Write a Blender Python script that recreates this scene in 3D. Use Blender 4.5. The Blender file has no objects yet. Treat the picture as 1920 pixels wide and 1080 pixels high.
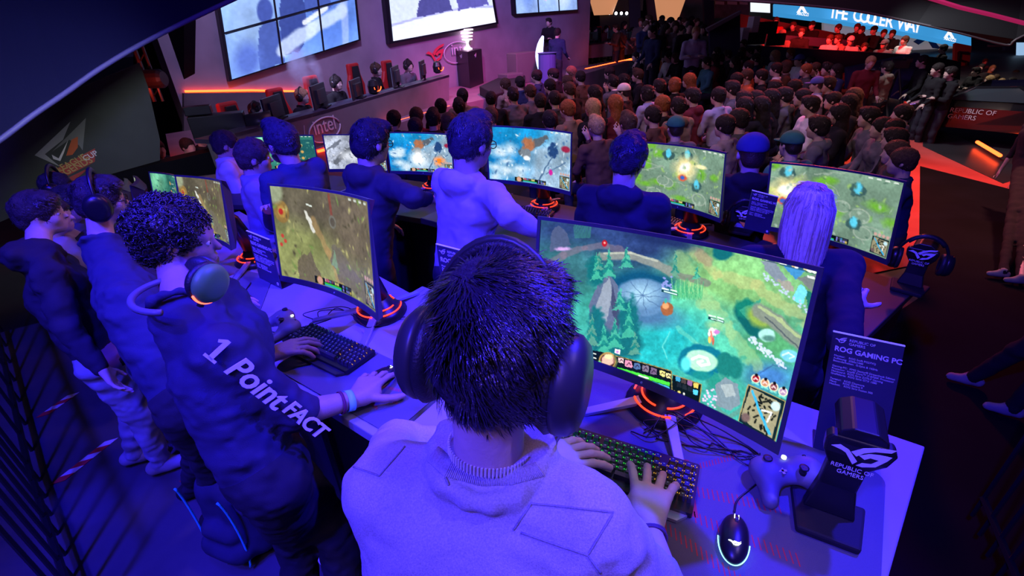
import bpy, math, random
import numpy as np
from mathutils import Vector, Matrix
random.seed(7)
# ------------------------------------------------------------------ camera, world, lights
SC = bpy.context.scene
COL = SC.collection
CAMH, FPX, PITCH, ROLL = 2.05, 900.0, math.radians(29.5), math.radians(2.5)
_F = np.array([0, math.cos(PITCH), -math.sin(PITCH)]); _R0 = np.array([1., 0, 0]); _U0 = np.array([0, math.sin(PITCH), math.cos(PITCH)])
_R = math.cos(ROLL)*_R0 - math.sin(ROLL)*_U0
_U = math.cos(ROLL)*_U0 + math.sin(ROLL)*_R0
_C = np.array([0, 0, CAMH])
cd = bpy.data.cameras.new('camera'); cam = bpy.data.objects.new('camera', cd); COL.objects.link(cam)
cd.sensor_width = 36; cd.lens = 36*FPX/1920; cd.clip_start = .02; cd.clip_end = 300
cam.matrix_world = Matrix([[_R[0], _U[0], -_F[0], _C[0]], [_R[1], _U[1], -_F[1], _C[1]], [_R[2], _U[2], -_F[2], _C[2]], [0, 0, 0, 1]])
SC.camera = cam
SC.view_settings.view_transform = 'Standard'; SC.view_settings.look = 'None'
SC.view_settings.gamma = 1; SC.view_settings.exposure = 0; SC.view_settings.use_curve_mapping = False
wd = bpy.data.worlds.new('hall_air'); SC.world = wd; wd.use_nodes = True
wd.node_tree.nodes['Background'].inputs[0].default_value = (.10, .08, .35, 1)
wd.node_tree.nodes['Background'].inputs[1].default_value = .035

def ray(x, y): return _F + _R*(x-960)/FPX - _U*(y-540)/FPX
def D(x, y, d): return _C + ray(x, y)*d                      # a point seen at x, y at depth d
def Z(x, y, z):                                              # a point seen at x, y on the level z
    r = ray(x, y); return _C + r*((z-CAMH)/r[2])
def PL(x, y, p0, n):                                         # a point seen at x, y on a plane
    r = ray(x, y); n = np.array(n, float); return _C + r*((np.array(p0, float)-_C) @ n/(r @ n))

def light(name, kind, loc, target, power, color, size=.3, angle=60, blend=.4):
    l = bpy.data.lights.new(name, kind); l.energy = power; l.color = color
    if kind == 'AREA': l.size = size
    else: l.shadow_soft_size = size
    if kind == 'SPOT': l.spot_size = math.radians(angle); l.spot_blend = blend
    o = bpy.data.objects.new(name, l); COL.objects.link(o); o.location = loc
    o.rotation_euler = (Vector(target)-Vector(loc)).to_track_quat('-Z', 'Y').to_euler()
    return o
BLUE = (.022, .012, 1.0)
light('blue_spot_rear', 'SPOT', (-1.6, -1.2, 4.6), (-.1, .9, 1.0), 1300, BLUE, .10, 60, .5)
light('blue_spot_right', 'SPOT', (2.1, 1.6, 4.4), (.3, .9, 1.0), 1900, BLUE, .08, 52, .6)
light('blue_spot_left', 'SPOT', (-1.7, -.3, 4.7), (-1.6, 1.9, .6), 1300, BLUE, .10, 60, .5)
light('blue_spot_mid', 'SPOT', (-1.0, .8, 4.8), (-.4, 2.7, 1.2), 1100, BLUE, .12, 60, .6)
light('violet_fill', 'AREA', (-1.0, -1.5, 4.0), (-.2, 1.2, 1.1), 27, (.62, .34, 1.0), 1.0)
light('violet_face_fill', 'SPOT', (.6, 1.8, 4.2), (-1.2, 1.4, 1.4), 70, (.9, .42, 1.0), .2, 66, .7)
light('violet_hand_fill', 'SPOT', (1.7, .0, 3.8), (.22, .75, 1.1), 95, (.55, .36, 1.0), .06, 26, .7)  # added fill to brighten the hands at the keyboard, not a hall lamp
light('canopy_fill', 'SPOT', (-1.5, 1.0, 2.9), (-3.2, 4.0, 3.0), 200, (.08, .04, 1.0), .3, 95, .9)  # added spot that makes the left canopy rim show, no fixture of its own
light('banner_fill', 'SPOT', (-2.6, 3.4, 2.2), (-4.2, 4.7, 1.5), 130, (.9, 1.0, .95), .2, 80, .9)  # extra light added so the banner print reads
light('stage_wash', 'SPOT', (-1.5, 6.0, 6.0), (-2.5, 11.5, 2.6), 1500, (.5, .38, 1.0), .3, 100, .9)
light('stage_violet', 'SPOT', (1.0, 7.5, 5.5), (.5, 13.0, 2.2), 1500, (.38, .14, 1.0), .3, 70, .9)
light('stage_magenta', 'SPOT', (1.4, 9.6, 5.0), (.5, 12.3, .5), 1400, (1.0, .06, .22), .3, 70, .8)
light('crowd_red', 'SPOT', (6.5, 11.5, 6.0), (3.2, 7.0, .8), 2800, (1.0, .08, .08), .3, 52, .8)
light('crowd_violet', 'SPOT', (-1.8, 6.5, 5.5), (2.6, 7.6, .8), 420, (.5, .2, 1.0), .3, 70, .8)
light('crowd_warm', 'SPOT', (-.2, 2.4, 6.0), (2.1, 5.6, .9), 420, (1.0, .68, .55), .3, 58, .9)
light('carpet_red', 'SPOT', (6.6, 6.4, 4.8), D(1800, 320, 6.0), 1300, (1.0, .3, .22), .2, 60, .8)
light('car_white', 'SPOT', D(1700, -150, 7.0), D(1870, 230, 7.9), 260, (.9, .95, 1.0), .15, 60, .6)
light('far_visitors', 'SPOT', D(1800, -260, 11.0), D(1850, 140, 13), 900, (1.0, .9, .8), .3, 80, .8)
light('crowd_fill', 'AREA', (2.8, 8.5, 5.8), (2.6, 7.5, 0), 130, (.85, .32, .6), 3.5)  # added soft fill lifting the dark parts of the crowd
light('violet_beam', 'SPOT', (4.8, 5.5, 6.0), (2.9, 6.6, .9), 500, (.35, .3, 1.0), .1, 22, .5)


# ------------------------------------------------------------------ helpers
def nz(v): v = np.array(v, float); return v/np.linalg.norm(v)
def tag(o, label=None, cat=None, group=None, kind=None):
    if label: o['label'] = label
    if cat: o['category'] = cat
    if group: o['group'] = group
    if kind: o['kind'] = kind
    return o
def empty(name, loc, rz=0, label=None, cat=None, group=None):
    o = bpy.data.objects.new(name, None); COL.objects.link(o); o.empty_display_size = .1
    o.location = tuple(float(a) for a in loc); o.rotation_euler = (0, 0, rz)
    return tag(o, label, cat, group)
def copy_tree(o, parent=None):
    c = o.copy(); COL.objects.link(c); c.parent = parent
    for ch in [x for x in o.children]: copy_tree(ch, c)
    return c
def mesh_obj(name, V, Fc, mat, parent=None, smooth=True, bevel=0, offset=None):
    me = bpy.data.meshes.new(name)
    V = np.asarray(V, float)
    if offset is not None: V = V-np.asarray(offset)
    me.from_pydata(V.tolist(), [], Fc if isinstance(Fc, list) else Fc.tolist())
    if mat is not None: me.materials.append(mat)
    if smooth: me.polygons.foreach_set('use_smooth', [True]*len(me.polygons))
    me.update()
    o = bpy.data.objects.new(name, me); COL.objects.link(o)
    if parent is not None: o.parent = parent
    if bevel:
        b = o.modifiers.new('bevel', 'BEVEL'); b.width = bevel; b.segments = 2; b.limit_method = 'ANGLE'
    return o
class MB:
    def __init__(s): s.V = []; s.F = []; s.n = 0
    def add(s, V, Fc):
        V = np.asarray(V, float).reshape(-1, 3); s.V.append(V); s.F += [[i+s.n for i in f] for f in Fc]; s.n += len(V); return s
    def box(s, c, size, M=None, rz=0):
        hx, hy, hz = [a/2 for a in size]
        V = np.array([[x, y, z] for x in (-hx, hx) for y in (-hy, hy) for z in (-hz, hz)])
        if rz: cc, ss = math.cos(rz), math.sin(rz); V = V @ np.array([[cc, -ss, 0], [ss, cc, 0], [0, 0, 1]]).T
        if M is not None: V = V @ np.array(M).T
        return s.add(V+np.array(c), [[0, 1, 3, 2], [4, 6, 7, 5], [0, 4, 5, 1], [2, 3, 7, 6], [0, 2, 6, 4], [1, 5, 7, 3]])
    def prism(s, P, ext):                                   # closed outline of 3-D points, pushed along ext
        P = np.array(P, float); n = len(P)
        return s.add(np.vstack([P, P+np.array(ext)]), [list(range(n))[::-1], list(range(n, 2*n))]+[[i, (i+1) % n, n+(i+1) % n, n+i] for i in range(n)])
    def tube(s, P, r, n=8, close=False, caps=True):
        P = np.array(P, float); m = len(P); r = np.broadcast_to(r, (m,)) if np.ndim(r) < 2 else r
        T = np.gradient(P, axis=0); T /= np.linalg.norm(T, axis=1)[:, None]+1e-12
        up = np.array([0, 0, 1.]) if abs(T[0][2]) < .9 else np.array([1., 0, 0])
        a = np.cross(T[0], up); a /= np.linalg.norm(a); V = []
        for i in range(m):
            a = a-T[i]*(a @ T[i]); a /= np.linalg.norm(a)+1e-12; b = np.cross(T[i], a)
            t = np.arange(n)*2*math.pi/n
            V.append(P[i]+r[i]*(np.cos(t)[:, None]*a+np.sin(t)[:, None]*b))
        Fc = [[i*n+j, i*n+(j+1) % n, (i+1)*n+(j+1) % n, (i+1)*n+j] for i in range(m-1) for j in range(n)]
        if caps: Fc += [list(range(n))[::-1], list(range((m-1)*n, m*n))]
        return s.add(np.vstack(V), Fc)
    def cyl(s, p, q, r, r2=None, n=16): return s.tube([p, q], [r, r if r2 is None else r2], n)
    def lathe(s, prof, M=None, t=None, n=20):               # profile of (radius, height) about z
        V = [[r*math.cos(k*2*math.pi/n), r*math.sin(k*2*math.pi/n), h] for r, h in prof for k in range(n)]
        V = np.array(V)
        if M is not None: V = V @ np.array(M).T
        if t is not None: V = V+np.array(t)
        m = len(prof)
        return s.add(V, [[i*n+j, i*n+(j+1) % n, (i+1)*n+(j+1) % n, (i+1)*n+j] for i in range(m-1) for j in range(n)]+[list(range(n))[::-1], list(range((m-1)*n, m*n))])
    def ball(s, c, r, n=10):
        r = np.broadcast_to(r, (3,)); pr = [(math.sin(a), -math.cos(a)) for a in np.linspace(.02, math.pi-.02, n)]
        return s.lathe(pr, np.diag(r), c, n*2)
    def build(s, name, mat, parent=None, smooth=False, bevel=0): return mesh_obj(name, np.vstack(s.V), s.F, mat, parent, smooth, bevel)
def rrect(w, h, r, n=5):
    out = []
    for cx, cy, a0 in ((w/2-r, h/2-r, 0), (-w/2+r, h/2-r, 90), (-w/2+r, -h/2+r, 180), (w/2-r, -h/2+r, 270)):
        out += [(cx+r*math.cos(math.radians(a0+90*k/n)), cy+r*math.sin(math.radians(a0+90*k/n))) for k in range(n+1)]
    return out
def spline(P, n=8):                                          # Catmull-Rom
    P = np.array(P, float); Q = np.vstack([2*P[0]-P[1], P, 2*P[-1]-P[-2]]); out = []
    for i in range(1, len(Q)-2):
        for t in np.linspace(0, 1, n, endpoint=False):
            a, b, c, d = Q[i-1], Q[i], Q[i+1], Q[i+2]
            out.append(.5*((2*b)+(-a+c)*t+(2*a-5*b+4*c-d)*t*t+(-a+3*b-3*c+d)*t**3))
    out.append(P[-1]); return np.array(out)

# ------------------------------------------------------------------ materials
MATS = {}
def mat(name, color=(.5, .5, .5), rough=.6, metal=0, emit=None, power=1, bump=0, bscale=200, vary=0, vscale=5, alpha=None, coat=0, sheen=0, spec=.5):
    if name in MATS: return MATS[name]
    m = bpy.data.materials.new(name); m.use_nodes = True; nt = m.node_tree; b = nt.nodes['Principled BSDF']
    L = nt.links.new; N = nt.nodes.new
    b.inputs['Roughness'].default_value = rough; b.inputs['Metallic'].default_value = metal; b.inputs['Specular IOR Level'].default_value = spec
    b.inputs['Coat Weight'].default_value = coat; b.inputs['Sheen Weight'].default_value = sheen
    src = None
    if color == 'obj':
        oi = N('ShaderNodeObjectInfo'); src = oi.outputs['Color']
    elif color == 'attr':
        at = N('ShaderNodeAttribute'); at.attribute_name = 'paint'; src = at.outputs['Color']
    if vary:
        nn = N('ShaderNodeTexNoise'); nn.inputs['Scale'].default_value = vscale; nn.inputs['Detail'].default_value = 4
        tc = N('ShaderNodeTexCoord'); L(tc.outputs['Object'], nn.inputs['Vector'])
        mp = N('ShaderNodeMapRange'); L(nn.outputs['Fac'], mp.inputs[0]); mp.inputs[1].default_value = .3; mp.inputs[2].default_value = .7; mp.inputs[3].default_value = 1-vary; mp.inputs[4].default_value = 1+vary
        mx = N('ShaderNodeVectorMath'); mx.operation = 'SCALE'; L(mp.outputs[0], mx.inputs['Scale'])
        if src is None: mx.inputs[0].default_value = color[:3]
        else: L(src, mx.inputs[0])
        src = mx.outputs[0]
    if src is None: b.inputs['Base Color'].default_value = (*color, 1)
    else: L(src, b.inputs['Base Color'])
    if emit is not None:
        if emit == 'attr':
            at = N('ShaderNodeAttribute'); at.attribute_name = 'paint'; L(at.outputs['Color'], b.inputs['Emission Color'])
        else: b.inputs['Emission Color'].default_value = (*emit, 1)
        b.inputs['Emission Strength'].default_value = power
    if bump:
        nb = N('ShaderNodeTexNoise'); nb.inputs['Scale'].default_value = bscale; nb.inputs['Detail'].default_value = 3
        tc = N('ShaderNodeTexCoord'); L(tc.outputs['Object'], nb.inputs['Vector'])
        bp = N('ShaderNodeBump'); bp.inputs['Strength'].default_value = bump; bp.inputs['Distance'].default_value = .01; L(nb.outputs['Fac'], bp.inputs['Height']); L(bp.outputs[0], b.inputs['Normal'])
    if alpha is not None: b.inputs['Alpha'].default_value = alpha
    MATS[name] = m; return m
M_skin = mat('skin', 'obj', .5, bump=.1, bscale=150, vary=.06, vscale=30)
M_cloth = mat('cloth', 'obj', .9, bump=.25, bscale=500, vary=.1, vscale=14, spec=.25)
M_melange = mat('melange_cloth', 'obj', .95, bump=.35, bscale=900, vary=.22, vscale=420, spec=.2)
M_scalp = mat('hair_mass', 'obj', .7, spec=.2, bump=.6, bscale=150, vary=.3, vscale=60)
M_hair = mat('hair', 'obj', .36, spec=.75, bump=.4, bscale=120, vary=.25, vscale=60)
M_black = mat('black_plastic', (.012, .012, .015), .35)
M_matte = mat('black_matte', (.012, .012, .014), .75, bump=.1, bscale=300)
M_dark = mat('dark_grey_plastic', (.04, .04, .045), .4)
M_hairlight = mat('hair_light', 'obj', .35, vary=.1, vscale=60)
M_rubber = mat('black_leatherette', (.02, .02, .024), .45, bump=.2, bscale=250)
M_silver = mat('silver_metal', (.55, .56, .6), .35, .6)
M_white = mat('white_paint', (.8, .8, .8), .5)
M_print = mat('pale_print', (.75, .75, .78), .6)
M_glass = mat('lens_dark', (.02, .02, .03), .1)
M_eye = mat('eye_white', (.7, .7, .7), .2)
M_red_led = mat('red_led', (.1, 0, 0), .5, emit=(1, .06, .01), power=9)
M_red_glow = mat('red_glow', (.1, 0, 0), .5, emit=(1, .05, .01), power=3)
M_screen = mat('screen_picture', (.0, .0, .0), .25, emit='attr', power=1.0, spec=.2)

# ------------------------------------------------------------------ numeric noise and surfaces grown from distance fields
def _h(ix, iy, iz, seed):
    n = (ix*374761393+iy*668265263+iz*2147483647+seed*1274126177) & 0xffffffff
    n = ((n ^ (n >> 13))*1274126177) & 0xffffffff
    return ((n ^ (n >> 16)) & 0xffff)/65535.0
def vnoise(X, Y, Zc, seed=0):
    ix, iy, iz = [np.floor(a).astype(np.int64) for a in (X, Y, Zc)]
    f = [a-b for a, b in zip((X, Y, Zc), (ix, iy, iz))]; f = [a*a*(3-2*a) for a in f]; out = 0
    for a in (0, 1):
        for b in (0, 1):
            for c in (0, 1):
                out = out+_h(ix+a, iy+b, iz+c, seed)*(f[0] if a else 1-f[0])*(f[1] if b else 1-f[1])*(f[2] if c else 1-f[2])
    return out
def fbm2(X, Y, s=0, o=4):
    out = 0; a = .5
    for k in range(o): out = out+a*vnoise(X*2**k, Y*2**k, X*0+k*7.3, s+k); a *= .5
    return out
def cone(a, b, ra, rb, k=.02, op='u'): return ('c', np.array(a, float), np.array(b, float), ra, rb, k, op)
def ell(c, r, M=None, k=.02, op='u'): return ('e', np.array(c, float), np.array(r, float), None if M is None else np.array(M, float), k, op)
def half(p, n, k=.005): return ('h', np.array(p, float), nz(n), k, 's')     # cuts away the side n points to
def evalp(pr, P):
    if pr[0] == 'c':
        _, a, b, ra, rb, _k, _o = pr; ab = b-a; L = ab @ ab+1e-12
        t = np.clip(((P-a) @ ab)/L, 0, 1); return np.linalg.norm(P-a-t[:, None]*ab, axis=1)-(ra+(rb-ra)*t)
    if pr[0] == 'e':
        _, c, r, M, _k, _o = pr; q = P-c
        if M is not None: q = q @ M
        k0 = np.linalg.norm(q/r, axis=1); k1 = np.linalg.norm(q/(r*r), axis=1)+1e-9
        return k0*(k0-1)/k1
    _, p, n, _k, _o = pr; return -((P-p) @ n)
def field(prims, P, disp=None):
    d = np.full(len(P), 1e3)
    for pr in prims:
        e = evalp(pr, P); k = pr[-2]; op = pr[-1]
        if op == 'u':
            h = np.clip(.5+.5*(e-d)/k, 0, 1); d = e*(1-h)+d*h-k*h*(1-h)*(d < 100)
        elif op == 's':
            h = np.clip(.5-.5*(e+d)/k, 0, 1); d = d*(1-h)+(-e)*h+k*h*(1-h)
        elif op == 'i':
            d = np.maximum(d, e)
    if disp is not None: d = d+disp(P)
    return d
def grow(prims, step, disp=None, pad=.03):
    lo = []; hi = []
    for pr in prims:
        if pr[-1] != 'u': continue
        if pr[0] == 'c': r = max(pr[3], pr[4]); lo.append(np.minimum(pr[1], pr[2])-r); hi.append(np.maximum(pr[1], pr[2])+r)
        else: r = max(pr[2]); lo.append(pr[1]-r); hi.append(pr[1]+r)
    lo = np.min(lo, 0)-pad; hi = np.max(hi, 0)+pad
    B = 8; nb = np.ceil((hi-lo)/(step*B)).astype(int); N = nb*B
    g = [lo[i]+(np.arange(nb[i])+.5)*step*B for i in range(3)]
    G = np.stack(np.meshgrid(*g, indexing='ij'), -1).reshape(-1, 3)
    dc = field(prims, G, disp).reshape(nb)
    near = np.abs(dc) < step*B*.87*1.3+.02
    Df = np.repeat(np.repeat(np.repeat(dc, B, 0), B, 1), B, 2).astype(np.float32)
    idx = np.argwhere(near)
    off = np.stack(np.meshgrid(*[np.arange(B)]*3, indexing='ij'), -1).reshape(-1, 3)
    for c0 in range(0, len(idx), 1500):
        I = (idx[c0:c0+1500, None, :]*B+off[None]).reshape(-1, 3)
        Df[I[:, 0], I[:, 1], I[:, 2]] = field(prims, lo+(I+.5)*step, disp)
    ins = Df < 0
    c = np.zeros([n-1 for n in N], int); sl = [slice(0, -1), slice(1, None)]
    for a in (0, 1):
        for b in (0, 1):
            for e in (0, 1): c += ins[sl[a], sl[b], sl[e]]
    act = (c > 0) & (c < 8); cells = np.argwhere(act); vid = -np.ones(act.shape, int); vid[act] = np.arange(len(cells))
    acc = np.zeros((len(cells), 3)); cnt = np.zeros(len(cells))
    cor = [(a, b, e) for a in (0, 1) for b in (0, 1) for e in (0, 1)]
    for i, p in enumerate(cor):
        for q in cor[i+1:]:
            if sum(abs(x-y) for x, y in zip(p, q)) != 1: continue
            A = Df[cells[:, 0]+p[0], cells[:, 1]+p[1], cells[:, 2]+p[2]]; Bv = Df[cells[:, 0]+q[0], cells[:, 1]+q[1], cells[:, 2]+q[2]]
            m = (A < 0) != (Bv < 0); t = np.where(m, A/(A-Bv+1e-12), 0)
            pp = np.array(p)+t[:, None]*(np.array(q)-np.array(p)); acc += pp*m[:, None]; cnt += m
    V = lo+(cells+acc/cnt[:, None]+.5)*step
    Q = []
    for ax in range(3):
        s0 = [slice(None)]*3; s1 = [slice(None)]*3; s0[ax] = slice(0, -1); s1[ax] = slice(1, None)
        a, b = ins[tuple(s0)], ins[tuple(s1)]; E = np.argwhere(a != b); u, v = [k for k in range(3) if k != ax]
        E = E[(E[:, u] > 0) & (E[:, v] > 0) & (E[:, u] < N[u]-1) & (E[:, v] < N[v]-1)]
        fl = a[E[:, 0], E[:, 1], E[:, 2]]
        if ax == 1: fl = ~fl
        def vi(du, dv):
            X = E.copy(); X[:, u] -= du; X[:, v] -= dv; return vid[X[:, 0], X[:, 1], X[:, 2]]
        q = np.stack([vi(1, 1), vi(0, 1), vi(0, 0), vi(1, 0)], 1); q[~fl] = q[~fl][:, ::-1]; Q.append(q)
    Q = np.vstack(Q); Q = Q[(Q >= 0).all(1)]
    return V, Q
# ------------------------------------------------------------------ people
def frame_of(look, up=(0, 0, 1)):
    f = nz(look); r = nz(np.cross(f, up)); u = np.cross(r, f); return np.stack([r, f, u], 1)
def head_prims(c, M, s=1.0, detail=True):
    p = lambda x, y, z: c+M @ (np.array([x, y, z])*s)
    e = lambda x, y, z, a, b, d, k=.02, op='u': ell(p(x, y, z), np.array([a, b, d])*s, M, k*s, op)
    P = [e(0, -.012, .03, .077, .096, .086), e(0, .028, -.045, .056, .06, .062, .04), e(0, .05, -.08, .03, .03, .024, .03)]
    P += [cone(p(-.03, .074, .02), p(.03, .074, .02), .013*s, .013*s, .015*s)]
    for q in (-1, 1):
        P += [e(q*.036, .052, -.025, .024, .028, .026, .02)]
        P += [e(q*.032, .094, .002, .015, .014, .011, .01, 's')]
        P += [e(q*.032, .074, .002, .0125, .0125, .0125, .002)]
        P += [e(q*.08, -.008, -.006, .009, .021, .031, .008)]
    P += [cone(p(0, .082, .006), p(0, .101, -.024), .008*s, .012*s, .01*s), e(0, .083, -.055, .024, .012, .0065, .006), e(0, .081, -.066, .02, .012, .006, .004)]
    return P
def hand_prims(w, d, nrm, side, curl=(.25, .3, .35, .4), spread=.16, s=1.0, thumb=.5, tc=.3):
    """w wrist, d pointing along the palm, nrm out of the palm's inner face, side +1: thumb towards d x nrm"""
    d = nz(d); nrm = nz(np.array(nrm, float)-d*(np.array(nrm, float) @ d)); l = np.cross(d, nrm)*side; P = []
    pt = lambda a, b, c: w+s*(d*a+l*b+nrm*c)
    for b in (.028, .010, -.008, -.026):
        P.append(cone(pt(.012, b*.55, 0), pt(.084-abs(b-.008)*.25, b*1.08, -.002), .017*s, .0115*s, .012*s))
    P.append(cone(pt(.015, .018, .008), pt(.05, .034, .012), .017*s, .013*s, .012*s))
    for i, (b, L) in enumerate(zip((.0305, .0105, -.0095, -.028), (1.0, 1.1, 1.02, .82))):
        a = spread*(1.5-i)/1.5*.6; q = pt(.082-abs(b-.008)*.25, b*1.05, -.002); u = d*math.cos(a)+l*math.sin(a); ang = curl[i]*.5; r = .0094*s
        for j, sg in enumerate((.042, .027, .021)):
            v = u*math.cos(ang)+nrm*math.sin(ang); q2 = q+v*sg*L*s; r2 = r*.92
            P.append(cone(q, q2, r, r2, .0035*s if j == 0 else .003*s)); q = q2; r = r2; ang += curl[i]*(1.0 if j == 0 else .8)
    q = pt(.022, .03, .008); u = nz(d*math.cos(.9*(1-thumb)+.45)+l*math.sin(.9*(1-thumb)+.45)+nrm*.25); r = .0125*s
    for sg, bend in ((.038, 0), (.03, tc), (.024, tc)):
        u = nz(u*math.cos(bend)+d*math.sin(bend)); q2 = q+u*sg*s; P.append(cone(q, q2, r, r*.88, .006*s)); q = q2; r *= .88
    return P
def stand_joints(head, yaw, floor=0., lean=.12, shw=.19, twist=0):
    """usual joints of a standing figure whose head centre is given; forward = (-sin yaw, cos yaw)"""
    head = np.array(head, float); f = np.array([-math.sin(yaw), math.cos(yaw), 0]); r = np.array([math.cos(yaw), math.sin(yaw), 0]); u = np.array([0, 0, 1.])
    S = (head[2]-floor+.11)/1.76; J = {}
    J['S'] = S; J['head'] = head; J['neck'] = head-f*.05*S-u*.16*S
    J['pel'] = head-f*(lean+.05)*S; J['pel'][2] = floor+.94*S; J['chest'] = J['neck']*.68+J['pel']*.32+f*.015
    J['f'], J['r'] = f, r
    for n, q in (('R', 1), ('L', -1)):
        J['sh'+n] = J['neck']+r*q*shw*S-u*.055*S; J['el'+n] = J['sh'+n]+r*q*.05*S-u*.27*S+f*.03; J['wr'+n] = J['el'+n]+f*.17*S-u*.13*S
        J['hip'+n] = J['pel']+r*q*.09*S-u*.03; J['kn'+n] = J['pel']+r*q*.1*S+f*.03*S; J['kn'+n][2] = floor+.5*S
        J['an'+n] = J['pel']+r*q*.11*S-f*.03*S; J['an'+n][2] = floor+.09*S
    return J
def sit_joints(head, yaw, seat=.45, floor=0., S=1.):
    J = stand_joints(head, yaw, floor, .1)
    f, r, u = J['f'], J['r'], np.array([0, 0, 1.]); J['S'] = S
    J['neck'] = J['head']-f*.05-u*.16*S; J['pel'] = J['head']-f*.12; J['pel'][2] = floor+seat+.1; J['chest'] = J['neck']*.65+J['pel']*.35
    for n, q in (('R', 1), ('L', -1)):
        J['sh'+n] = J['neck']+r*q*.19*S-u*.055; J['el'+n] = J['sh'+n]+r*q*.06-u*.24+f*.06; J['wr'+n] = J['pel']+f*.3+r*q*.08+u*.07
        J['hip'+n] = J['pel']+r*q*.09; J['kn'+n] = J['pel']+r*q*.13+f*.43; J['an'+n] = J['kn'+n]-f*.02; J['an'+n][2] = floor+.09; J['kn'+n][2] = floor+seat+.05
    return J
def hair_prims(c, M, s, kind, t=.014):
    p = lambda x, y, z: c+M @ (np.array([x, y, z])*s)
    e = lambda x, y, z, a, b, d, k=.02, op='u': ell(p(x, y, z), np.array([a, b, d])*s, M, k*s, op)
    if kind == 'afro':
        return [e(0, -.035, .05, .098, .108, .094), e(0, -.055, -.01, .084, .078, .075), e(0, .125, -.04, .11, .085, .09, .015, 's'), e(.095, .018, -.045, .035, .04, .045, .01, 's'), e(-.095, .018, -.045, .035, .04, .045, .01, 's')]
    P = [e(0, -.014, .033, .077+t, .096+t, .086+t)]
    if kind == 'long':
        P += [cone(p(0, -.05, .0), p(0, -.075, -.2), .085*s, .075*s, .04), cone(p(0, -.07, -.15), p(0, -.085, -.3), .075*s, .05*s, .04)]
        P += [e(0, .12, -.04, .075, .095, .09, .01, 's')]
        return P
    if kind == 'bob':
        P += [e(0, -.03, -.05, .092, .085, .075, .04), e(0, .12, -.05, .07, .09, .09, .01, 's')]; return P
    if kind == 'short': P += [e(0, -.06, -.03, .066, .05, .05, .03)]
    if kind == 'messy': P += [e(0, -.055, -.03, .078, .06, .06, .03), e(.02, .05, .095, .06, .05, .03, .03)]
    if kind == 'quiff': P += [e(0, -.06, -.03, .064, .048, .05, .03), e(0, .04, .115, .055, .055, .035, .03)]
    P += [e(0, .115, -.035, .085, .075, .085, .01, 's')]
    for q in (-1, 1): P += [e(q*.095, .012, -.03, .03, .032, .04, .008, 's')]
    P += [half(p(0, 0, -.085), -M[:, 2])]
    return P
def worn_headset(c, M, s, label, cups=M_black, accent=None, bh=.135, band=M_black, group='headsets worn by players', r=.047):
    root = empty('headset', c, 0, label, 'headset', group); p = lambda x, y, z: M @ (np.array([x, y, z])*s)
    A = [p(.104*math.sin(a), -.0-.01*math.cos(a), bh*math.cos(a)) for a in np.linspace(-1.45, 1.45, 19)]
    b = MB(); b.tube(A, .007*s, 8); b.build('headband', band, root, True)
    b = MB(); b.tube([a*.955 for a in A[4:-4]], .010*s, 8); b.build('headband_pad', M_rubber, root, True)
    for q in (-1, 1):
        Mx = M @ np.array([[0, 0, q], [0, 1, 0], [-q, 0, 0]])
        b = MB(); b.lathe([(.001, .034), (r*.55, .036), (r*.82, .031), (r*.98, .02), (r*1.02, .008), (r, 0)], Mx @ np.diag([1.18*s, .95*s, s]), p(q*.096, -.005, -.005), 28); cup = b.build('ear_cup', cups, root, True)
        b = MB(); b.lathe([(r*.96, .002), (r*1.05, -.008), (r*.95, -.019), (r*.6, -.02), (r*.5, -.01)], Mx @ np.diag([1.18*s, .95*s, s]), p(q*.096, -.005, -.005), 28); b.build('ear_cushion', M_rubber, root, True)
        b = MB(); b.tube([p(q*.107, -.004, .03), p(q*.12, -.004, .0)], .008*s, 8); b.build('yoke', M_dark, root, True)
        if accent is not None:
            b = MB(); t = np.linspace(1.7, 4.0, 14); b.tube([p(q*.117, .0+.042*math.cos(a)*.95, -.005+.05*math.sin(a)) for a in t], .0035*s, 6); b.build('accent_light', accent, root, True)
    return root
def glasses_on(c, M, s, root):
    p = lambda x, y, z: c+M @ (np.array([x, y, z])*s)-np.array(root.location); b = MB()
    for q in (-1, 1):
        b.tube([p(q*.034+.024*math.cos(a), .098, .0+.017*math.sin(a)) for a in np.linspace(0, 2*math.pi, 17)], .0022*s, 6)
        b.tube([p(q*.058, .096, .006), p(q*.082, .05, .006), p(q*.084, -.01, .002)], .0022*s, 6)
    b.tube([p(-.01, .1, .003), p(.01, .1, .003)], .0022*s, 6)
    g = b.build('eyeglasses', M_black, root, True)
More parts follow.
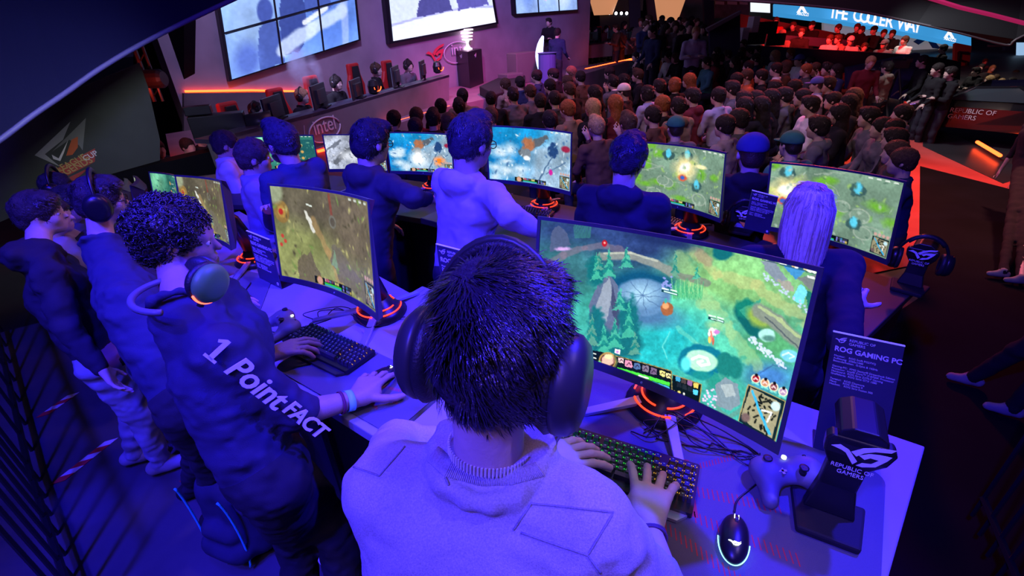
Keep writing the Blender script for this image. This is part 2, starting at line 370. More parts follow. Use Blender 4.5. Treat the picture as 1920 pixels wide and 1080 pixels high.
def strand_hair(root, c, M, s, n, L, col, name='hair', t=.016, whorl=(-.02, -.05, .10), stick=.5, kind='messy', seed=1, mass=None, rad=.0011, flow=1.0, nape=-.092):
    r = np.random.RandomState(seed); base = np.array(root.location)
    if mass is None: V, Q = grow(hair_prims(c, M, s, kind, t-.004), .006, lambda P: -.006*(vnoise(P[:, 0]*60, P[:, 1]*60, P[:, 2]*60, 1)-.5)); o = mesh_obj(name, V, Q, M_scalp, root, offset=base); o.color = (*col, 1)
    else: V, o = mass
    g = V[r.randint(0, len(V), n)]; loc = (g-c) @ M/s
    e = np.array([.077+t, .096+t, .086+t]); cc = np.array([0, -.014, .033]); nrm = (loc-cc)/e**2; nrm /= np.linalg.norm(nrm, axis=1)[:, None]
    w = loc-np.array(whorl); fl = w-nrm*(w*nrm).sum(1)[:, None]; fl /= np.linalg.norm(fl, axis=1)[:, None]+1e-6; fl[:, 2] -= .25; sp = np.cross(nrm, fl)*.3; d = fl*flow+nrm*stick+sp+r.normal(0, .22, fl.shape); d /= np.linalg.norm(d, axis=1)[:, None]
    cl = np.stack([vnoise(loc[:, 0]*34, loc[:, 1]*34, loc[:, 2]*34, k_+40) for k_ in range(3)], 1)-.5; d = d+cl*1.3; d /= np.linalg.norm(d, axis=1)[:, None]
    ln = L*r.uniform(.6, 1.2, n)[:, None]; side = np.cross(d, nrm); side /= np.linalg.norm(side, axis=1)[:, None]+1e-6
    b0 = loc-nrm*.006; pts = [b0, b0+d*ln*.4, b0+d*ln*.75-nrm*ln*.06, b0+d*ln-nrm*ln*.18]; ws = [rad, rad, rad*.7, rad*.12]
    A = np.stack([np.stack([p-side*w_, p+side*w_], 1) for p, w_ in zip(pts, ws)], 1).reshape(-1, 3)
    k = np.arange(n)[:, None]*8; F = np.concatenate([k+np.array([a, a+1, a+3, a+2]) for a in (0, 2, 4)])
    o2 = mesh_obj('hair_strands', (A*s) @ M.T+c, F, M_hair, o, offset=base, smooth=False); o2.color = (*col, 1)
    return o
def person(label, J, look, skin=(.62, .42, .33), hair='short', hairc=(.03, .02, .015), top=(.03, .03, .05), pants=(.03, .03, .04), shoes=(.02, .02, .02), step=.009, sleeve=1.0,
           hands=None, hood=False, melange=False, glasses=False, group=None, capc=None, hs=1.0, hem=-.08, legs=True, fold=.006, beard=None, hairstep=None, hd=.006, girth=1., name='person', baggy=0., up=(0, 0, 1), hairt=.014, collar=(.070, .0125), offs=None, cat='person'):
    S = J['S']; u = np.array([0, 0, 1.]); M = frame_of(look, up); hc = J['head']; s = hs*S
    base = np.array([J['pel'][0], J['pel'][1], min(J['anR'][2], J['anL'][2])-.09])
    root = empty(name, base, 0, label, cat, group)
    nb = hc+M @ np.array([0, -.035, -.06])*s
    r = J.get('r'); sp = J['pel']-J['neck']; g = girth
    # skin, one body
    B = head_prims(hc, M, s)+[cone(nb, J['neck']+np.array([0, 0, -.01]), .052*s, .056*s, .03)]
    for n in 'RL': B.append(cone(J['neck']-u*.035*S, J['sh'+n]-u*.01, .036*S, .034*S, .02))
    B += [cone(J['chest'], J['pel'], .08*S*g, .085*S*g, .05), cone(J['shL']*.66+J['shR']*.34-u*.08, J['shR']*.66+J['shL']*.34-u*.08, .066*S, .066*S, .03)]
    for n in 'RL':
        B += [cone(J['sh'+n], J['el'+n], .040*S, .037*S, .02), cone(J['el'+n], J['wr'+n], .040*S, .026*S, .015)]
        q = 1 if n == 'R' else -1; hd_ = (hands or {}).get(n)
        d = nz(J['wr'+n]-J['el'+n])
        if hd_: B += hand_prims(J['wr'+n], hd_.get('d', d), hd_.get('n', (0, 0, -1)), hd_.get('side', -q), hd_.get('curl', (.25, .3, .35, .4)), hd_.get('spread', .2), hd_.get('s', S), hd_.get('thumb', .5), hd_.get('tc', .3))
        else: B += hand_prims(J['wr'+n], d, (0, 0, -1.0) if abs(d[2]) < .8 else J['f'], -q, s=S)
        B += [cone(J['hip'+n], J['kn'+n], .075*S, .05*S, .03), cone(J['kn'+n], J['an'+n], .05*S, .034*S, .02), cone(J['an'+n]-u*.03*S, J['an'+n]+J['f']*.1*S-u*.055*S, .028*S, .02*S, .02)]
    V, Q = grow(B, step); o = mesh_obj('body', V, Q, M_skin, root, offset=base); o.color = (*skin, 1)
    # top
    rng = random.Random(label); sd = rng.randint(0, 9999)
    def wr(P): return -fold*2.0*(vnoise(P[:, 0]*14, P[:, 1]*14, P[:, 2]*26, sd)-.5)-fold*(vnoise(P[:, 0]*38, P[:, 1]*38, P[:, 2]*60, sd+3)-.5)
    f = J['f']; T = []
    ac = r*(J['shR']-J['shL'])@r*.0 if False else (J['shR']-J['shL'])
    mid = (J['shR']+J['shL'])/2
    T += [cone(mid-ac*.24-u*.08*S, mid+ac*.24-u*.08*S, (.103+baggy)*S*g, (.103+baggy)*S*g, .04), cone(J['chest']-ac*.16, J['pel']-ac*.16, (.105+baggy)*S*g, (.104+baggy)*S*g, .05), cone(J['chest']+ac*.16, J['pel']+ac*.16, (.105+baggy)*S*g, (.104+baggy)*S*g, .05)]
    for n in 'RL': T += [cone(J['neck']-u*.03*S, J['sh'+n], .058*S, .056*S, .045)]
    T += [cone(J['neck']-u*.03*S, J['chest'], .075*S, .1*S, .04)]
    for n in 'RL':
        sl = sleeve if not isinstance(sleeve, dict) else sleeve[n]
        if sl >= .5:
            T += [cone(J['sh'+n], J['el'+n], (.062+baggy*.6)*S, (.05+baggy*.5)*S, .035)]
            if sl > .5: e2 = J['el'+n]+(J['wr'+n]-J['el'+n])*(sl-.5)*2*.97; T += [cone(J['el'+n], e2, (.05+baggy*.5)*S, (.036+baggy*.5 if sl > .9 else .046)*S, .02)]
        else: e2 = J['sh'+n]+(J['el'+n]-J['sh'+n])*sl*2; T += [cone(J['sh'+n], e2, (.062+baggy*.6)*S, (.06+baggy*.5)*S, .035)]
    na = nz(nb-J['neck']); n1 = nz(np.cross(na, J['r'])); n2 = np.cross(na, n1); ang = np.linspace(0, 2*math.pi, 15); cr = J['neck']+na*.012*S; rad = collar[0]*S
    if not hood:
        for a0, a1 in zip(ang, ang[1:]): T.append(cone(cr+n1*rad*math.cos(a0)+n2*rad*math.sin(a0), cr+n1*rad*math.cos(a1)+n2*rad*math.sin(a1), collar[1]*S, collar[1]*S, .008))
    if hood:
        hb = J['neck']-f*.055*S+u*.01*S
        T += [ell(hb-f*.02*S-u*.02*S, np.array([.1, .055, .065])*S, np.stack([J['r'], f, u], 1), .025)]
        for q in (-1, 1): T += [cone(hb+J['r']*q*.085*S, J['neck']+f*.075*S-u*.045*S+J['r']*q*.03*S, .034*S, .024*S, .02)]
    pu = nz(J['neck']-J['pel'])
    T += [half(J['pel']+pu*hem*S, -pu)]
    for n in 'RL': T += [(lambda a: a)(half(J['pel']+pu*hem*S, -pu))] if False else []
    V, Q = grow(T, step*1.15, wr); o = mesh_obj('hoodie' if hood else 'shirt', V, Q, M_melange if melange else M_cloth, root, offset=base); o.color = (*top, 1)
    # trousers and shoes
    if legs:
        T = [cone(J['pel']-ac*.12+u*.03*S, J['pel']+ac*.12+u*.03*S, .112*S, .112*S, .03)]
        for n in 'RL': T += [cone(J['hip'+n], J['kn'+n], .092*S, .066*S, .035), cone(J['kn'+n], J['an'+n]-u*.02*S, .066*S, .052*S, .03)]
        V, Q = grow(T, step*1.3, wr); o = mesh_obj('trousers', V, Q, M_cloth, root, offset=base); o.color = (*pants, 1)
        for n in 'RL':
            a = J['an'+n]; T = [cone(a-u*.045*S-f*.045*S, a-u*.055*S+f*.13*S, .044*S, .036*S, .02), cone(a, a-u*.04*S+f*.03*S, .046*S, .044*S, .02), half(a-u*.088*S, -u)]
            V, Q = grow(T, step*1.3); o = mesh_obj('shoe', V, Q, M_rubber if shoes is None else M_cloth, root, offset=base); o.color = (*(shoes or (0.02,)*3), 1)
    # hair or hat
    if hair and hair not in ('cap', 'beanie'):
        def hn(P): return -hd*2*(vnoise(P[:, 0]*45, P[:, 1]*45, P[:, 2]*45, sd)-.5)-hd*(vnoise(P[:, 0]*110, P[:, 1]*110, P[:, 2]*110, sd+5)-.5)
        V, Q = grow(hair_prims(hc, M, s, hair, hairt), hairstep or min(step, .009), hn); o = mesh_obj('hair', V, Q, M_hair if hair == 'afro' else M_scalp, root, offset=base); o.color = (*hairc, 1)
        if hair != 'afro':
            lg = hair in ('long', 'bob'); strand_hair(root, hc, M, s, 900 if step > .012 else 6000, .05 if lg else .026 if hair != 'short' else .02, hairc, t=hairt, whorl=(0, -.03, .125), stick=.1 if lg else .35, mass=(V, o), rad=.0028 if step > .012 else .0014, seed=sd % 1000)
    if hair in ('cap', 'beanie'):
        p = lambda x, y, z: hc+M @ (np.array([x, y, z])*s)
        V, Q = grow(hair_prims(hc, M, s, 'short', .006), min(step, .009)); o = mesh_obj('hair', V, Q, M_hair, root, offset=base); o.color = (*hairc, 1)
        T = [ell(p(0, -.012, .045), np.array([.095, .112, .095])*s, M), half(p(0, 0, .028), -M[:, 2])]
        if hair == 'cap': T.insert(1, ell(p(0, .12, .036), np.array([.065, .07, .008])*s, M, .01))
        else: T[0] = ell(p(0, -.018, .04), np.array([.097, .115, .11])*s, M); T[1] = half(p(0, 0, -.01), -M[:, 2])
        V, Q = grow(T, min(step, .008)); o = mesh_obj('cap', V, Q, M_cloth, root, offset=base); o.color = (*(capc or (.1, .1, .1)), 1)
    if beard:
        p = lambda x, y, z: hc+M @ (np.array([x, y, z])*s)
        T = [ell(p(0, .03, -.055), np.array([.061, .064, .058])*s, M), ell(p(0, .05, -.083), np.array([.034, .034, .027])*s, M, .03), half(p(0, 0, -.045), M[:, 2]+M[:, 1]*.25), ell(p(0, .1, -.058), np.array([.025, .03, .012])*s, M, .004, 's')]
        V, Q = grow(T, min(step, .007), lambda P: .002*(vnoise(P[:, 0]*90, P[:, 1]*90, P[:, 2]*90, 3)-.5)); o = mesh_obj('beard', V, Q, M_hair, root, offset=base); o.color = (*beard, 1)
    if step < .011:
        for q in (-1, 1):
            b = MB(); b.ball(hc+M @ (np.array([q*.032, .0765, .002])*s)-base, .0115*s, 8); e_ = b.build('eye', M_eye, root, True)
            b = MB(); b.ball(hc+M @ (np.array([q*.032, .0845, .002])*s)-base, .0052*s, 6); b.build('iris', M_glass, e_, True)
    if glasses: glasses_on(hc, M, s, root)
    root['_M'] = [float(a) for a in M.flatten()]
    return root, M, s
# ------------------------------------------------------------------ pictures shown on the screens
class Paint:
    def __init__(s, X, Y, base):
        s.X, s.Y = X.ravel(), Y.ravel(); s.C = np.ones((len(s.X), 3))*np.array(base)
    def mix(s, m, c):
        m = np.clip(m, 0, 1)[:, None]; s.C = s.C*(1-m)+np.array(c)*m
    def ell(s, x, y, rx, ry, c, soft=.3, a=1, rot=0, jag=0):
        cx, sx = math.cos(rot), math.sin(rot); u = (s.X-x)*cx+(s.Y-y)*sx; v = -(s.X-x)*sx+(s.Y-y)*cx
        r = np.sqrt((u/rx)**2+(v/ry)**2)
        if jag: r = r+jag*(fbm2(s.X/rx*2.2, s.Y/rx*2.2, int(x+y))-.47)
        s.mix(a*(1-r)/soft+.5*a, c)
    def poly(s, P, c, a=1, jag=0, sc=20):
        X, Y = s.X, s.Y
        if jag: X = X+jag*(fbm2(s.X/sc, s.Y/sc, 5)-.47)*2; Y = Y+jag*(fbm2(s.X/sc, s.Y/sc, 9)-.47)*2
        ins = np.zeros(len(X), bool); n = len(P)
        for i in range(n):
            x1, y1 = P[i]; x2, y2 = P[(i+1) % n]
            if y1 == y2: continue
            ins ^= ((y1 > Y) != (y2 > Y)) & (X < (x2-x1)*(Y-y1)/(y2-y1)+x1)
        s.mix(ins*a, c)
    def line(s, P, w, c, a=1, jag=0, sc=30):
        X, Y = s.X, s.Y
        if jag: X = X+jag*(fbm2(s.X/sc, s.Y/sc, 15)-.47)*2; Y = Y+jag*(fbm2(s.X/sc, s.Y/sc, 19)-.47)*2
        for (x1, y1), (x2, y2) in zip(P, P[1:]):
            dx, dy = x2-x1, y2-y1; t = np.clip(((X-x1)*dx+(Y-y1)*dy)/(dx*dx+dy*dy+1e-9), 0, 1)
            d = np.hypot(X-x1-t*dx, Y-y1-t*dy); s.mix(a*np.clip((w-d)/(w*.4)+.5, 0, 1), c)
    def noise(s, sc, amp, sd=0, tint=None):
        n = (fbm2(s.X/sc, s.Y/sc, sd, 5)-.47)*2*amp
        s.C = np.clip(s.C*(1+n[:, None]*(1 if tint is None else np.array(tint))), 0, 1)
def c8(r, g, b): return (r/255, g/255, b/255)
def tree(p, x, y, w, h, c1, c2):
    rr = random.Random(int(x*7+y))
    for k in range(5):
        yy = y-h+h*k/5; ww = w*(k+1.4)/5*.5; p.poly([(x+rr.uniform(-2, 2), yy-h*.12), (x+ww, yy+h*.3), (x+ww*.3, yy+h*.24), (x-ww, yy+h*.3)], c1 if k % 2 else c2, .8, 9, 7)
def hud(p, x0, y0, dx, dy, L, H):                            # panel of portraits and bars along direction (dx, dy)
    q = lambda a, b: (x0+a*L*dx-b*H*dy, y0+a*L*dy+b*H*dx)
    p.poly([q(0, 0), q(1, 0), q(1, 1), q(0, 1)], c8(16, 26, 26)); cs = [c8(200, 150, 140), c8(190, 90, 120), c8(90, 110, 150), c8(120, 70, 90), c8(90, 90, 100), c8(210, 200, 110), c8(200, 190, 120)]
    for i, c in enumerate(cs): p.poly([q(.26+i*.055, .08), q(.305+i*.055, .08), q(.305+i*.055, .45), q(.26+i*.055, .45)], c, 1, 2, 6)
    p.poly([q(.25, .55), q(.7, .55), q(.7, .7), q(.25, .7)], c8(60, 200, 60)); p.poly([q(.25, .76), q(.7, .76), q(.7, .9), q(.25, .9)], c8(50, 150, 200))
    cx, cy = q(.13, .5); r = H*.55; p.ell(cx, cy, r*1.12, r*1.12, c8(150, 120, 60), .08); p.ell(cx, cy, r*.9, r*.9, c8(210, 160, 140), .1, jag=.3)
    for i in range(5):
        for j in (0, 1): p.poly([q(.74+i*.05, .12+j*.42), q(.78+i*.05, .12+j*.42), q(.78+i*.05, .45+j*.42), q(.74+i*.05, .45+j*.42)], random.Random(i+j*9).choice([c8(60, 120, 160), c8(60, 60, 80), c8(190, 170, 90), c8(120, 120, 200), c8(30, 34, 40)]))
def minimap(p, P):                                           # P corner points TL TR BR BL
    P = np.array(P, float); q = lambda a, b: tuple(P[0]*(1-a)*(1-b)+P[1]*a*(1-b)+P[2]*a*b+P[3]*(1-a)*b)
    p.poly([q(0, 0), q(1, 0), q(1, 1), q(0, 1)], c8(20, 40, 45)); p.poly([q(.08, .04), q(.92, .1), q(.92, .94), q(.3, .94), q(.04, .8)], c8(150, 145, 115)); w = np.linalg.norm(P[1]-P[0])
    r = random.Random(3)
    for k in range(34):
        a, b = r.uniform(.15, .85), r.uniform(.14, .88); p.line([q(a, b), q(a+r.uniform(-.12, .12), b+r.uniform(-.1, .1))], w*.025, c8(24, 30, 26))
    p.line([q(.15, .12), q(.45, .5), q(.85, .88)], w*.035, c8(60, 170, 220), 1, w*.05, w*.2); p.ell(*q(.8, .22), w*.12, w*.12, c8(190, 225, 235), .3, .8); p.ell(*q(.16, .82), w*.12, w*.12, c8(110, 90, 90), .3, .7); p.line([q(.5, .45), q(.75, .4), q(.7, .65)], w*.02, c8(250, 250, 250))
def paint_main(U, V):
    # photo-measured sketch grid of the picture on the big front monitor
    tl, tr, br, bl = [np.array(a, float) for a in ((80, 35), (1222, 248), (1078, 970), (48, 585))]
    Hm = np.zeros((8, 8)); hv = []
    for k_, ((u_, v_), (x_, y_)) in enumerate(zip(((0, 0), (1, 0), (1, 1), (0, 1)), (tl, tr, br, bl))):
        Hm[2*k_] = [u_, v_, 1, 0, 0, 0, -u_*x_, -v_*x_]; Hm[2*k_+1] = [0, 0, 0, u_, v_, 1, -u_*y_, -v_*y_]; hv += [x_, y_]
    h_ = np.linalg.solve(Hm, hv); w_ = h_[6]*U+h_[7]*V+1; X = (h_[0]*U+h_[1]*V+h_[2])/w_; Y = (h_[3]*U+h_[4]*V+h_[5])/w_
    p = Paint(X, Y, c8(58, 150, 138))
    p.ell(330, 120, 420, 150, c8(44, 62, 110), .8, .9, .15); p.ell(180, 250, 170, 120, c8(52, 100, 110), .8, .8); p.ell(1000, 280, 330, 190, c8(110, 165, 110), .9, .95, .3)
    p.ell(820, 330, 230, 130, c8(120, 175, 110), .9, .9); p.ell(760, 540, 340, 130, c8(80, 178, 150), .9, .95, .4); p.ell(560, 600, 200, 110, c8(40, 170, 175), .8, .9, -.4); p.ell(1050, 560, 130, 90, c8(85, 165, 110), .8, .8)
    p.ell(1040, 700, 110, 60, c8(60, 110, 170), .8, .8); p.noise(120, .25, 3); p.noise(30, .18, 8); p.noise(12, .12, 18)
    p.line([(75, 250), (160, 195), (240, 165), (330, 155), (420, 190)], 14, c8(120, 105, 125), .6, 10); p.line([(690, 180), (800, 280), (960, 320), (1200, 460)], 24, c8(180, 180, 120), .5, 25)
    p.line([(640, 210), (700, 330), (770, 420), (860, 520), (980, 660)], 30, c8(150, 185, 125), .5, 30); p.line([(720, 190), (760, 230)], 22, c8(150, 120, 110), .5, 12)
    p.ell(560, 130, 150, 34, c8(34, 48, 92), .6, .8, .2, .4); p.ell(480, 330, 150, 60, c8(20, 75, 110), .4, .8, 0, .3); p.ell(500, 470, 160, 60, c8(70, 110, 150), .5, .6, 0, .4)
    p.line([(310, 205), (420, 200), (540, 240), (600, 275)], 18, c8(130, 135, 130), .9, 8); p.line([(320, 190), (430, 188), (540, 225)], 5, c8(175, 180, 165), .8, 6); p.line([(640, 290), (760, 320)], 14, c8(110, 115, 110), .8, 8)
    p.ell(482, 388, 118, 86, c8(88, 125, 165), .12, .95, 0, .15); p.ell(475, 375, 70, 50, c8(150, 190, 215), .9, .8)
    for a in range(9): p.line([(482, 380), (482+108*math.cos(a*.7), 388+78*math.sin(a*.7))], 1.8, c8(70, 100, 140), .7, 10)
    p.poly([(255, 560), (262, 420), (300, 320), (340, 288), (372, 330), (392, 470), (378, 560)], c8(88, 100, 130), 1, 8); p.poly([(275, 470), (318, 330), (345, 300), (352, 380), (330, 500)], c8(140, 150, 165), .9, 6); p.poly([(352, 330), (392, 480), (372, 540), (350, 430)], c8(60, 66, 96), .9, 6)
    p.poly([(110, 180), (118, 85), (140, 60), (165, 80), (190, 150)], c8(74, 84, 118), .9, 6); p.ell(158, 168, 30, 10, c8(190, 150, 210), .5, .7, 0, 1.2)
    for k in range(26): p.line([(205+k*2.4, 120), (200+k*2.8, 70-(k*7 % 22))], 1.2, c8(52, 110, 110), .7)
    g1, g2 = c8(28, 120, 115), c8(70, 175, 145)
    for x, y, a_, b_ in ((285, 270, 36, 70), (425, 500, 44, 110), (330, 600, 90, 70), (290, 520, 34, 90), (420, 610, 60, 60)): p.ell(x, y, a_, b_, c8(24, 100, 108), .35, .9, 0, .8)
    for x, y, w, h in ((290, 300, 50, 110), (340, 290, 60, 110), (412, 250, 60, 80), (618, 290, 46, 100), (712, 300, 36, 56), (270, 600, 70, 130), (320, 640, 80, 120), (365, 610, 76, 120), (425, 560, 74, 140), (385, 440, 60, 90), (450, 640, 60, 90), (300, 260, 40, 70)): tree(p, x, y, w, h, g1, g2 if x % 3 else c8(95, 150, 130))
    for k in range(50):
        x = 612+k*2.5; p.line([(x, 395-(k*3 % 14)), (x+(k % 5-2)*4, 300+((k*37) % 50))], 1.6, c8(66, 160, 110) if k % 3 else c8(110, 190, 130), .85)
    for k in range(22): r = random.Random(k); p.ell(560+r.uniform(0, 45), 295+r.uniform(0, 50), 5, 4, c8(130, 140, 205), .5)
    p.ell(820, 185, 46, 34, c8(22, 96, 105), .3, .95, 0, .6); p.ell(322, 146, 11, 15, c8(170, 30, 45), .3); p.ell(322, 144, 4, 5, c8(250, 160, 150), .4)
    p.line([(600, 540), (570, 610), (590, 660)], 3, c8(110, 210, 200), .6, 5); p.line([(640, 520), (720, 590), (760, 600)], 10, c8(150, 220, 180), .3, 14)
    for P_, c in (([(985, 215), (1040, 215), (1100, 290), (1060, 305), (1010, 260)], c8(120, 130, 150)), ([(1060, 215), (1180, 235), (1140, 290)], c8(60, 130, 190)), ([(1060, 290), (1120, 300), (1130, 340), (1080, 330)], c8(150, 145, 140)), ([(1120, 365), (1160, 300), (1185, 340), (1160, 395)], c8(110, 205, 235)), ([(1180, 330), (1222, 340), (1190, 410)], c8(30, 100, 95)), ([(1140, 280), (1222, 260), (1205, 330)], c8(110, 115, 120))): p.poly(P_, c, .95, 9, 14)
    for k in range(40): r = random.Random(k+50); t = r.random(); p.ell(990+t*215+r.uniform(-10, 10), 270+t*150+r.uniform(-8, 8), 5, 4, c8(175, 190, 220), .5)
    p.ell(960, 470, 95, 55, c8(18, 90, 90), .2, .95, .7, .4); p.ell(930, 420, 50, 40, c8(24, 115, 100), .3, .95, 0, .6); p.poly([(900, 430), (992, 376), (970, 440), (940, 470)], c8(52, 145, 120), .9, 8); p.ell(985, 460, 60, 36, c8(130, 160, 70), .5, .85, .6, .4)
    p.line([(985, 425), (1060, 470), (1180, 560)], 30, c8(120, 130, 120), .95, 10); p.line([(985, 410), (1080, 465), (1190, 545)], 7, c8(165, 185, 130), .8, 8); p.line([(1010, 450), (1100, 520), (1160, 570)], 3, c8(70, 80, 85), .8, 8); p.ell(1022, 528, 36, 28, c8(160, 215, 205), .2, .95, 0, .2); p.ell(1030, 540, 30, 14, c8(80, 130, 120), .4, .7)
    for k in range(70): r = random.Random(k+150); t = r.random(); p.ell(950+t*150+r.uniform(-14, 14), 545+t*110+r.uniform(-10, 10), 5, 5, c8(190, 205, 240), .5)
    p.ell(1120, 605, 40, 26, c8(110, 190, 215), .2, .9, .1, .2); p.line([(1090, 605), (1115, 592), (1140, 605), (1120, 615)], 3, c8(210, 240, 250), .8); p.line([(1000, 690), (1050, 650), (1110, 660)], 2, c8(50, 80, 130), .7, 8)
    p.ell(740, 660, 98, 74, c8(20, 110, 135), .12, .95, 0, .4); p.ell(860, 670, 66, 50, c8(30, 115, 110), .2, .95, .4, .5); p.ell(740, 660, 72, 48, c8(165, 225, 190), .15, 1, .1, .2); p.line([(700, 655), (730, 640), (765, 648), (775, 672), (740, 680), (725, 668), (745, 660)], 6, c8(240, 255, 235), .9); p.ell(672, 680, 22, 32, c8(90, 225, 225), .5, .9); p.ell(742, 725, 50, 20, c8(30, 130, 130), .4, .9, 0, .5)
    p.poly([(770, 760), (800, 700), (830, 745), (860, 700), (880, 770), (820, 800)], c8(40, 140, 125), .9, 10); p.poly([(806, 760), (850, 722), (905, 750), (915, 830), (870, 868), (810, 850)], c8(118, 138, 150), 1, 6); p.poly([(830, 760), (880, 748), (895, 800), (850, 810)], c8(165, 178, 180), .8, 6); p.line([(800, 850), (870, 895), (930, 850)], 10, c8(90, 140, 130), .8, 10)
    for k in range(30): r = random.Random(k+250); p.ell(750+r.uniform(0, 60), 790+r.uniform(-10, 75), 5, 4, c8(220, 190, 225), .5)
    p.ell(585, 438, 27, 34, c8(150, 90, 55), .12, 1, 0, .5); p.ell(580, 425, 14, 14, c8(225, 150, 100), .4, .9, 0, .5); p.ell(580, 402, 6, 12, c8(60, 160, 150), .4)
    for x, y in ((600, 362), (805, 474)):
        p.poly([(x-38, y-10), (x+32, y+6), (x+31, y+17), (x-39, y+1)], c8(20, 60, 70)); p.poly([(x-28, y-5), (x+29, y+8), (x+29, y+13), (x-28, y)], c8(190, 240, 225)); p.line([(x-36, y-16), (x-8, y-10)], 2.5, c8(220, 245, 235)); p.line([(x+2, y-9), (x+26, y-3)], 2.5, c8(220, 245, 235))
    p.ell(790, 500, 34, 22, c8(160, 200, 140), .7, .5); p.ell(788, 530, 18, 18, c8(235, 225, 220), .3, 1, 0, .9); p.ell(778, 552, 9, 26, c8(220, 120, 110), .3, 1, 0, .9); p.ell(805, 530, 14, 10, c8(190, 120, 190), .3, .9, 0, .8); p.ell(790, 570, 5, 18, c8(190, 90, 70), .4); p.ell(774, 566, 6, 14, c8(250, 200, 90), .4); p.ell(772, 540, 6, 10, c8(240, 250, 245), .4)
    # interface
    p.poly([(262, 625), (300, 632), (610, 712), (612, 806), (258, 704)], c8(14, 26, 26)); p.poly([(616, 728), (744, 762), (736, 862), (612, 810)], c8(14, 26, 26)); p.line([(616, 730), (744, 764), (735, 858)], 2, c8(150, 130, 70)); p.line([(365, 652), (610, 714), (614, 806)], 2, c8(140, 125, 70)); p.line([(370, 735), (606, 800)], 2, c8(140, 125, 70))
    p.ell(335, 676, 37, 40, c8(165, 130, 70), .05); p.ell(335, 676, 30, 33, c8(60, 30, 30), .06); p.ell(335, 674, 26, 27, c8(225, 175, 155), .3, 1, 0, .5); p.ell(340, 655, 18, 12, c8(235, 215, 160), .4, .9, 0, .5); p.ell(345, 708, 10, 10, c8(150, 120, 70), .1); p.ell(345, 708, 6, 6, c8(20, 20, 20), .1); p.ell(301, 684, 7, 9, c8(110, 220, 130), .3); p.line([(364, 650), (374, 680), (362, 715)], 4, c8(90, 100, 60), .9)
    p.poly([(366, 620), (388, 626), (386, 646), (364, 640)], c8(235, 225, 240)); p.ell(376, 634, 6, 6, c8(190, 130, 200), .4)
    ic = [(392, 672, 13, c8(225, 190, 190)), (424, 688, 17, c8(215, 140, 170)), (460, 697, 16, c8(75, 105, 150)), (497, 707, 16, c8(120, 110, 130)), (532, 718, 16, c8(110, 90, 120)), (570, 726, 14, c8(235, 225, 130)), (597, 735, 12, c8(225, 215, 150))]
    for x, y, r, c in ic:
        p.poly([(x-r, y-r-3), (x+r, y-r+4), (x+r, y+r+4), (x-r, y+r-3)], c8(10, 12, 16)); p.poly([(x-r+2, y-r), (x+r-2, y-r+5), (x+r-2, y+r+1), (x-r+2, y+r-4)], c, 1, 4, 8); p.line([(x-r*.5, y+r*.4), (x+r*.1, y-r*.3), (x+r*.5, y+r*.3)], 2, c8(40, 20, 40), .8)
    p.poly([(376, 704), (604, 766), (603, 782), (375, 720)], c8(70, 205, 60)); p.poly([(374, 722), (603, 785), (602, 797), (373, 735)], c8(70, 170, 215)); p.line([(468, 740), (508, 751)], 3, c8(240, 255, 240)); p.line([(468, 757), (508, 768)], 3, c8(240, 255, 255))
    for i, (x, y, c) in enumerate(((640, 748, c8(60, 150, 190)), (665, 756, c8(70, 60, 60)), (692, 763, c8(140, 90, 140)), (720, 772, c8(225, 190, 90)), (718, 802, c8(80, 190, 235)), (645, 775, c8(30, 38, 44)), (670, 783, c8(34, 42, 48)), (694, 790, c8(30, 38, 44)))): p.poly([(x-11, y-14), (x+10, y-9), (x+10, y+12), (x-11, y+7)], c, 1, 2, 8)
    p.ell(645, 806, 7, 6, c8(240, 210, 110), .3); p.ell(667, 812, 4, 6, c8(230, 230, 220), .3); p.line([(624, 800), (640, 820), (712, 836)], 1.6, c8(170, 160, 110))
    for i, y in enumerate((640, 660, 677, 694)): p.line([(266, y), (272, y+2)], 3, [c8(110, 200, 220), c8(200, 200, 120), c8(120, 220, 160), c8(220, 200, 90)][i]); p.line([(277, y+1), (286, y+4)], 2.4, c8(215, 225, 215))
    for x, y, c in ((980, 716, c8(150, 20, 40)), (1020, 729, c8(190, 130, 100)), (1058, 742, c8(120, 60, 70)), (1098, 757, c8(160, 130, 170))):
        p.ell(x, y, 20, 19, c8(225, 225, 190), .1); p.ell(x, y, 15, 15, c, .2); p.line([(x-8, y+3), (x, y-3), (x+8, y+4)], 3, c8(235, 205, 205), .9); p.ell(x+3, y-16, 7, 7, c8(25, 20, 24), .2); p.poly([(x-18, y+14), (x+14, y+20), (x+14, y+27), (x-18, y+21)], c8(110, 200, 190))
    minimap(p, [(948, 745), (1110, 792), (1068, 975), (908, 905)]); p.line([(950, 745), (1110, 795), (1070, 968)], 2, c8(160, 145, 95)); p.line([(948, 745), (910, 905)], 2, c8(160, 145, 95))
    p.poly([(1000, 190), (1222, 240), (1217, 262), (990, 212)], c8(20, 40, 60), .55)
    for x, y, w, c in ((993, 203, 5, c8(230, 120, 60)), (1008, 206, 7, c8(235, 235, 240)), (1052, 214, 5, c8(235, 235, 240)), (1075, 220, 16, c8(240, 240, 240)), (1124, 232, 4, c8(220, 180, 120)), (1136, 236, 4, c8(240, 240, 240)), (1174, 243, 6, c8(240, 210, 140)), (1198, 250, 16, c8(245, 245, 235)), (1198, 274, 12, c8(215, 225, 220))): p.line([(x-w, y-w*.22), (x+w, y+w*.22)], 4.2, c, 1, 3, 5)
    p.noise(7, .10, 21); p.C = np.clip(p.C*1.06, 0, 1); return p.C
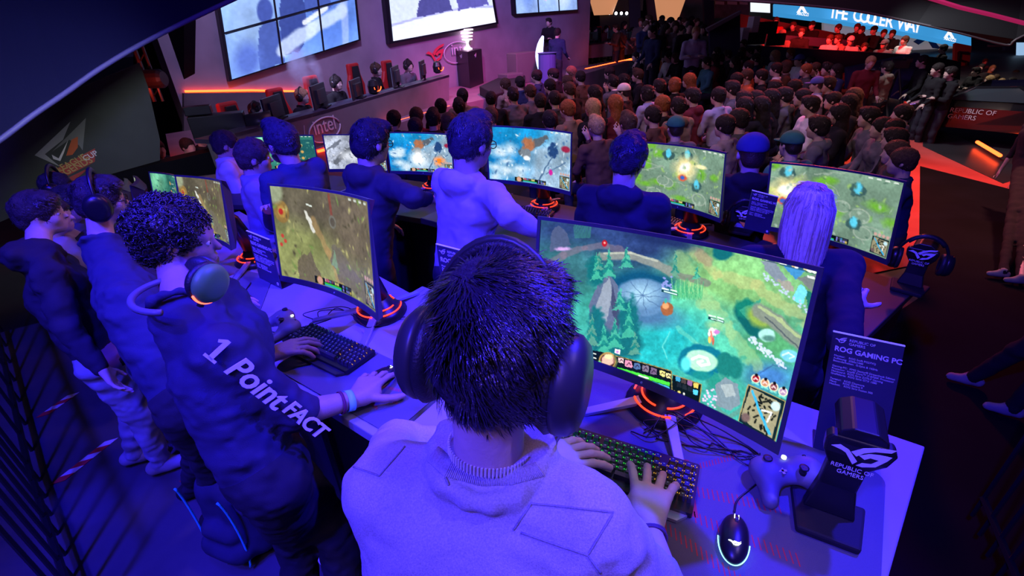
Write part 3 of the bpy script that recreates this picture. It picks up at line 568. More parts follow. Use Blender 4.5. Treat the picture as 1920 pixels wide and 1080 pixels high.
def paint_game(kind):
    def f(U, V):
        X, Y = U*160, V*90; r = random.Random(kind); sd = {'olive': 1, 'olive2': 2, 'ice': 3, 'ice2': 4, 'snow': 5, 'green': 6, 'green2': 7, 'dark': 8}[kind]
        if kind.startswith('olive'):
            p = Paint(X, Y, c8(140, 146, 92)); p.ell(60, 10, 110, 26, c8(98, 92, 78), .8, .9); p.ell(130, 25, 60, 40, c8(110, 100, 84), .8, .9); p.noise(30, .3, sd); p.noise(6, .14, sd+4)
            p.line([(55, 30), (75, 55), (90, 80)], 5, c8(185, 150, 100), .6, 4, 12); p.ell(11, 24, 10, 11, c8(150, 120, 70), .15); p.ell(11, 24, 5, 6, c8(190, 150, 80), .3, .9); p.ell(10, 24, 3, 3, c8(190, 50, 50), .4); p.ell(4, 5, 12, 12, c8(160, 170, 140), .3, .7)
            p.poly([(22, 90), (26, 70), (36, 62), (48, 60), (52, 72), (60, 85), (60, 90)], c8(110, 100, 84), .9, 4, 8); p.poly([(76, 62), (84, 45), (98, 50), (120, 62), (140, 76), (135, 90), (90, 80)], c8(116, 110, 98), .9, 5, 8); p.poly([(78, 66), (84, 50), (92, 72)], c8(130, 160, 130), .9, 3, 6)
            p.line([(46, 22), (50, 30), (54, 38)], 2.6, c8(225, 225, 215), 1, 2, 4); p.line([(48, 14), (55, 15)], .8, c8(230, 240, 230)); p.line([(84, 2), (86, 22)], 2, c8(150, 70, 60), .7, 2); p.ell(87, 26, 6, 6, c8(120, 120, 110), .15); p.ell(87, 26, 4, 4, c8(96, 90, 80), .2)
            for x, y in ((8, 48), (11, 53), (5, 57)): p.ell(x, y, 2, 2, c8(200, 70, 60), .4)
        elif kind.startswith('ice'):
            p = Paint(X, Y, c8(150, 180, 205)); p.ell(15, 30, 60, 80, c8(20, 120, 190), .7, .95); p.ell(60, 5, 60, 22, c8(30, 140, 200), .8, .9); p.noise(24, .35, sd); p.noise(6, .12, sd)
            for k in range(9): p.ell(r.uniform(10, 60), r.uniform(30, 90), r.uniform(8, 18), r.uniform(5, 12), c8(205, 225, 240), .9, .7, 0, .6)
            p.line([(60, 40), (85, 25), (110, 12)], 5, c8(90, 90, 96), .9, 5, 8); p.ell(75, 26, 12, 12, c8(170, 110, 80), .4, .9, 0, .9); p.ell(70, 40, 10, 8, c8(120, 130, 140), .3, .9, 0, .9); p.ell(72, 48, 6, 4, c8(240, 245, 250), .5)
            p.ell(125, 30, 10, 12, c8(40, 70, 120), .25, .9, 0, .8); p.ell(150, 25, 9, 5, c8(150, 40, 70), .4, .9); p.line([(90, 90), (110, 60), (125, 40)], 1.2, c8(60, 90, 130), .8, 3, 12); p.line([(110, 70), (150, 45)], 1, c8(70, 100, 140), .8, 3, 12); p.ell(120, 66, 4, 5, c8(200, 40, 150), .4, .9)
            if kind == 'ice2': p.ell(125, 62, 16, 12, c8(230, 160, 120), .6, .9, 0, .9); p.ell(125, 62, 7, 6, c8(255, 130, 40), .5); p.ell(70, 60, 22, 20, c8(250, 250, 250), .9, .9)
        elif kind == 'snow':
            p = Paint(X, Y, c8(165, 172, 190)); p.noise(20, .4, sd); p.noise(5, .2, sd); p.line([(20, 70), (70, 30), (110, 5)], 7, c8(80, 84, 92), .8, 8, 10); p.ell(60, 55, 30, 14, c8(210, 215, 225), .8, .8, 0, .7); p.line([(0, 40), (40, 15)], 3, c8(90, 96, 110), .8, 6, 8)
        elif kind == 'dark':
            p = Paint(X, Y, c8(46, 110, 100)); p.ell(20, 20, 50, 40, c8(120, 200, 160), .8, .7); p.noise(20, .4, sd); p.poly([(85, 10), (160, 10), (160, 90), (85, 90)], c8(30, 80, 90), .7)
            for k in range(8): p.ell(92+(k % 2)*34, 18+k*9, 4, 4, c8(200, 160, 90), .3, 1, 0, .6); p.line([(100, 18+k*9), (118, 18+k*9)], .8, c8(190, 210, 200), .8)
        else:
            p = Paint(X, Y, c8(118, 148, 128)); p.noise(28, .3, sd)
            for k in range(14): p.ell(r.uniform(0, 160), r.uniform(0, 90), r.uniform(5, 16), r.uniform(4, 10), c8(110, 175, 60), .7, .75, 0, .9)
            for k in range(12): x, y = r.uniform(0, 160), r.uniform(0, 90); p.line([(x, y), (x+r.uniform(-40, 40), y+r.uniform(-20, 20))], .9, c8(160, 175, 160), .6, 6, 16)
            for k in range(5): x, y = r.uniform(20, 150), r.uniform(20, 80); a = r.uniform(10, 16); p.ell(x, y, a, a*.7, c8(165, 180, 165), .1, .5); p.ell(x, y, a*.85, a*.58, c8(122, 148, 130), .1, .8)
            for x, y in (((58, 15), (92, 14), (112, 55)) if kind == 'green2' else ((22, 12), (110, 20), (112, 62))): p.ell(x, y, 10, 8, c8(60, 90, 90), .2, .9, 0, .9); p.ell(x, y-3, 5, 7, c8(90, 200, 230), .4, .9, 0, .6)
            cx, cy = (88, 30) if kind == 'green2' else (22, 34)
            p.ell(cx, cy, 22, 16, c8(240, 225, 160), .8, .9, -.4, .9); p.ell(cx, cy, 10, 7, c8(255, 255, 240), .6, 1, -.4, .7); p.ell(cx+30, cy-5, 10, 3, c8(255, 240, 180), .6, .9); p.ell(cx-3, cy+16, 8, 5, c8(220, 90, 60), .4, .8, 0, .8); p.ell(cx-3, cy+16, 4, 3, c8(60, 100, 190), .4)
        pal = {'o': [c8(190, 185, 120), c8(84, 80, 62), c8(120, 150, 80)], 'i': [c8(225, 240, 250), c8(70, 110, 160), c8(120, 160, 190)], 's': [c8(230, 232, 240), c8(110, 116, 130), c8(150, 156, 170)], 'g': [c8(150, 190, 110), c8(80, 110, 95), c8(170, 190, 175)], 'd': [c8(80, 160, 140), c8(30, 80, 80), c8(120, 180, 150)]}[kind[0]]
        for k in range(90): p.ell(r.uniform(0, 160), r.uniform(0, 90), r.uniform(.8, 5), r.uniform(.6, 2.5), pal[k % 3], .6, .5, r.uniform(0, 3), 1.0)
        p.noise(2.2, .12, 33); hud(p, 48, 82, 1, 0.0, 62, 8)
        minimap(p, [(138, 68), (159, 68), (159, 89), (138, 89)])
        for i in range(4): p.ell(141+i*5, 65, 2, 2, c8(200, 160, 150), .3); p.line([(120+i*10, 2.5), (124+i*10, 2.5)], .9, c8(220, 230, 220), .9)
        return p.C
    return f
def paint_stream(kind):
    def f(U, V):
        X, Y = U*160, V*90
        if kind == 'left':
            p = Paint(X, Y, c8(120, 160, 245)); p.ell(30, 30, 34, 60, c8(160, 195, 255), .9, .8); p.ell(130, 60, 50, 50, c8(95, 135, 235), .9, .8); p.noise(30, .25, 2); s = c8(66, 84, 165); s2 = c8(52, 66, 140)
            p.ell(46, 30, 9, 13, s, .2); p.poly([(32, 90), (36, 48), (46, 38), (60, 46), (64, 70), (60, 90)], s, .9, 4, 12); p.poly([(62, 84), (62, 30), (70, 10), (84, 6), (92, 24), (94, 62), (80, 84)], s2, .9, 4, 12); p.ell(104, 10, 10, 12, s, .2); p.poly([(92, 40), (94, 22), (110, 18), (124, 30), (130, 44), (110, 50)], s, .9, 3, 12); p.ell(128, 14, 8, 10, c8(100, 120, 200), .3)
            p.line([(60, 74), (100, 62), (140, 52)], 8, c8(205, 222, 255), .8, 5, 16); p.line([(90, 54), (120, 44)], 3, c8(235, 240, 255), .9, 2); p.ell(20, 75, 16, 20, c8(90, 115, 205), .5, .7); p.poly([(50, 0), (64, 0), (62, 8), (50, 8)], c8(235, 245, 255), .9); p.line([(146, 0), (142, 90)], 5, c8(190, 205, 255), .5, 3)
        elif kind == 'centre':
            p = Paint(X, Y, c8(225, 228, 255)); p.ell(0, 30, 70, 60, c8(205, 215, 250), .9, .9); s = c8(72, 70, 135); p.poly([(0, 0), (160, 0), (160, 70), (110, 62), (60, 64), (0, 70)], c8(190, 200, 240), .9, 3, 30); p.line([(0, 70), (50, 65), (110, 63), (160, 68)], 1.5, c8(150, 150, 220), .8)
            p.ell(62, 26, 9, 13, c8(205, 150, 160), .15); p.ell(61, 18, 10, 8, c8(60, 45, 80), .2); p.poly([(36, 66), (40, 46), (56, 38), (72, 38), (86, 50), (90, 64)], s, 1, 3, 12); p.ell(118, 22, 9, 13, c8(200, 150, 160), .15); p.ell(121, 14, 11, 9, c8(52, 44, 84), .2); p.poly([(98, 66), (100, 48), (112, 36), (132, 32), (148, 42), (154, 64)], c8(86, 82, 160), 1, 3, 12)
            p.ell(108, 30, 3, 3, c8(230, 230, 235), .3); p.line([(108, 32), (104, 46)], 1.2, c8(80, 80, 120)); p.ell(112, 38, 4, 3, c8(210, 160, 165), .3); p.line([(88, 40), (98, 41)], 1.4, c8(255, 255, 255), .8)
        else:
            p = Paint(X, Y, c8(150, 180, 245)); p.noise(40, .3, 4); p.line([(40, 20), (70, 60), (110, 40)], 8, c8(235, 190, 225), .7, 8, 14); p.ell(30, 40, 16, 40, c8(110, 140, 225), .6, .7); p.ell(120, 60, 20, 26, c8(200, 220, 255), .7, .7)
        p.noise(3, .08, 11); return p.C
    return f
def grid_mesh(name, nx, ny, shape, colf, material, parent, gamma=2.2):
    u, v = np.meshgrid(np.linspace(0, 1, nx), np.linspace(0, 1, ny)); P = shape(u, v).reshape(-1, 3)
    i = np.arange(nx*ny).reshape(ny, nx); Fc = np.stack([i[:-1, :-1], i[1:, :-1], i[1:, 1:], i[:-1, 1:]], -1).reshape(-1, 4)
    o = mesh_obj(name, P, Fc, material, parent); C = np.clip(colf(u, v), 0, 1)**gamma
    at = o.data.color_attributes.new('paint', 'FLOAT_COLOR', 'POINT'); at.data.foreach_set('color', np.hstack([C, np.ones((len(C), 1))]).astype(np.float32).ravel()); return o
# ------------------------------------------------------------------ logo shapes (2-D outlines, unit size)
EYE = [[(-.5, .02), (-.36, .10), (-.2, .03), (-.02, -.2), (-.08, -.3), (-.24, -.06), (-.32, -.02)],
       [(-.16, .0), (.0, .16), (.22, .27), (.5, .33), (.44, .24), (.2, .16), (.04, .05), (-.06, -.08)],
       [(-.02, -.04), (.12, .07), (.3, .12), (.47, .14), (.42, .02), (.28, -.2), (.08, -.3), (-.02, -.3), (.06, -.2), (.2, -.16), (.3, -.02), (.16, -.02), (.08, -.1)]]
def flat_shape(name, polys, M, mat_, parent, th=.0012):     # M: 4x4, outlines drawn in its x-y plane, raised along z
    b = MB(); M = np.array(M)
    for P in polys:
        Q = np.array([(x, y, 0) for x, y in P]) @ M[:3, :3].T+M[:3, 3]; b.prism(Q, M[:3, 2]/np.linalg.norm(M[:3, 2])*th)
    return b.build(name, mat_, parent)
def text(name, body, size, M, mat_, parent=None, ext=.0008, align='LEFT', shear=0, bold=0, space=1.0):
    cu = bpy.data.curves.new(name, 'FONT'); cu.body = body; cu.size = size; cu.extrude = ext; cu.align_x = align; cu.shear = shear; cu.offset = bold; cu.space_character = space; cu.resolution_u = 3
    tmp = bpy.data.objects.new(name, cu); COL.objects.link(tmp); dg = bpy.context.evaluated_depsgraph_get(); me = bpy.data.meshes.new_from_object(tmp.evaluated_get(dg)); bpy.data.objects.remove(tmp)
    me.name = name; me.transform(Matrix([list(map(float, r)) for r in np.array(M)])); me.materials.clear(); me.materials.append(mat_)
    o = bpy.data.objects.new(name, me); COL.objects.link(o); o.parent = parent; return o
def m4(x, y, z, t):
    M = np.eye(4); M[:3, 0], M[:3, 1], M[:3, 2], M[:3, 3] = x, y, z, t; return M
def rot_ypr(yaw, tilt, roll):
    return np.array(Matrix.Rotation(math.radians(yaw), 3, 'Z') @ Matrix.Rotation(math.radians(tilt), 3, 'X') @ Matrix.Rotation(math.radians(roll), 3, 'Y'))
# ------------------------------------------------------------------ desk gear
def monitor(c, ypr, w, paint, desk_z, label, group, res=(150, 85), stand=True, power=None, cableface=True):
    c = np.array(c, float); R = rot_ypr(*ypr); h = w*.588; root = empty('curved_monitor', (c[0], c[1], desk_z), 0, label, 'monitor', group); base = np.array([c[0], c[1], desk_z])
    def cv(x, z, off): x = np.asarray(x, float); return np.stack([x, -(x**2)/(2*1.15)+off, np.broadcast_to(z, x.shape)+0*x], -1)
    T = lambda P: P @ R.T+c-base
    b = MB(); n = 14; xs = np.linspace(-w/2, w/2, n)
    fr = T(cv(xs, h/2, 0)), T(cv(xs, -h/2, 0)), T(cv(xs*.985, h/2-.006, .022)), T(cv(xs*.985, -h/2+.006, .022)), T(cv(xs*.6, h*.3, .06)), T(cv(xs*.6, -h*.3, .06))
    V = np.vstack(fr); F = []
    for i in range(n-1):
        j = i+1; F += [[i, n+i, n+j, j], [2*n+i, i, j, 2*n+j], [4*n+i, 2*n+i, 2*n+j, 4*n+j], [5*n+i, 4*n+i, 4*n+j, 5*n+j], [3*n+i, 5*n+i, 5*n+j, 3*n+j], [n+i, 3*n+i, 3*n+j, n+j]]
    for i, s in ((0, 1), (n-1, -1)):
        q = [i, 2*n+i, 4*n+i, 5*n+i, 3*n+i, n+i]; F.append(q if s > 0 else q[::-1])
    b.add(V, F); b.build('housing', mat('monitor_plastic', (.09, .09, .11), .38), root)
    bz = .009; bb = .024
    b = MB()
    for x0, x1, z0, z1 in ((-w/2, w/2, h/2-bz, h/2), (-w/2, w/2, -h/2, -h/2+bb), (-w/2, -w/2+bz, -h/2+bb, h/2-bz), (w/2-bz, w/2, -h/2+bb, h/2-bz)):
        k = 14; xs = np.linspace(x0, x1, k); P = [T(cv(xs, z1, -.004)), T(cv(xs, z0, -.004)), T(cv(xs, z1, .002)), T(cv(xs, z0, .002))]
        F = []
        for i in range(k-1): F += [[k+i, k+i+1, i+1, i], [i, i+1, 2*k+i+1, 2*k+i], [3*k+i, 3*k+i+1, k+i+1, k+i]]
        F += [[0, 2*k, 3*k, k], [k-1, 2*k-1, 4*k-1, 3*k-1]]; b.add(np.vstack(P), F)
    b.build('bezel', mat('bezel_plastic', (.06, .06, .075), .35), root)
    sh = lambda u, v: T(cv((u-.5)*(w-2*bz), (h/2-bz)-v*(h-bz-bb), -.001))
    ms = M_screen if power is None else mat('screen_picture_%d' % int(power*100), (0, 0, 0), .25, emit='attr', power=power, spec=.2)
    grid_mesh('screen', res[0], res[1], sh, paint, ms, root)
    b = MB(); p = T(np.array([[0, -.006, -h/2+.012]]))[0]; b.ball(p, .0035, 5); b.build('power_light', M_silver, root)
    if stand:
        up = T(np.array([[0, .05, -.02], [0, .1, -.06]])); fz = .012; cx, cy = up[1][:2]; yw = math.radians(ypr[0]); X = np.array([math.cos(yw), math.sin(yw), 0]); Yv = np.array([-math.sin(yw), math.cos(yw), 0])
        ft = np.array([cx, cy, 0])+Yv*.05
        b = MB(); b.tube([up[0], up[1], ft+[0, 0, .08]], [.03, .035, .045], 10); b.build('stand_column', M_black, root, True)
        b = MB(); b.lathe([(.02, 0), (.105, .002), (.11, .012), (.085, .032), (.06, .046), (.045, .08)], None, ft, 24); ho = b.build('stand_hub', M_black, root, True)
        b = MB()
        for k, rr in enumerate((.045, .066, .088)):
            for a0 in (0, 1.9, 3.9): b.tube([ft+np.array([rr*math.cos(a), rr*math.sin(a), .085-.55*rr]) for a in np.linspace(a0+k*.6, a0+k*.6+1.5, 10)], .003, 5)
        b.build('hub_light', mat('hub_red_light', (.1, 0, 0), .5, emit=(1, .035, .01), power=3.2), ho)
        for a, L in ((-2.25, .27), (-.9, .27), (math.pi/2, .2)):
            dv = X*math.cos(a)+Yv*math.sin(a); sd = np.cross([0, 0, 1], dv); P = [ft+dv*.05+sd*.016+[0, 0, .04], ft+dv*L+sd*.012+[0, 0, .012], ft+dv*L-sd*.012+[0, 0, .012], ft+dv*.05-sd*.016+[0, 0, .04]]
            b = MB(); b.prism(P, (0, 0, -.012)); b.build('stand_leg', M_silver, root, bevel=.002)
    return root
def keyboard(c, yaw, label, w=.36, d=.135, glow=(.05, 1, .1), glow2=(1, .5, .05), group='mechanical keyboards on the desks', rest=True, gp=1.3):
    root = empty('keyboard', c, yaw, label, 'keyboard', group); b = MB(); o2 = [(x, y) for x, y in rrect(w, d, .006)]
    b.prism([(x, y, .006) for x, y in o2], (0, 0, .016)); b.build('case', M_black, root)
    b = MB(); g = MB(); g2 = MB(); lg = MB(); k = .0175; rows = [(.052, 0), (.029, 0), (.0115, .003), (-.006, .006), (-.0235, .008), (-.041, .0)]; ks = w/.36
    for ri, (y, off) in enumerate(rows):
        x = -w/2+.012
        while x < w/2-.012:
            ww = k
            if ri == 5 and -w/2+.06 < x < w/2-.16: ww = k*6
            elif ri in (2, 3, 4) and x < -w/2+.015: ww = k*(1.4+.3*(ri-2))
            if ri == 0 and abs(((x+w/2-.03) % (k*4.55))) < .006: x += .009; continue
            if abs(x-(w/2-.083)) < .008: x += .010; continue
            x1 = min(x+ww, w/2-.006); m = .0012
            P = np.array([[x+m, y-.0075, .022], [x1-m, y-.0075, .022], [x1-m, y+.0075, .022], [x+m, y+.0075, .022], [x+m+.002, y-.005, .0345], [x1-m-.002, y-.005, .0345], [x1-m-.002, y+.006, .036], [x+m+.002, y+.006, .036]])
            b.add(P, [[3, 2, 1, 0], [4, 5, 6, 7], [0, 1, 5, 4], [1, 2, 6, 5], [2, 3, 7, 6], [3, 0, 4, 7]])
            (g if x < w*.18 else g2).box(((x+x1)/2, y+.0092, .0245), ((x1-x)*.9, .0016, .002)); lg.box(((x+x1)/2, y+.003, .0357), (.0032, .002, .0006))
            x += ww+.0012
    b.build('keycaps', M_dark, root); lg.build('key_legends', mat('key_legend', (.3, .3, .3), .5, emit=(.4, .8, .5), power=.10), root); g.build('key_light', mat('key_glow_a%s' % str(glow), (0, .1, 0), .5, emit=glow, power=gp), root); g2.build('key_light', mat('key_glow_b%s' % str(glow2), (0, .1, 0), .5, emit=glow2, power=gp), root)
    b = MB(); b.prism([(-w/2+.01, -d/2, .003), (w/2-.01, -d/2, .003), (w/2-.03, -d/2-.022, .003), (-w/2+.03, -d/2-.022, .003)], (0, 0, .009)); pl = b.build('front_lip', M_silver if rest else M_dark, root)
    flat_shape('emblem', EYE, m4((.03, 0, 0), (0, .03, 0), (0, 0, 1), (-.03, -d/2-.009, .0122)), M_matte, pl, .0006)
    return root
def mouse(c, yaw, label, glow=True, group='computer mice'):
    root = empty('computer_mouse', c, yaw, label, 'computer mouse', group)
    T = [ell((0, -.004, .012), (.031, .06, .026), None, .01), half((0, 0, 0.002), (0, 0, -1)), half((.034, 0, 0), (1, 0, .2)), half((-.034, 0, 0), (-1, 0, .2))]
    V, Q = grow(T, .0022); mesh_obj('shell', V, Q, M_black, root)
    b = MB(); b.lathe([(.001, -.0035), (.009, -.0035), (.009, .0035), (.001, .0035)], [[0, 0, 1], [0, 1, 0], [-1, 0, 0]], (0, .03, .03), 16); b.build('scroll_wheel', M_rubber, root)
    b = MB(); [b.box((x, .037, .0315), (.0016, .012, .002)) for x in (-.004, .004)]; b.build('wheel_light', mat('mouse_white_light', (.1, .1, .1), .5, emit=(.75, .9, 1), power=5), root)
    if glow:
        b = MB(); b.tube([(.031*math.cos(a)*1.03, -.004+.06*math.sin(a)*1.02, .01) for a in np.linspace(math.pi*1.02, math.pi*1.98, 24)], .0011, 6); b.build('edge_light', mat('edge_cyan', (.1, .1, .1), .5, emit=(.25, .8, 1), power=3), root, True)
        flat_shape('emblem_light', EYE, m4((.026, 0, 0), (0, .026, -.006), (0, .2, 1), (-.001, -.03, .0352)), mat('logo_white_light', (.1, .1, .1), .5, emit=(.8, .9, 1), power=4), root, .0015)
    return root
def controller(c, yaw, label, colr=(.05, .05, .055), pitch=0):
    root = empty('game_controller', c, yaw, label, 'game controller', 'gamepads on the desks')
    T = [ell((0, .01, .032), (.07, .036, .02), None, .01)]
    for q in (-1, 1): T += [cone((q*.048, .01, .03), (q*.068, -.06, .018), .028, .018, .03), ell((q*.05, .015, .034), (.034, .032, .02), None, .02)]
    V, Q = grow(T, .0035); o = mesh_obj('shell', V, Q, mat('controller_plastic', (.17, .17, .19), .5), root)
    for x, y in ((-.047, .022), (.024, -.008)):
        b = MB(); b.lathe([(.011, .048), (.008, .055), (.0065, .061), (.0105, .064), (.0105, .067), (.006, .0665)], None, (x, y, 0), 16); b.build('thumbstick', M_rubber, root, True)
    b = MB(); b.box((-.024, -.008, .055), (.019, .006, .004)); b.box((-.024, -.008, .055), (.006, .019, .004)); b.build('direction_pad', M_silver, root)
    for x, y in ((.047, .034), (.047, .012), (.036, .023), (.058, .023)): b = MB(); b.lathe([(.0048, .05), (.0048, .057), (.002, .0585)], None, (x, y, 0), 12); b.build('button', M_black, root, True)
    b = MB(); b.lathe([(.006, .05), (.006, .0545), (.001, .055)], None, (0, .035, 0), 14); b.build('guide_button', mat('pad_white_light', (.1, .1, .1), .4, emit=(.8, .9, 1), power=2), root, True)
    return root
def headset_stand(base, yaw, top, label):
    root = empty('headset_stand', base, yaw, label, 'headset stand', 'headset stands'); h = top-base[2]
    b = MB(); b.prism([(-.06, -.05, 0), (.06, -.05, 0), (.075, .07, 0), (-.075, .07, 0)], (0, 0, .02)); b.build('base', M_matte, root, bevel=.006)
    b = MB(); P = []
    for z, wd_, y in ((.02, .05, .03), (h*.35, .036, .045), (h*.62, .036, .04), (h*.8, .055, .02), (h*.95, .06, .01), (h, .052, .01)):
        P += [(-wd_, y-.014, z), (wd_, y-.014, z), (wd_, y+.014, z), (-wd_, y+.014, z)]
    b.add(P, [[i*4+j, i*4+(j+1) % 4, i*4+4+(j+1) % 4, i*4+4+j] for i in range(5) for j in range(4)]+[[3, 2, 1, 0], [20, 21, 22, 23]]); po = b.build('post', M_black, root, bevel=.004)
    b = MB(); b.prism([(x, .0, h+z) for x, z in [(-.045, -.01), (.045, -.01), (.04, .012), (.02, .025), (-.02, .025), (-.04, .012)]], (0, .11, 0)); b.build('cradle', M_black, root, bevel=.004)
    flat_shape('emblem', EYE, m4((.1, 0, 0), (0, .02, .085), (0, -1, .2), (0, -.016, h*.93)), M_print, po, .001)
    text('lettering', 'REPUBLIC OF\nGAMERS', .0125, m4((1, 0, 0), (0, .2, 1), (0, -1, .2), (0, -.004, h*.70)), M_print, po, .0005, 'CENTER')
    return root
INFO = ['Monitor:    ROG Swift PG27VQ', 'Auflösung:  2560x1440', 'Besonderheiten:  G-Sync & 165Hz', '', 'Gaming-PC:  XMG Sector® Dreamhack Edition', 'Prozessor:  Intel® Core™ i7-8700K Processor', 'Mainboard:  ROG Strix Z370-F Gaming', 'Grafikkarte:  ROG Strix GTX 1080', '', 'Tastatur:   ROG Claymore', 'Maus:       ROG Gladius II', 'Headset:    ROG Strix Fusion 300']
def sign(bl, br, h, lean, label, top=None):
    """clear acrylic table sign whose printed face stands on the edge bl - br"""
    bl, br = np.array(bl, float), np.array(br, float); x = nz(br-bl); w = np.linalg.norm(br-bl); n0 = nz(np.cross(x, [0, 0, 1])); up = nz(np.array([0, 0, 1])*math.cos(lean)-n0*math.sin(lean)); n = np.cross(x, up)
    if top is not None: t_ = Z(*top, bl[2]+h)-bl; h = np.linalg.norm(t_); up = t_/h; n = nz(np.cross(x, up))
    root = empty('info_sign', bl, 0, label, 'sign', 'spec signs on the desks'); ac = mat('acrylic', (.5, .6, .9), .05, coat=.5, alpha=.35)
    b = MB(); b.prism([np.zeros(3), x*w, x*w+up*h, up*h], -n*.003); b.build('board', mat('sign_blue_print', (.045, .045, .09), .3, vary=.25, vscale=6), root)
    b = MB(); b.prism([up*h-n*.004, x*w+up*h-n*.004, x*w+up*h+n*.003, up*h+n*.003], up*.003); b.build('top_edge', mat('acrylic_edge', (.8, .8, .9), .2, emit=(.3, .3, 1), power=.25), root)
    b = MB(); b.prism([-n*.003, x*w-n*.003, x*w-n*.003-n0*.07, -n*.003-n0*.07], (0, 0, .003)); b.build('foot', M_black, root)
    s = w/.2
    P = lambda a, c_: m4(x, up, n, x*a+up*c_+n*.0008)
    text('heading', 'ROG GAMING PC', .024*s, P(.012*s, h-.062*s), M_print, root, .0006, bold=.0006*s)
    text('lettering', 'REPUBLIC OF\nGAMERS', .0125*s, P(.05*s, h-.022*s), M_print, root, .0005)
    flat_shape('emblem', EYE, m4(x*.034*s, up*.034*s, n, x*.026*s+up*(h-.022*s)+n*.0008), M_print, root, .0008)
    text('spec_text', '\n'.join(INFO), .0092*s, P(.014*s, h-.082*s), M_print, root, .0004)
    b = MB(); b.lathe([(.009*s, 0), (.009*s, .001)], np.stack([x, up, n], 1), x*(w-.022*s)+up*.022*s+n*.0008, 20); b.build('badge', M_print, root)
    return root
def cable(P, r, label, mt=None, group='cables on the desks', n=8, parent=None, name='cable'):
    b = MB(); b.tube(spline(P, n), r, 6); o = b.build(name, mt or M_black, parent, True)
    return tag(o, label, 'cable', group) if parent is None else o
# ------------------------------------------------------------------ large structure of the booth
def struct(o): o['kind'] = 'structure'; return o
M_floor = mat('hall_floor', (.03, .03, .035), .5, vary=.3, vscale=2, bump=.1, bscale=60)
b = MB(); b.add([(-40, -6, -.2), (40, -6, -.2), (40, 60, -.2), (-40, 60, -.2)], [[0, 1, 2, 3]]); struct(b.build('floor_hall', M_floor))
b = MB(); b.prism([Z(-300, 700, 0)*[1, 1, 0], Z(250, 560, 0)*[1, 1, 0], Z(760, 520, 0)*[1, 1, 0], (1.45, 1.25, 0), (1.0, .78, 0), (.2, -.4, 0), (.2, -4, 0), (-6, -4, 0)], (0, 0, -.19))
struct(b.build('floor_platform', mat('platform_floor', (.075, .075, .09), .42, vary=.25, vscale=3)))
TH = math.radians(-36.5); dS = np.array([math.cos(TH), math.sin(TH), 0]); dN = np.array([-math.sin(TH), math.cos(TH), 0])
def ST(s, t, z=0.): return dS*s+dN*t+np.array([0, 0, z])
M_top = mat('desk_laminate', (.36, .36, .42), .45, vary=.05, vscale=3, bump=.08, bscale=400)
M_front = mat('desk_front', (.015, .015, .02), .5)
M_mat = mat('desk_mat', (.14, .14, .17), .8, bump=.35, bscale=600)
M_matprint = mat('mat_red_print', (.6, .05, .06), .8)
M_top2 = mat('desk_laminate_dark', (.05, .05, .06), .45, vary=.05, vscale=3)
def desk(P, z, label, top=None):
    P = [np.array([p[0], p[1], z]) for p in P]; c = sum(P)/4; root = empty('gaming_desk', (c[0], c[1], 0), 0, label, 'desk', 'counter desks of the front row'); o = np.array([c[0], c[1], 0])
    b = MB(); b.prism([p-o for p in P], (0, 0, -.04)); b.build('tabletop', top or M_top, root, bevel=.004)
    f = nz(P[1]-P[0]); n = np.cross([0, 0, 1], f)
    b = MB(); b.prism([P[0]-o+n*.12-[0, 0, .04], P[1]-o+n*.12-[0, 0, .04], P[1]-o+n*.12-[0, 0, z], P[0]-o+n*.12-[0, 0, z]], n*.03); b.build('front_panel', M_front, root)
    for a, q in ((0, 3), (1, 2)):
        b = MB(); d = nz(P[q]-P[a]); s = f*(.02 if a == 0 else -.05); b.prism([P[a]-o+d*.1+s-[0, 0, .04], P[q]-o-d*.05+s-[0, 0, .04], P[q]-o-d*.05+s-[0, 0, z], P[a]-o+d*.1+s-[0, 0, z]], f*.03); b.build('side_panel', M_front, root)
    return root
D1 = 1.03
C = Z(1735, 837, D1); Dn = Z(1650, 1140, D1); E_ = C-dS*1.2; G = Z(721, 838, D1)
desk([G, Dn+(Dn-C)*.35+dS*0, C, C-dS*1.22], D1, 'desk under the big front monitor, where the person in the light sweater plays')
P2a = Z(507, 697, 1.0); P2b = Z(718, 829, 1.0)
desk([P2a, P2b, P2b+dN*.73, P2a+dN*.73+dS*.02], 1.0, 'desk beside the curly haired player, with the wired keyboard on a dark mat')
q = lambda x, y, z: Z(x, y, z)
A3 = P2a-dS*.03+dN*.02; n3 = np.array([-math.sin(TH-.1), math.cos(TH-.1), 0]); d3 = np.array([math.cos(TH-.14), math.sin(TH-.14), 0])
desk([A3-d3*1.05, A3, A3+dN*.72, A3-d3*1.05+n3*.72], .92, 'desk in front of the player wearing glasses and a red lit headset')
A4 = A3-d3*1.08
desk([A4-d3*1.3, A4, A4+n3*.72, A4-d3*1.3+n3*.72], .82, 'desk at the far left end of the front row, before the onlookers')
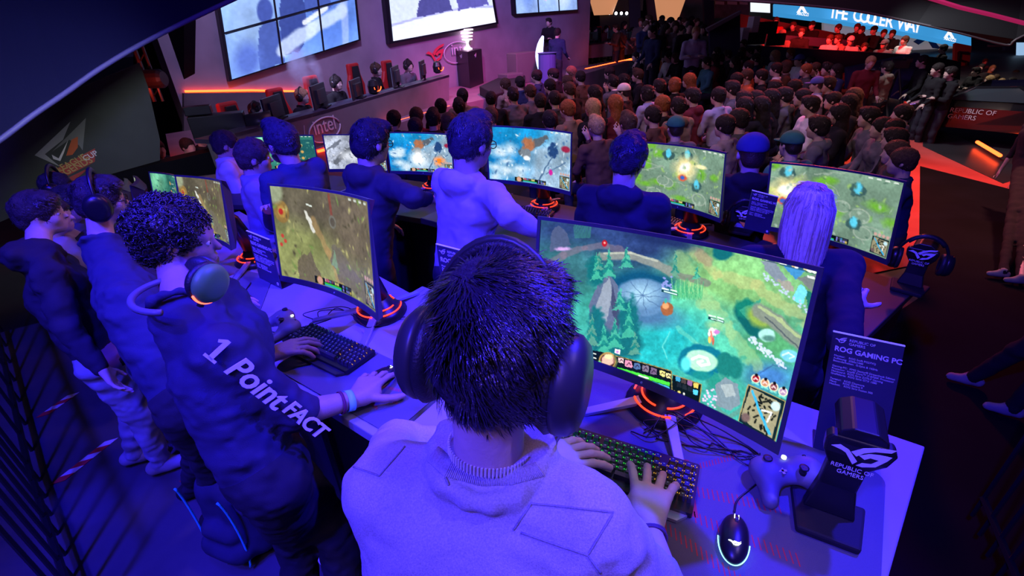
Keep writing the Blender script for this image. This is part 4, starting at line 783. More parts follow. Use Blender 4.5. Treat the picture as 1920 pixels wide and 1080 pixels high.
def desk_mat(P, z, label, marks=True):
    P = [np.array([p[0], p[1], z]) for p in P]; o = P[0]; root = empty('desk_mat', o, 0, label, 'desk mat', 'fabric desk mats'); x = P[1]-P[0]; y = P[3]-P[0]
    r = .035; L1, L2 = np.linalg.norm(x), np.linalg.norm(y); out = [x*(.5+a/L1)+y*(.5+b_/L2) for a, b_ in rrect(L1, L2, r)]
    b = MB(); b.prism([p+[0, 0, .0005] for p in out], (0, 0, .003)); b.build('cloth', M_mat, root)
    if marks:
        b = MB(); rr = random.Random(4)
        for i, (cx, cy, w_, h_, a) in enumerate(((.72, .55, .20, .05, .35), (.76, .40, .22, .05, .1), (.70, .25, .22, .05, -.2), (.60, .5, .05, .28, .3), (.64, .68, .16, .03, .9))):
            for k in range(18):
                t = k/18-.5; px = cx+w_*t*math.cos(a); py = cy+w_*t*math.sin(a)*1.6
                e = np.array([-.25, .75])*h_; p0 = x*px+y*py+[0, 0, .0036]; dd = x*e[0]+y*e[1]*1.2; sd = nz(np.cross(dd, [0, 0, 1]))*.0013
                b.add([p0-dd*.5-sd, p0-dd*.5+sd, p0+dd*.5+sd, p0+dd*.5-sd], [[0, 1, 2, 3]])
        b.build('red_pattern', M_matprint, root)
    return root
z1 = D1+.001
ml = Z(850, 850, D1); mr_far = Z(1660, 893, D1); mfd = nz(Z(1450, 830, D1)-Z(1660, 893, D1))
desk_mat([mr_far-dN*.60-dS*1.0, mr_far-dN*.60, mr_far, mr_far-dS*1.0], z1, 'desk mat with a red line pattern under the black mouse and the white glowing logo')
mq = [Z(460, 692, 1.0), Z(737, 812, 1.0), Z(815, 742, 1.0), Z(600, 560, 1.0)]
desk_mat([Z(512, 690, 1.0), Z(733, 818, 1.0), Z(733, 818, 1.0)+(Z(822, 742, 1.0)-Z(733, 818, 1.0))*1.25, Z(512, 690, 1.0)+(Z(822, 742, 1.0)-Z(733, 818, 1.0))*1.25], 1.001, 'desk mat under the wired keyboard of the curly haired player')
desk_mat([Z(400, 590, .92), Z(478, 612, .92), Z(552, 538, .92), Z(445, 505, .92)], .921, 'desk mat in front of the upright sign on the second left desk', False)
# ------------------------------------------------------------------ monitors of the front row
mon = monitor((.333, .966, 1.415), (-45.2, -11.5, -5.1), .662, paint_main, D1, 'large curved monitor showing the green and teal forest map, nearest of all', 'gaming monitors', (430, 242), power=1.35)
monitor((-.643, 1.592, 1.363), (-41.7, -11, -5.5), .661, paint_game('olive'), 1.0, 'curved monitor with an olive green game map beside the curly haired player', 'gaming monitors', (200, 113))
monitor((-1.50, 2.32, 1.262), (-39.6, -12, -5.8), .551, paint_game('olive2'), .92, 'curved olive game monitor just right of the curly hair, seen past the tall info sign', 'gaming monitors', (160, 90))
monitor((-2.15, 3.0, 1.13), (-41, -12, -5.8), .50, paint_game('dark'), .82, 'small looking curved monitor with a dim grey green picture, above the curly hair', 'gaming monitors', (90, 50))
p5 = D(262, 372, 3.9); monitor(p5, (-58, -10, -4), .50, paint_game('olive2'), p5[2]-.3, 'narrow looking monitor with a green picture behind the headset wearing player', 'gaming monitors', (90, 50))
p6 = D(238, 372, 4.3); monitor(p6, (-62, -10, -4), .48, paint_game('dark'), p6[2]-.3, 'farthest monitor of the front row, edge just showing beside the player with glasses', 'gaming monitors', (60, 34))
# ------------------------------------------------------------------ second row
RW = [((1.49, 2.09, 1.225), (-65.7, 3, -5.4), .612, 'green', 'curved monitor at the right end of the second row, with the blonde woman before it', 1), ((.957, 2.6, 1.234), (-58.3, 1.8, -4.5), .612, 'green2', 'curved monitor with a green map behind the dark hoodie player', 1), ((.149, 2.938, 1.293), (-36.5, -1.5, -.9), .612, 'ice', 'curved monitor with an icy blue map right of the grey hoodie player', 1),
      ((-.728, 4.181, 1.049), (-16.8, -2.3, .5), .612, 'ice2', 'curved monitor with a white and blue ice map between the two hoodie players', .85), ((-1.441, 4.716, .952), (-8.5, -2.3, 1.5), .612, 'snow', 'curved monitor with a pale grey snow map left of the black hoodie player', .8), ((-2.243, 4.958, .929), (14, 1.3, 3.4), .612, 'dark', 'curved monitor with a teal scoreboard picture behind the bearded man', .8)]
rowc = []
for c, ypr, w, k, lab, fct in RW:
    c = _C+(np.array(c)-_C)*fct; rowc.append((c, ypr)); monitor(c, ypr, w*fct, paint_game(k), c[2]-.37*fct, lab, 'gaming monitors', (180, 101), power=1.15)
def rz(i): return rowc[i][0][2]-(.37, .37, .37, .315, .296, .296)[i]-.001
for i, (c, ypr) in enumerate(rowc):
    yw = math.radians(ypr[0]*.5-20); X = np.array([math.cos(yw), math.sin(yw), 0]); Yv = np.array([-math.sin(yw), math.cos(yw), 0]); z = rz(i); o = np.array([c[0], c[1], z]); w1 = .6
    if i == 0: w1 = .38
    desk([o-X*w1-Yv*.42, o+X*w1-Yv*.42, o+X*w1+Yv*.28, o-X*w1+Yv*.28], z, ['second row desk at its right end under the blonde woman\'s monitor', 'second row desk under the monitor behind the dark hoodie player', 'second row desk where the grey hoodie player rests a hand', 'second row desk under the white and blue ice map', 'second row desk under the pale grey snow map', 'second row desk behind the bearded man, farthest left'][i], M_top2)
# ------------------------------------------------------------------ gear on the desks
kc = (Z(1070, 800, D1+.02)+Z(1277, 962, D1+.02))/2; v = Z(1321, 880, D1+.02)-Z(1070, 803, D1+.02); ky = math.atan2(v[1], v[0])
keyboard((kc[0], kc[1], D1+.0045), ky, 'black keyboard with green key lights under both hands of the sweater player', w=.365, d=.15)
kc2 = (Z(586, 603, 1.02)+Z(649, 706, 1.02))/2; v = Z(702, 655, 1.02)-Z(586, 605, 1.02)
keyboard((kc2[0], kc2[1], 1.0045), math.atan2(v[1], v[0]), 'black keyboard with small green and orange key lights by the wristband', glow=(.05, .35, .3), glow2=(1, .45, .04), rest=False, gp=.8)
mp = Z(1377, 1005, D1+.02); v = Z(1377, 970, D1)-Z(1377, 1040, D1)
mouse((mp[0], mp[1], D1+.0045), math.atan2(v[1], v[0])-math.pi/2-.05, 'black mouse with a white glowing logo and a cyan edge light')
mp2 = Z(716, 705, 1.02); mouse((mp2[0], mp2[1], 1.0045), math.radians(-45), 'black mouse held under the hand with the green wristband', False)
cp = Z(1478, 893, D1+.03); controller((cp[0], cp[1], D1+.0035), math.radians(-2), 'black game controller between the silver monitor foot and the headset stand')
cp = Z(535, 612, 1.02); controller((cp[0], cp[1], 1.0035), math.radians(-55), 'black game controller behind the left hand of the curly haired player')
sb = Z(1548, 985, D1+.004); tp = D(1592, 830, float((Z(1548, 985, D1)-_C) @ _F)*.90)
hs = headset_stand((sb[0], sb[1], D1+.0045), math.radians(-30), float(tp[2])+.02, 'black headset stand with a slanted eye emblem in front of the blue info sign')
sign(Z(1524, 840, D1+.002), Z(1650, 878, D1+.002), .30, .05, 'blue ROG gaming PC info sign behind the black headset stand', (1562, 622))
sign(Z(487, 522, .922), Z(528, 542, .922), .26, .05, 'tall blue info sign on the desk left of the olive map monitor')
sign(Z(838, 612, D1+.001), Z(915, 640, D1+.001), .32, .05, 'blue info sign partly hidden behind the spiky black hair', (818, 458))
sign(D(1395, 428, 2.1), D(1442, 440, 2.1), .17, .0, 'dark blue info sign between the two right monitors of the second row')
# ports hub and cables
def dz(x, y, z=D1): return Z(x, y, z+.008)
cable([dz(1377, 960), dz(1385, 935), dz(1425, 900), dz(1428, 870), dz(1400, 848), dz(1350, 842), dz(1290, 835), dz(1230, 822)], .0022, 'mouse cable looping from the glowing mouse under the monitor')
rr = random.Random(12)
for k in range(7):
    a = [dz(1180+rr.uniform(-20, 90), 815+rr.uniform(-14, 14)), dz(1230+rr.uniform(-30, 30), 790+rr.uniform(-10, 30), D1+.03*rr.random()), dz(1270+rr.uniform(-30, 30), 770+rr.uniform(0, 30), D1+.05*rr.random()), dz(1330+rr.uniform(-30, 30), 800+rr.uniform(-10, 40), D1+.02), dz(1400+rr.uniform(-60, 20), 850+rr.uniform(-20, 25)), dz(1425, 855+rr.uniform(-5, 15))]
    cable(a, .002, ['thin black cable tangled under the big monitor', 'thin black cable crossing the silver monitor foot', 'thin black cable running to the game controller', 'loop of black cable beside the red glowing stand hub', 'black cable hanging from the big monitor to the keyboard', 'cable curling behind the green lit keyboard', 'cable lying along the rear edge of the big monitor'][k])
for k, lab in enumerate(('cable looping behind the small lit keyboard on the left desk', 'cable tangled at the foot of the olive map monitor', 'cable across the left desk from the red glowing hub')):
    cable([Z(590+k*8, 600, 1.01), Z(570+k*30, 588-k*5, 1.02), Z(640+k*10, 575+k*8, 1.02), Z(690, 590+k*12, 1.03), Z(715+k*6, 560+k*20, 1.01), Z(760, 570+k*12, 1.01)], .002, lab)
cable([Z(470, 530, .93), Z(455, 560, .93), Z(480, 605, .95), Z(510, 622, 1.01), Z(545, 618, 1.012), Z(600, 605, 1.012), Z(640, 590, 1.012)], .0024, 'long cable sweeping from the sign to the small lit keyboard')

for p_, lab in ((p5, 'small far desk under the narrow looking green monitor'), (p6, 'farthest desk of the front row, under the edge on monitor')):
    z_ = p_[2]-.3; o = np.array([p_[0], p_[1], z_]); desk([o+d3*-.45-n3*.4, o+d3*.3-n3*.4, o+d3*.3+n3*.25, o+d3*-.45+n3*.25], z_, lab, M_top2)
for x, y, i, w_, yw, lab in ((985, 402, 2, .36, -.5, 'keyboard with orange key lights by the hand of the grey hoodie player'), (800, 372, 3, .34, -.3, 'dark keyboard before the white and blue ice map'), (1262, 425, 1, .36, -.9, 'dark keyboard under the monitor behind the navy hoodie player')):
    p_ = Z(x, y, rz(i)); keyboard((p_[0], p_[1], rz(i)+.001), yw, lab, w=w_, glow=(1, .45, .04), glow2=(1, .45, .04), gp=.7, rest=False)
p_ = Z(428, 560, .92); keyboard((p_[0], p_[1], .9245), -.75, 'keyboard under the hands of the player with glasses, behind the green lit ear cup', w=.34, glow=(1, .3, .04), glow2=(1, .3, .04), gp=.7, rest=False)
for x, y, ty, i, yw, lab in ((1388, 436, 398, 1, -.6, 'headset stand with the slanted eye emblem between the two right monitors'), (1700, 545, 462, 0, -.8, 'headset stand at the far right end of the second row')):
    z_ = rz(i) if i else rz(0); p_ = Z(x, y, z_); t_ = D(x-4, ty, float((p_-_C) @ _F)*.97); hst = headset_stand((p_[0], p_[1], z_+.001), yw, float(t_[2]), lab)
    worn_headset((p_[0], p_[1], float(t_[2])-.05), frame_of((-math.sin(yw+.2), math.cos(yw+.2), 0)), .9, 'black headset hanging '+('right of the rightmost monitor' if i == 0 else 'on the stand between the two right monitors'), M_black, M_red_glow if i == 0 else None, group='headsets')
# ------------------------------------------------------------------ players at the front row
SKV = (.62, .46, .42)
def fix(J, **k):
    for a, b_ in k.items(): J[a] = np.array(b_, float)
    return J
# the player in the light sweater, seen from behind
look = nz((.36, .86, -.36))
J = stand_joints(D(938, 644, .67), math.atan2(-.36, .86), 0, .25); J['S'] = 1.0
fix(J, neck=D(918, 864, .722), shL=Z(735, 925, 1.42), shR=Z(1105, 985, 1.42), chest=Z(880, 1010, 1.30), pel=Z(850, 1400, .98), elL=Z(745, 830, 1.12), wrL=Z(1003, 872, 1.125), elR=Z(1265, 1180, 1.15), wrR=Z(1212, 985, 1.135))
for n, q_ in (('R', 1), ('L', -1)):
    J['hip'+n] = J['pel']+J['r']*q_*.09; J['kn'+n] = J['pel']+J['r']*q_*.1+J['f']*.03; J['kn'+n][2] = .5; J['an'+n] = J['pel']+J['r']*q_*.11; J['an'+n][2] = .09
hl = dict(d=Z(1105, 838, 1.125)-Z(1003, 872, 1.125), n=(0, 0, -1), side=-1, curl=(.3, .34, .36, .4), spread=.25, s=1.12, thumb=.6)
hr = dict(d=Z(1226, 900, 1.13)-Z(1212, 985, 1.135), n=(0, 0, -1), side=1, curl=(.26, .3, .32, .36), spread=.42, s=1.12, thumb=.4)
pA, MA, sA = person('person in a light grey ribbed sweater seen from behind, playing at the big monitor', J, look, skin=(.68, .50, .44), hair=None, top=(.50, .48, .52), step=.0042, sleeve=dict(L=.8, R=.72), hands=dict(L=hl, R=hr), melange=True, fold=.007, girth=1.05, hs=.94, baggy=.008, collar=(.08, .017))
baseA = np.array(pA.location); hA = J['head']
# hair: a scalp mass and many tapering strands growing from the whorl
strand_hair(pA, hA, MA, sA, 24000, .044, (.03, .025, .045), t=.021, whorl=(-.035, -.07, .11), stick=.6)
# collar band, patches and cuffs of the sweater
un = nz(hA-J['neck']+[0, 0, .05]); col_c = J['neck']+un*.022; xn = nz(np.cross(J['f'], un)); yn = np.cross(un, xn)
from mathutils.bvhtree import BVHTree
shA = [o for o in pA.children if o.name.startswith('shirt')][0]; bvA = BVHTree.FromPolygons([tuple(np.array(v.co)+baseA) for v in shA.data.vertices], [tuple(f_.vertices) for f_ in shA.data.polygons])
def onA(x, y, lift=.002):
    h_, n_, i_, d_ = bvA.ray_cast(Vector(_C), Vector(nz(ray(x, y)))); return None if h_ is None else np.array(h_)+np.array(n_)*lift*(1 if np.array(n_) @ ray(x, y) < 0 else -1)-baseA
def seam(px, r, lift=.001, n=10):
    P = [onA(px[i][0]+(px[i+1][0]-px[i][0])*t, px[i][1]+(px[i+1][1]-px[i][1])*t, lift) for i in range(len(px)-1) for t in np.linspace(0, 1, n, endpoint=False)]; P = [q_ for q_ in P if q_ is not None]
    b = MB(); b.tube(P, r, 5); return b
for px in ([(664, 876), (711, 893), (764, 832)], [(963, 994), (995, 944), (1150, 961), (1102, 1041), (963, 994)], [(1102, 1041), (1128, 1078)], [(835, 896), (842, 912)]):
    o = seam(px, .0016).build('seam', M_melange, pA, True); o.color = (.33, .32, .36, 1)
oc = np.array([(800, 864), (833, 894), (900, 912), (960, 910), (1020, 894)], float); ic = np.array([(822, 838), (850, 862), (905, 880), (960, 880), (1002, 868)], float); b = MB()
for t in np.linspace(0, 4, 74):
    i = min(int(t), 3); q0 = oc[i]+(oc[i+1]-oc[i])*(t-i); q1 = ic[i]+(ic[i+1]-ic[i])*(t-i); P = [onA(*(q0+(q1-q0)*k_), .0008) for k_ in (0, .33, .66, 1)]; P = [q_ for q_ in P if q_ is not None]
    if len(P) > 1 and max(np.linalg.norm(np.diff(P, axis=0), axis=1)) < .03: b.tube(P, .0014, 4)
o = b.build('collar_ribbing', M_melange, pA, True); o.color = (.46, .44, .5, 1)
b = MB()
for a in np.linspace(math.pi*1.05, math.pi*1.95, 34):
    p = col_c-baseA+xn*.062*math.cos(a)+yn*.062*math.sin(a); b.tube([p, p+un*.014], .0016, 4)
b.build('striped_undershirt_edge', M_print, pA)
hsA = worn_headset(hA+MA @ np.array([-.012, .012, -.034]), MA, 1.06, 'large black over ear headset worn over spiky black hair', M_dark, None, group='headsets', band=M_dark, r=.057, bh=.168)
pR = hA+MA @ np.array([.115, -.01, -.05]); cable([pR, pR+np.array([.0, 0, -.04]), Z(1043, 830, 1.25), Z(1045, 870, 1.16), Z(1090, 890, 1.10), Z(1105, 920, 1.06), Z(1130, 930, 1.045)], .0032, 'headset cable hanging from the right ear cup to the desk')
b = MB(); wr = J['wrR']; ax = nz(J['elR']-wr); s1 = nz(np.cross(ax, [0, 0, 1])); s2 = np.cross(ax, s1)
for off, tl in ((.02, 0), (.03, .006)): b.tube([wr+ax*(off+tl*math.sin(a))+s1*.033*math.cos(a)+s2*.028*math.sin(a) for a in np.linspace(0, 2*math.pi, 25)], .0028, 6)
o = tag(b.build('bracelet', mat('violet_cord', (.12, .05, .2), .7), None, True), 'thin violet cord bracelets on the wrist above the keyboard', 'bracelet')
# the curly haired player
look = nz((.95, .26, -.16)); yw = math.atan2(-.80, .58)
J = stand_joints(D(342, 450, 1.36), yw, 0, .2); J['S'] = 1.0
fix(J, neck=Z(345, 585, 1.40), shR=Z(415, 660, 1.33), shL=D(420, 560, 1.48), chest=Z(410, 700, 1.22), pel=Z(500, 875, .93), elR=Z(560, 775, 1.10), wrR=Z(668, 748, 1.06), elL=Z(410, 665, 1.12), wrL=Z(500, 668, 1.06))
for n, a, k, f_ in (('R', .09, (560, 1010, .5), (560, 1200, .09)), ('L', -.09, (640, 1010, .5), (640, 1230, .09))):
    J['hip'+n] = J['pel']+J['r']*a; J['kn'+n] = Z(*k); J['an'+n] = Z(*f_)
hr = dict(d=Z(715, 690, 1.05)-Z(668, 748, 1.06), n=(0, 0, -1), side=-1, curl=(.3, .35, .4, .45), spread=.2, s=1.12, thumb=.2)
hl = dict(d=Z(560, 648, 1.07)-Z(500, 668, 1.06), n=(0, 0, -1), side=1, curl=(.4, .45, .5, .5), spread=.2, s=1.1, thumb=.9)
J['r'] = nz(np.cross(look, [0, 0, 1]))
pB, MB_, sB = person('person with curly black hair, dark shirt with white sleeve lettering, at the olive map monitor', J, look, skin=(.42, .27, .21), hair='afro', hairc=(.03, .025, .03), top=(.035, .035, .075), pants=(.02, .02, .03), step=.0055, sleeve=dict(L=.5, R=.52), hands=dict(L=hl, R=hr), fold=.009, beard=(.03, .02, .02), hairstep=.0045, hd=.007, hs=.86)
# curls over the hair
r_ = np.random.RandomState(5); hob = [o for o in pB.children if o.name.startswith('hair')][0]; vv = np.array([v.co for v in hob.data.vertices]); b = MB(); cB = J['head']-np.array(pB.location)
for i in r_.randint(0, len(vv), 1500):
    p = vv[i]; n_ = nz(p-cB-MB_ @ np.array([0, -.03, .04])); a = nz(np.cross(n_, r_.normal(size=3))); c2 = np.cross(n_, a); t = np.linspace(0, 4.5, 7)+r_.rand()*6; b.tube([p+n_*(.001+.002*k)+a*.006*math.cos(x)+c2*.006*math.sin(x) for k, x in enumerate(t)], .0016, 4, caps=False)
o = b.build('hair_curls', M_hair, hob, True); o.color = (.03, .025, .03, 1)
nk = J['neck']+np.array([.02, .0, .06]); fx = nz((.85, .5, -.1))
wf = np.stack([nz(np.cross(fx, [0, 0, 1])), fx, np.cross(nz(np.cross(fx, [0, 0, 1])), fx)], 1)
hB = empty('headset', nk, 0, 'headset with a green lit ear cup resting around the neck of the curly haired player', 'headset', 'headsets')
b = MB(); b.tube([wf @ np.array([.105*math.cos(a), .10*math.sin(a)-.01, .0]) for a in np.linspace(math.pi+.35, 2*math.pi-.35, 17)], .0085, 8); b.build('headband', mat('pale_grey_plastic', (.14, .14, .16), .5), hB, True)
for q_ in (-1, 1):
    p = D(390, 530, 1.17)-nk if q_ == 1 else wf @ np.array([-.105, .05, .0]); ax_ = wf @ nz((q_*.75, .65, -.1)); T1 = nz(np.cross(ax_, [0, 0, 1])); Mx = np.stack([T1, np.cross(ax_, T1), ax_], 1)
    b = MB(); b.lathe([(.001, .028), (.03, .028), (.045, .02), (.05, .008), (.048, 0)], Mx, p, 26); b.build('ear_cup', mat('cup_green_lit', (.12, .34, .08), .45) if q_ == 1 else M_dark, hB, True)  # green light on the near cup is put into its plastic colour
    b = MB(); b.lathe([(.048, 0), (.052, -.01), (.045, -.022), (.02, -.022)], Mx, p, 26); b.build('ear_cushion', M_rubber, hB, True)
    if q_ == 1: b = MB(); b.tube([p+Mx @ np.array([.05*math.cos(a), .05*math.sin(a), .004]) for a in np.linspace(.2, 1.9, 12)], .004, 6); b.build('accent_light', mat('headset_red_light', (.1, 0, 0), .5, emit=(1, .1, .05), power=4), hB, True)
    b = MB(); b.tube([wf @ np.array([q_*.1, .035, .0]), p], .009, 6); b.build('yoke', M_dark, hB, True)
# wristband and bracelet of the mouse hand
wr = J['wrR']; ax = nz(J['elR']-wr); s1 = nz(np.cross(ax, [0, 0, 1])); s2 = np.cross(ax, s1)
def band(off, w_, name, m_, lab, r=.031):
    b = MB(); t = np.linspace(0, 2*math.pi, 25)[:-1]; V = [wr+ax*(off+h_)+s1*r*1.12*math.cos(a)+s2*r*math.sin(a) for h_ in (0, w_) for a in t]; b.add(V, [[i, (i+1) % 24, 24+(i+1) % 24, 24+i] for i in range(24)]); o = b.build(name, m_, None, True); so = o.modifiers.new('thickness', 'SOLIDIFY'); so.thickness = .002; tag(o, lab, name)
band(.012, .02, 'wristband', mat('mint_wristband', (.25, .85, .75), .5), 'mint green paper wristband on the hand holding the mouse')
band(.042, .008, 'bracelet', mat('maroon_cord', (.15, .02, .06), .8), 'dark maroon cord bracelet behind the mint wristband', .033)
# lettering down the sleeve
sh, el = J['shR'], J['elR']; al = nz(el-sh); vw = nz(_C-(sh+el)/2); nn = nz(vw-al*(vw @ al)); up = np.cross(nn, al)
def sleeve_text(body, size, t0, lift, off=0, rot=0): return text('sleeve_lettering', body, size, m4(al, up, nn, sh+al*t0-np.array(pB.location)+nn*lift+up*off), M_print, pB, .004, bold=.0012, shear=.25)
sleeve_text('Point', .078, .02, .072, -.03); on1 = m4(al*.06, up*.06, nn, sh-al*.022-np.array(pB.location)+nn*.074); flat_shape('sleeve_lettering', [[(-.1, -.45), (.1, -.45), (.1, .5), (-.05, .5), (-.32, .3), (-.25, .2), (-.1, .3)], [(-.28, -.5), (.28, -.5), (.28, -.38), (-.28, -.38)]], on1, M_print, pB, .004)
sleeve_text('FACT', .055, .20, .066, -.02)
# the player with glasses and a red lit headset
look = nz((.86, .48, -.10)); J = stand_joints(D(192, 376, 1.95), math.atan2(-.86, .48), 0, .1); J['S'] = .92
fix(J, neck=D(192, 460, 1.93), shR=D(228, 520, 1.82), shL=D(225, 490, 2.15), pel=D(348, 745, 1.74), chest=D(248, 570, 1.74), elR=D(318, 590, 1.9), wrR=D(388, 572, 2.05), elL=D(320, 560, 1.95), wrL=D(405, 562, 2.0))
for n, k, f_ in (('R', (372, 850), (405, 955)), ('L', (340, 800), (360, 905))):
    p = Z(*f_, .09); J['an'+n] = p; J['hip'+n] = J['pel']+J['r']*(.08 if n == 'R' else -.08); J['kn'+n] = (J['hip'+n]+p)/2+J['f']*.03
pC, MC, sC = person('person with glasses, red lit headset and dark t-shirt, standing behind the curly haired player', J, look, skin=SKV, hair='messy', hairc=(.04, .03, .035), top=(.04, .045, .09), step=.0065, sleeve=.42, glasses=True, fold=.009, hs=.86)
worn_headset(J['head'], MC, .95, 'black headset with an orange red light arc on the player with glasses', M_black, M_red_glow, group='headsets', r=.05)
# onlookers at the left
look = nz((.9, .42, -.05)); J = stand_joints(D(78, 402, 2.1), math.atan2(-.9, .42), 0, .05); J['S'] = .88
fix(J, neck=D(72, 470, 2.02), shR=D(92, 520, 1.93), shL=D(120, 500, 2.25), pel=D(195, 665, 2.2), chest=D(110, 560, 2.1), elR=D(130, 620, 1.95), wrR=D(190, 690, 2.0), elL=D(190, 590, 2.3), wrL=D(225, 630, 2.3))
for n, f_ in (('R', (300, 862)), ('L', (250, 845))):
    p = Z(*f_, .09); J['an'+n] = p; J['hip'+n] = J['pel']+J['r']*(.09 if n == 'R' else -.09); J['kn'+n] = (J['hip'+n]+p)/2+J['f']*.03
person('onlooker in a dark hoodie and pale jeans at the far left of the platform', J, look, skin=SKV, hair='messy', hairc=(.05, .04, .05), top=(.03, .03, .05), pants=(.30, .32, .42), shoes=(.3, .3, .33), step=.008, hood=True, fold=.01, hs=.92)
look = nz((.9, .35, -.1)); J = stand_joints(D(97, 405, 2.35), math.atan2(-.9, .35), 0, .05); J['anR'] = Z(225, 700, .09); J['anL'] = Z(215, 690, .09)
person('person in a light striped top half hidden behind the dark hoodie onlooker', J, look, skin=SKV, hair='short', hairc=(.05, .04, .04), top=(.3, .3, .38), pants=(.2, .2, .3), step=.009)
look = nz((.92, .4, -.1)); J = stand_joints(D(128, 385, 2.6), math.atan2(-.92, .4), 0, .05); fix(J, wrR=D(165, 440, 2.5), elR=D(140, 470, 2.5))
person('person with glasses and folded arms in a dark blue shirt, behind the headset player', J, look, skin=SKV, hair='quiff', hairc=(.03, .03, .04), top=(.05, .07, .14), step=.009, glasses=True)
J = stand_joints(D(110, 352, 3.0), math.atan2(-.92, .4), 0, .05)
pX, MX, sX = person('person with a headset whose head shows above the others at the far left', J, look, skin=SKV, hair='short', hairc=(.03, .03, .04), top=(.04, .04, .08), step=.010)
worn_headset(J['head'], MX, 1.05, 'headset with a red light on the farthest player of the front row', M_black, M_red_glow, group='headsets')
# ------------------------------------------------------------------ players of the second row
def player(lab, x, y, d, lk, lean=.15, hw=1., wR=None, wL=None, eR=None, **k):
    lk = nz(lk); h = D(x, y, d); J = stand_joints(h, math.atan2(-lk[0], lk[1]), -.05, lean); J['S'] *= 1.0; J['S'] = max(J['S'], .95)*hw
    if wR is not None: J['wrR'] = D(*wR)
    if wL is not None: J['wrL'] = D(*wL)
    if eR is not None: J['elR'] = D(*eR)
    k.setdefault('step', .008); return person(lab, J, lk, **k)+(J,)
player('person in a light grey hoodie and glasses, one arm on the second row desk', 885, 268, 2.25, (.72, .68, -.22), .1, 1.05, wR=(1010, 432, 2.0), eR=(955, 405, 1.95), hair='quiff', hairc=(.03, .03, .05), top=(.40, .38, .46), hood=True, glasses=True, pants=(.03, .03, .05), skin=(.5, .38, .34), melange=False, hs=1.02, hem=-.12)
player('person in a black hoodie and glasses seen from behind, between the two pale map monitors', 697, 268, 2.65, (.68, .73, -.2), .12, 1.05, wR=(800, 372, 2.5), eR=(775, 372, 2.35), hair='messy', hairc=(.02, .02, .035), top=(.035, .04, .06), hood=True, glasses=True, skin=SKV, pants=(.03, .03, .05), hem=-.15)
player('person in a dark navy hoodie with short dark hair, standing behind the big front monitor', 1178, 300, 2.3, (.5, .84, -.3), .12, 1.02, hair='quiff', hairc=(.025, .02, .04), top=(.02, .02, .04), hood=True, skin=SKV)
pW, MW, sW, JW = player('person with long straight blonde hair and a dark top, playing at the rightmost monitor', 1512, 398, 1.78, (.22, .92, -.28), .15, .92, wR=(1597, 572, 1.62), eR=(1580, 640, 1.5), hair='bob', hairc=(.55, .42, .36), top=(.015, .015, .03), skin=SKV, hs=.95)
r_ = np.random.RandomState(3); VV = [[], [], []]; FF = [[], [], []]; bw = np.array(pW.location)
for i in range(2600):
    a = r_.uniform(math.pi*.93, math.pi*2.07) if r_.rand() < .85 else r_.uniform(0, 2*math.pi); e = .094; top_ = np.array([.01*math.cos(a), -.02+.012*math.sin(a), .128]); L_ = r_.uniform(.27, .36); sp = r_.uniform(.9, 1.06)
    q0 = [top_, np.array([.066*math.cos(a), -.014+.08*math.sin(a), .104])*[sp, sp, 1], np.array([.094*math.cos(a), -.02+.108*math.sin(a), .03])*[sp, sp, 1], np.array([.098*math.cos(a), -.03+.1*math.sin(a), -.07])*[sp, sp, 1], np.array([.093*math.cos(a), -.045+.085*math.sin(a), -.17])*[sp, sp, 1], np.array([.085*math.cos(a), -.06+.07*math.sin(a), -L_])*[sp, sp, 1]]
    if math.sin(a) > .2: continue
    P = np.array(q0)+r_.normal(0, .0015, (6, 3)); sd = np.array([-math.sin(a), math.cos(a), 0])*.0022; V = VV[i % 3]; F = FF[i % 3]; n0 = len(V)
    for p, w_ in zip(P, (1, 1, 1, 1, .9, .3)): V += [p-sd*w_, p+sd*w_]
    F += [[n0+2*k, n0+2*k+1, n0+2*k+3, n0+2*k+2] for k in range(5)]
Mv = frame_of(nz((.22, .92, -.08)))
for V, F, c_ in zip(VV, FF, ((.85, .68, .62), (.5, .38, .34), (.95, .82, .78))): o = mesh_obj('long_hair', (np.array(V)*sW) @ Mv.T+JW['head']-bw, F, M_hairlight, pW, smooth=True); o.color = (*c_, 1)
band_r = JW['wrR']; ax = nz(JW['elR']-band_r); s1 = nz(np.cross(ax, [0, 0, 1])); s2 = np.cross(ax, s1); wr = band_r; band(.02, .016, 'wristband', mat('green_wristband', (.2, .7, .3), .5), 'green wristband on the arm of the blonde woman')
player('person in a white t-shirt with short hair, farthest left of the second row', 425, 272, 4.0, (.9, .45, -.1), .03, hair='short', hairc=(.05, .04, .05), top=(.75, .75, .8), sleeve=.4, skin=SKV, step=.011)
player('person in a light grey long sleeved shirt with brown hair, beside the bearded man', 478, 296, 3.2, (.9, .4, -.1), .03, 1.05, hair='short', hairc=(.07, .05, .06), top=(.34, .34, .46), skin=SKV, step=.010)
player('bearded person in a dark blue patterned sweater and glasses, hand on hip', 528, 268, 2.95, (-.86, .5, -.1), .05, 1.08, wL=(505, 395, 2.75), hair='quiff', hairc=(.04, .04, .08), top=(.05, .07, .17), melange=True, glasses=True, beard=(.03, .02, .03), skin=SKV, step=.009)
player('person in a navy blue cap and black hoodie watching between the right monitors', 1408, 290, 2.9, (.15, .98, -.1), .05, hair='cap', capc=(.05, .06, .25), hairc=(.03, .02, .02), top=(.02, .02, .03), hood=True, skin=SKV, step=.010)
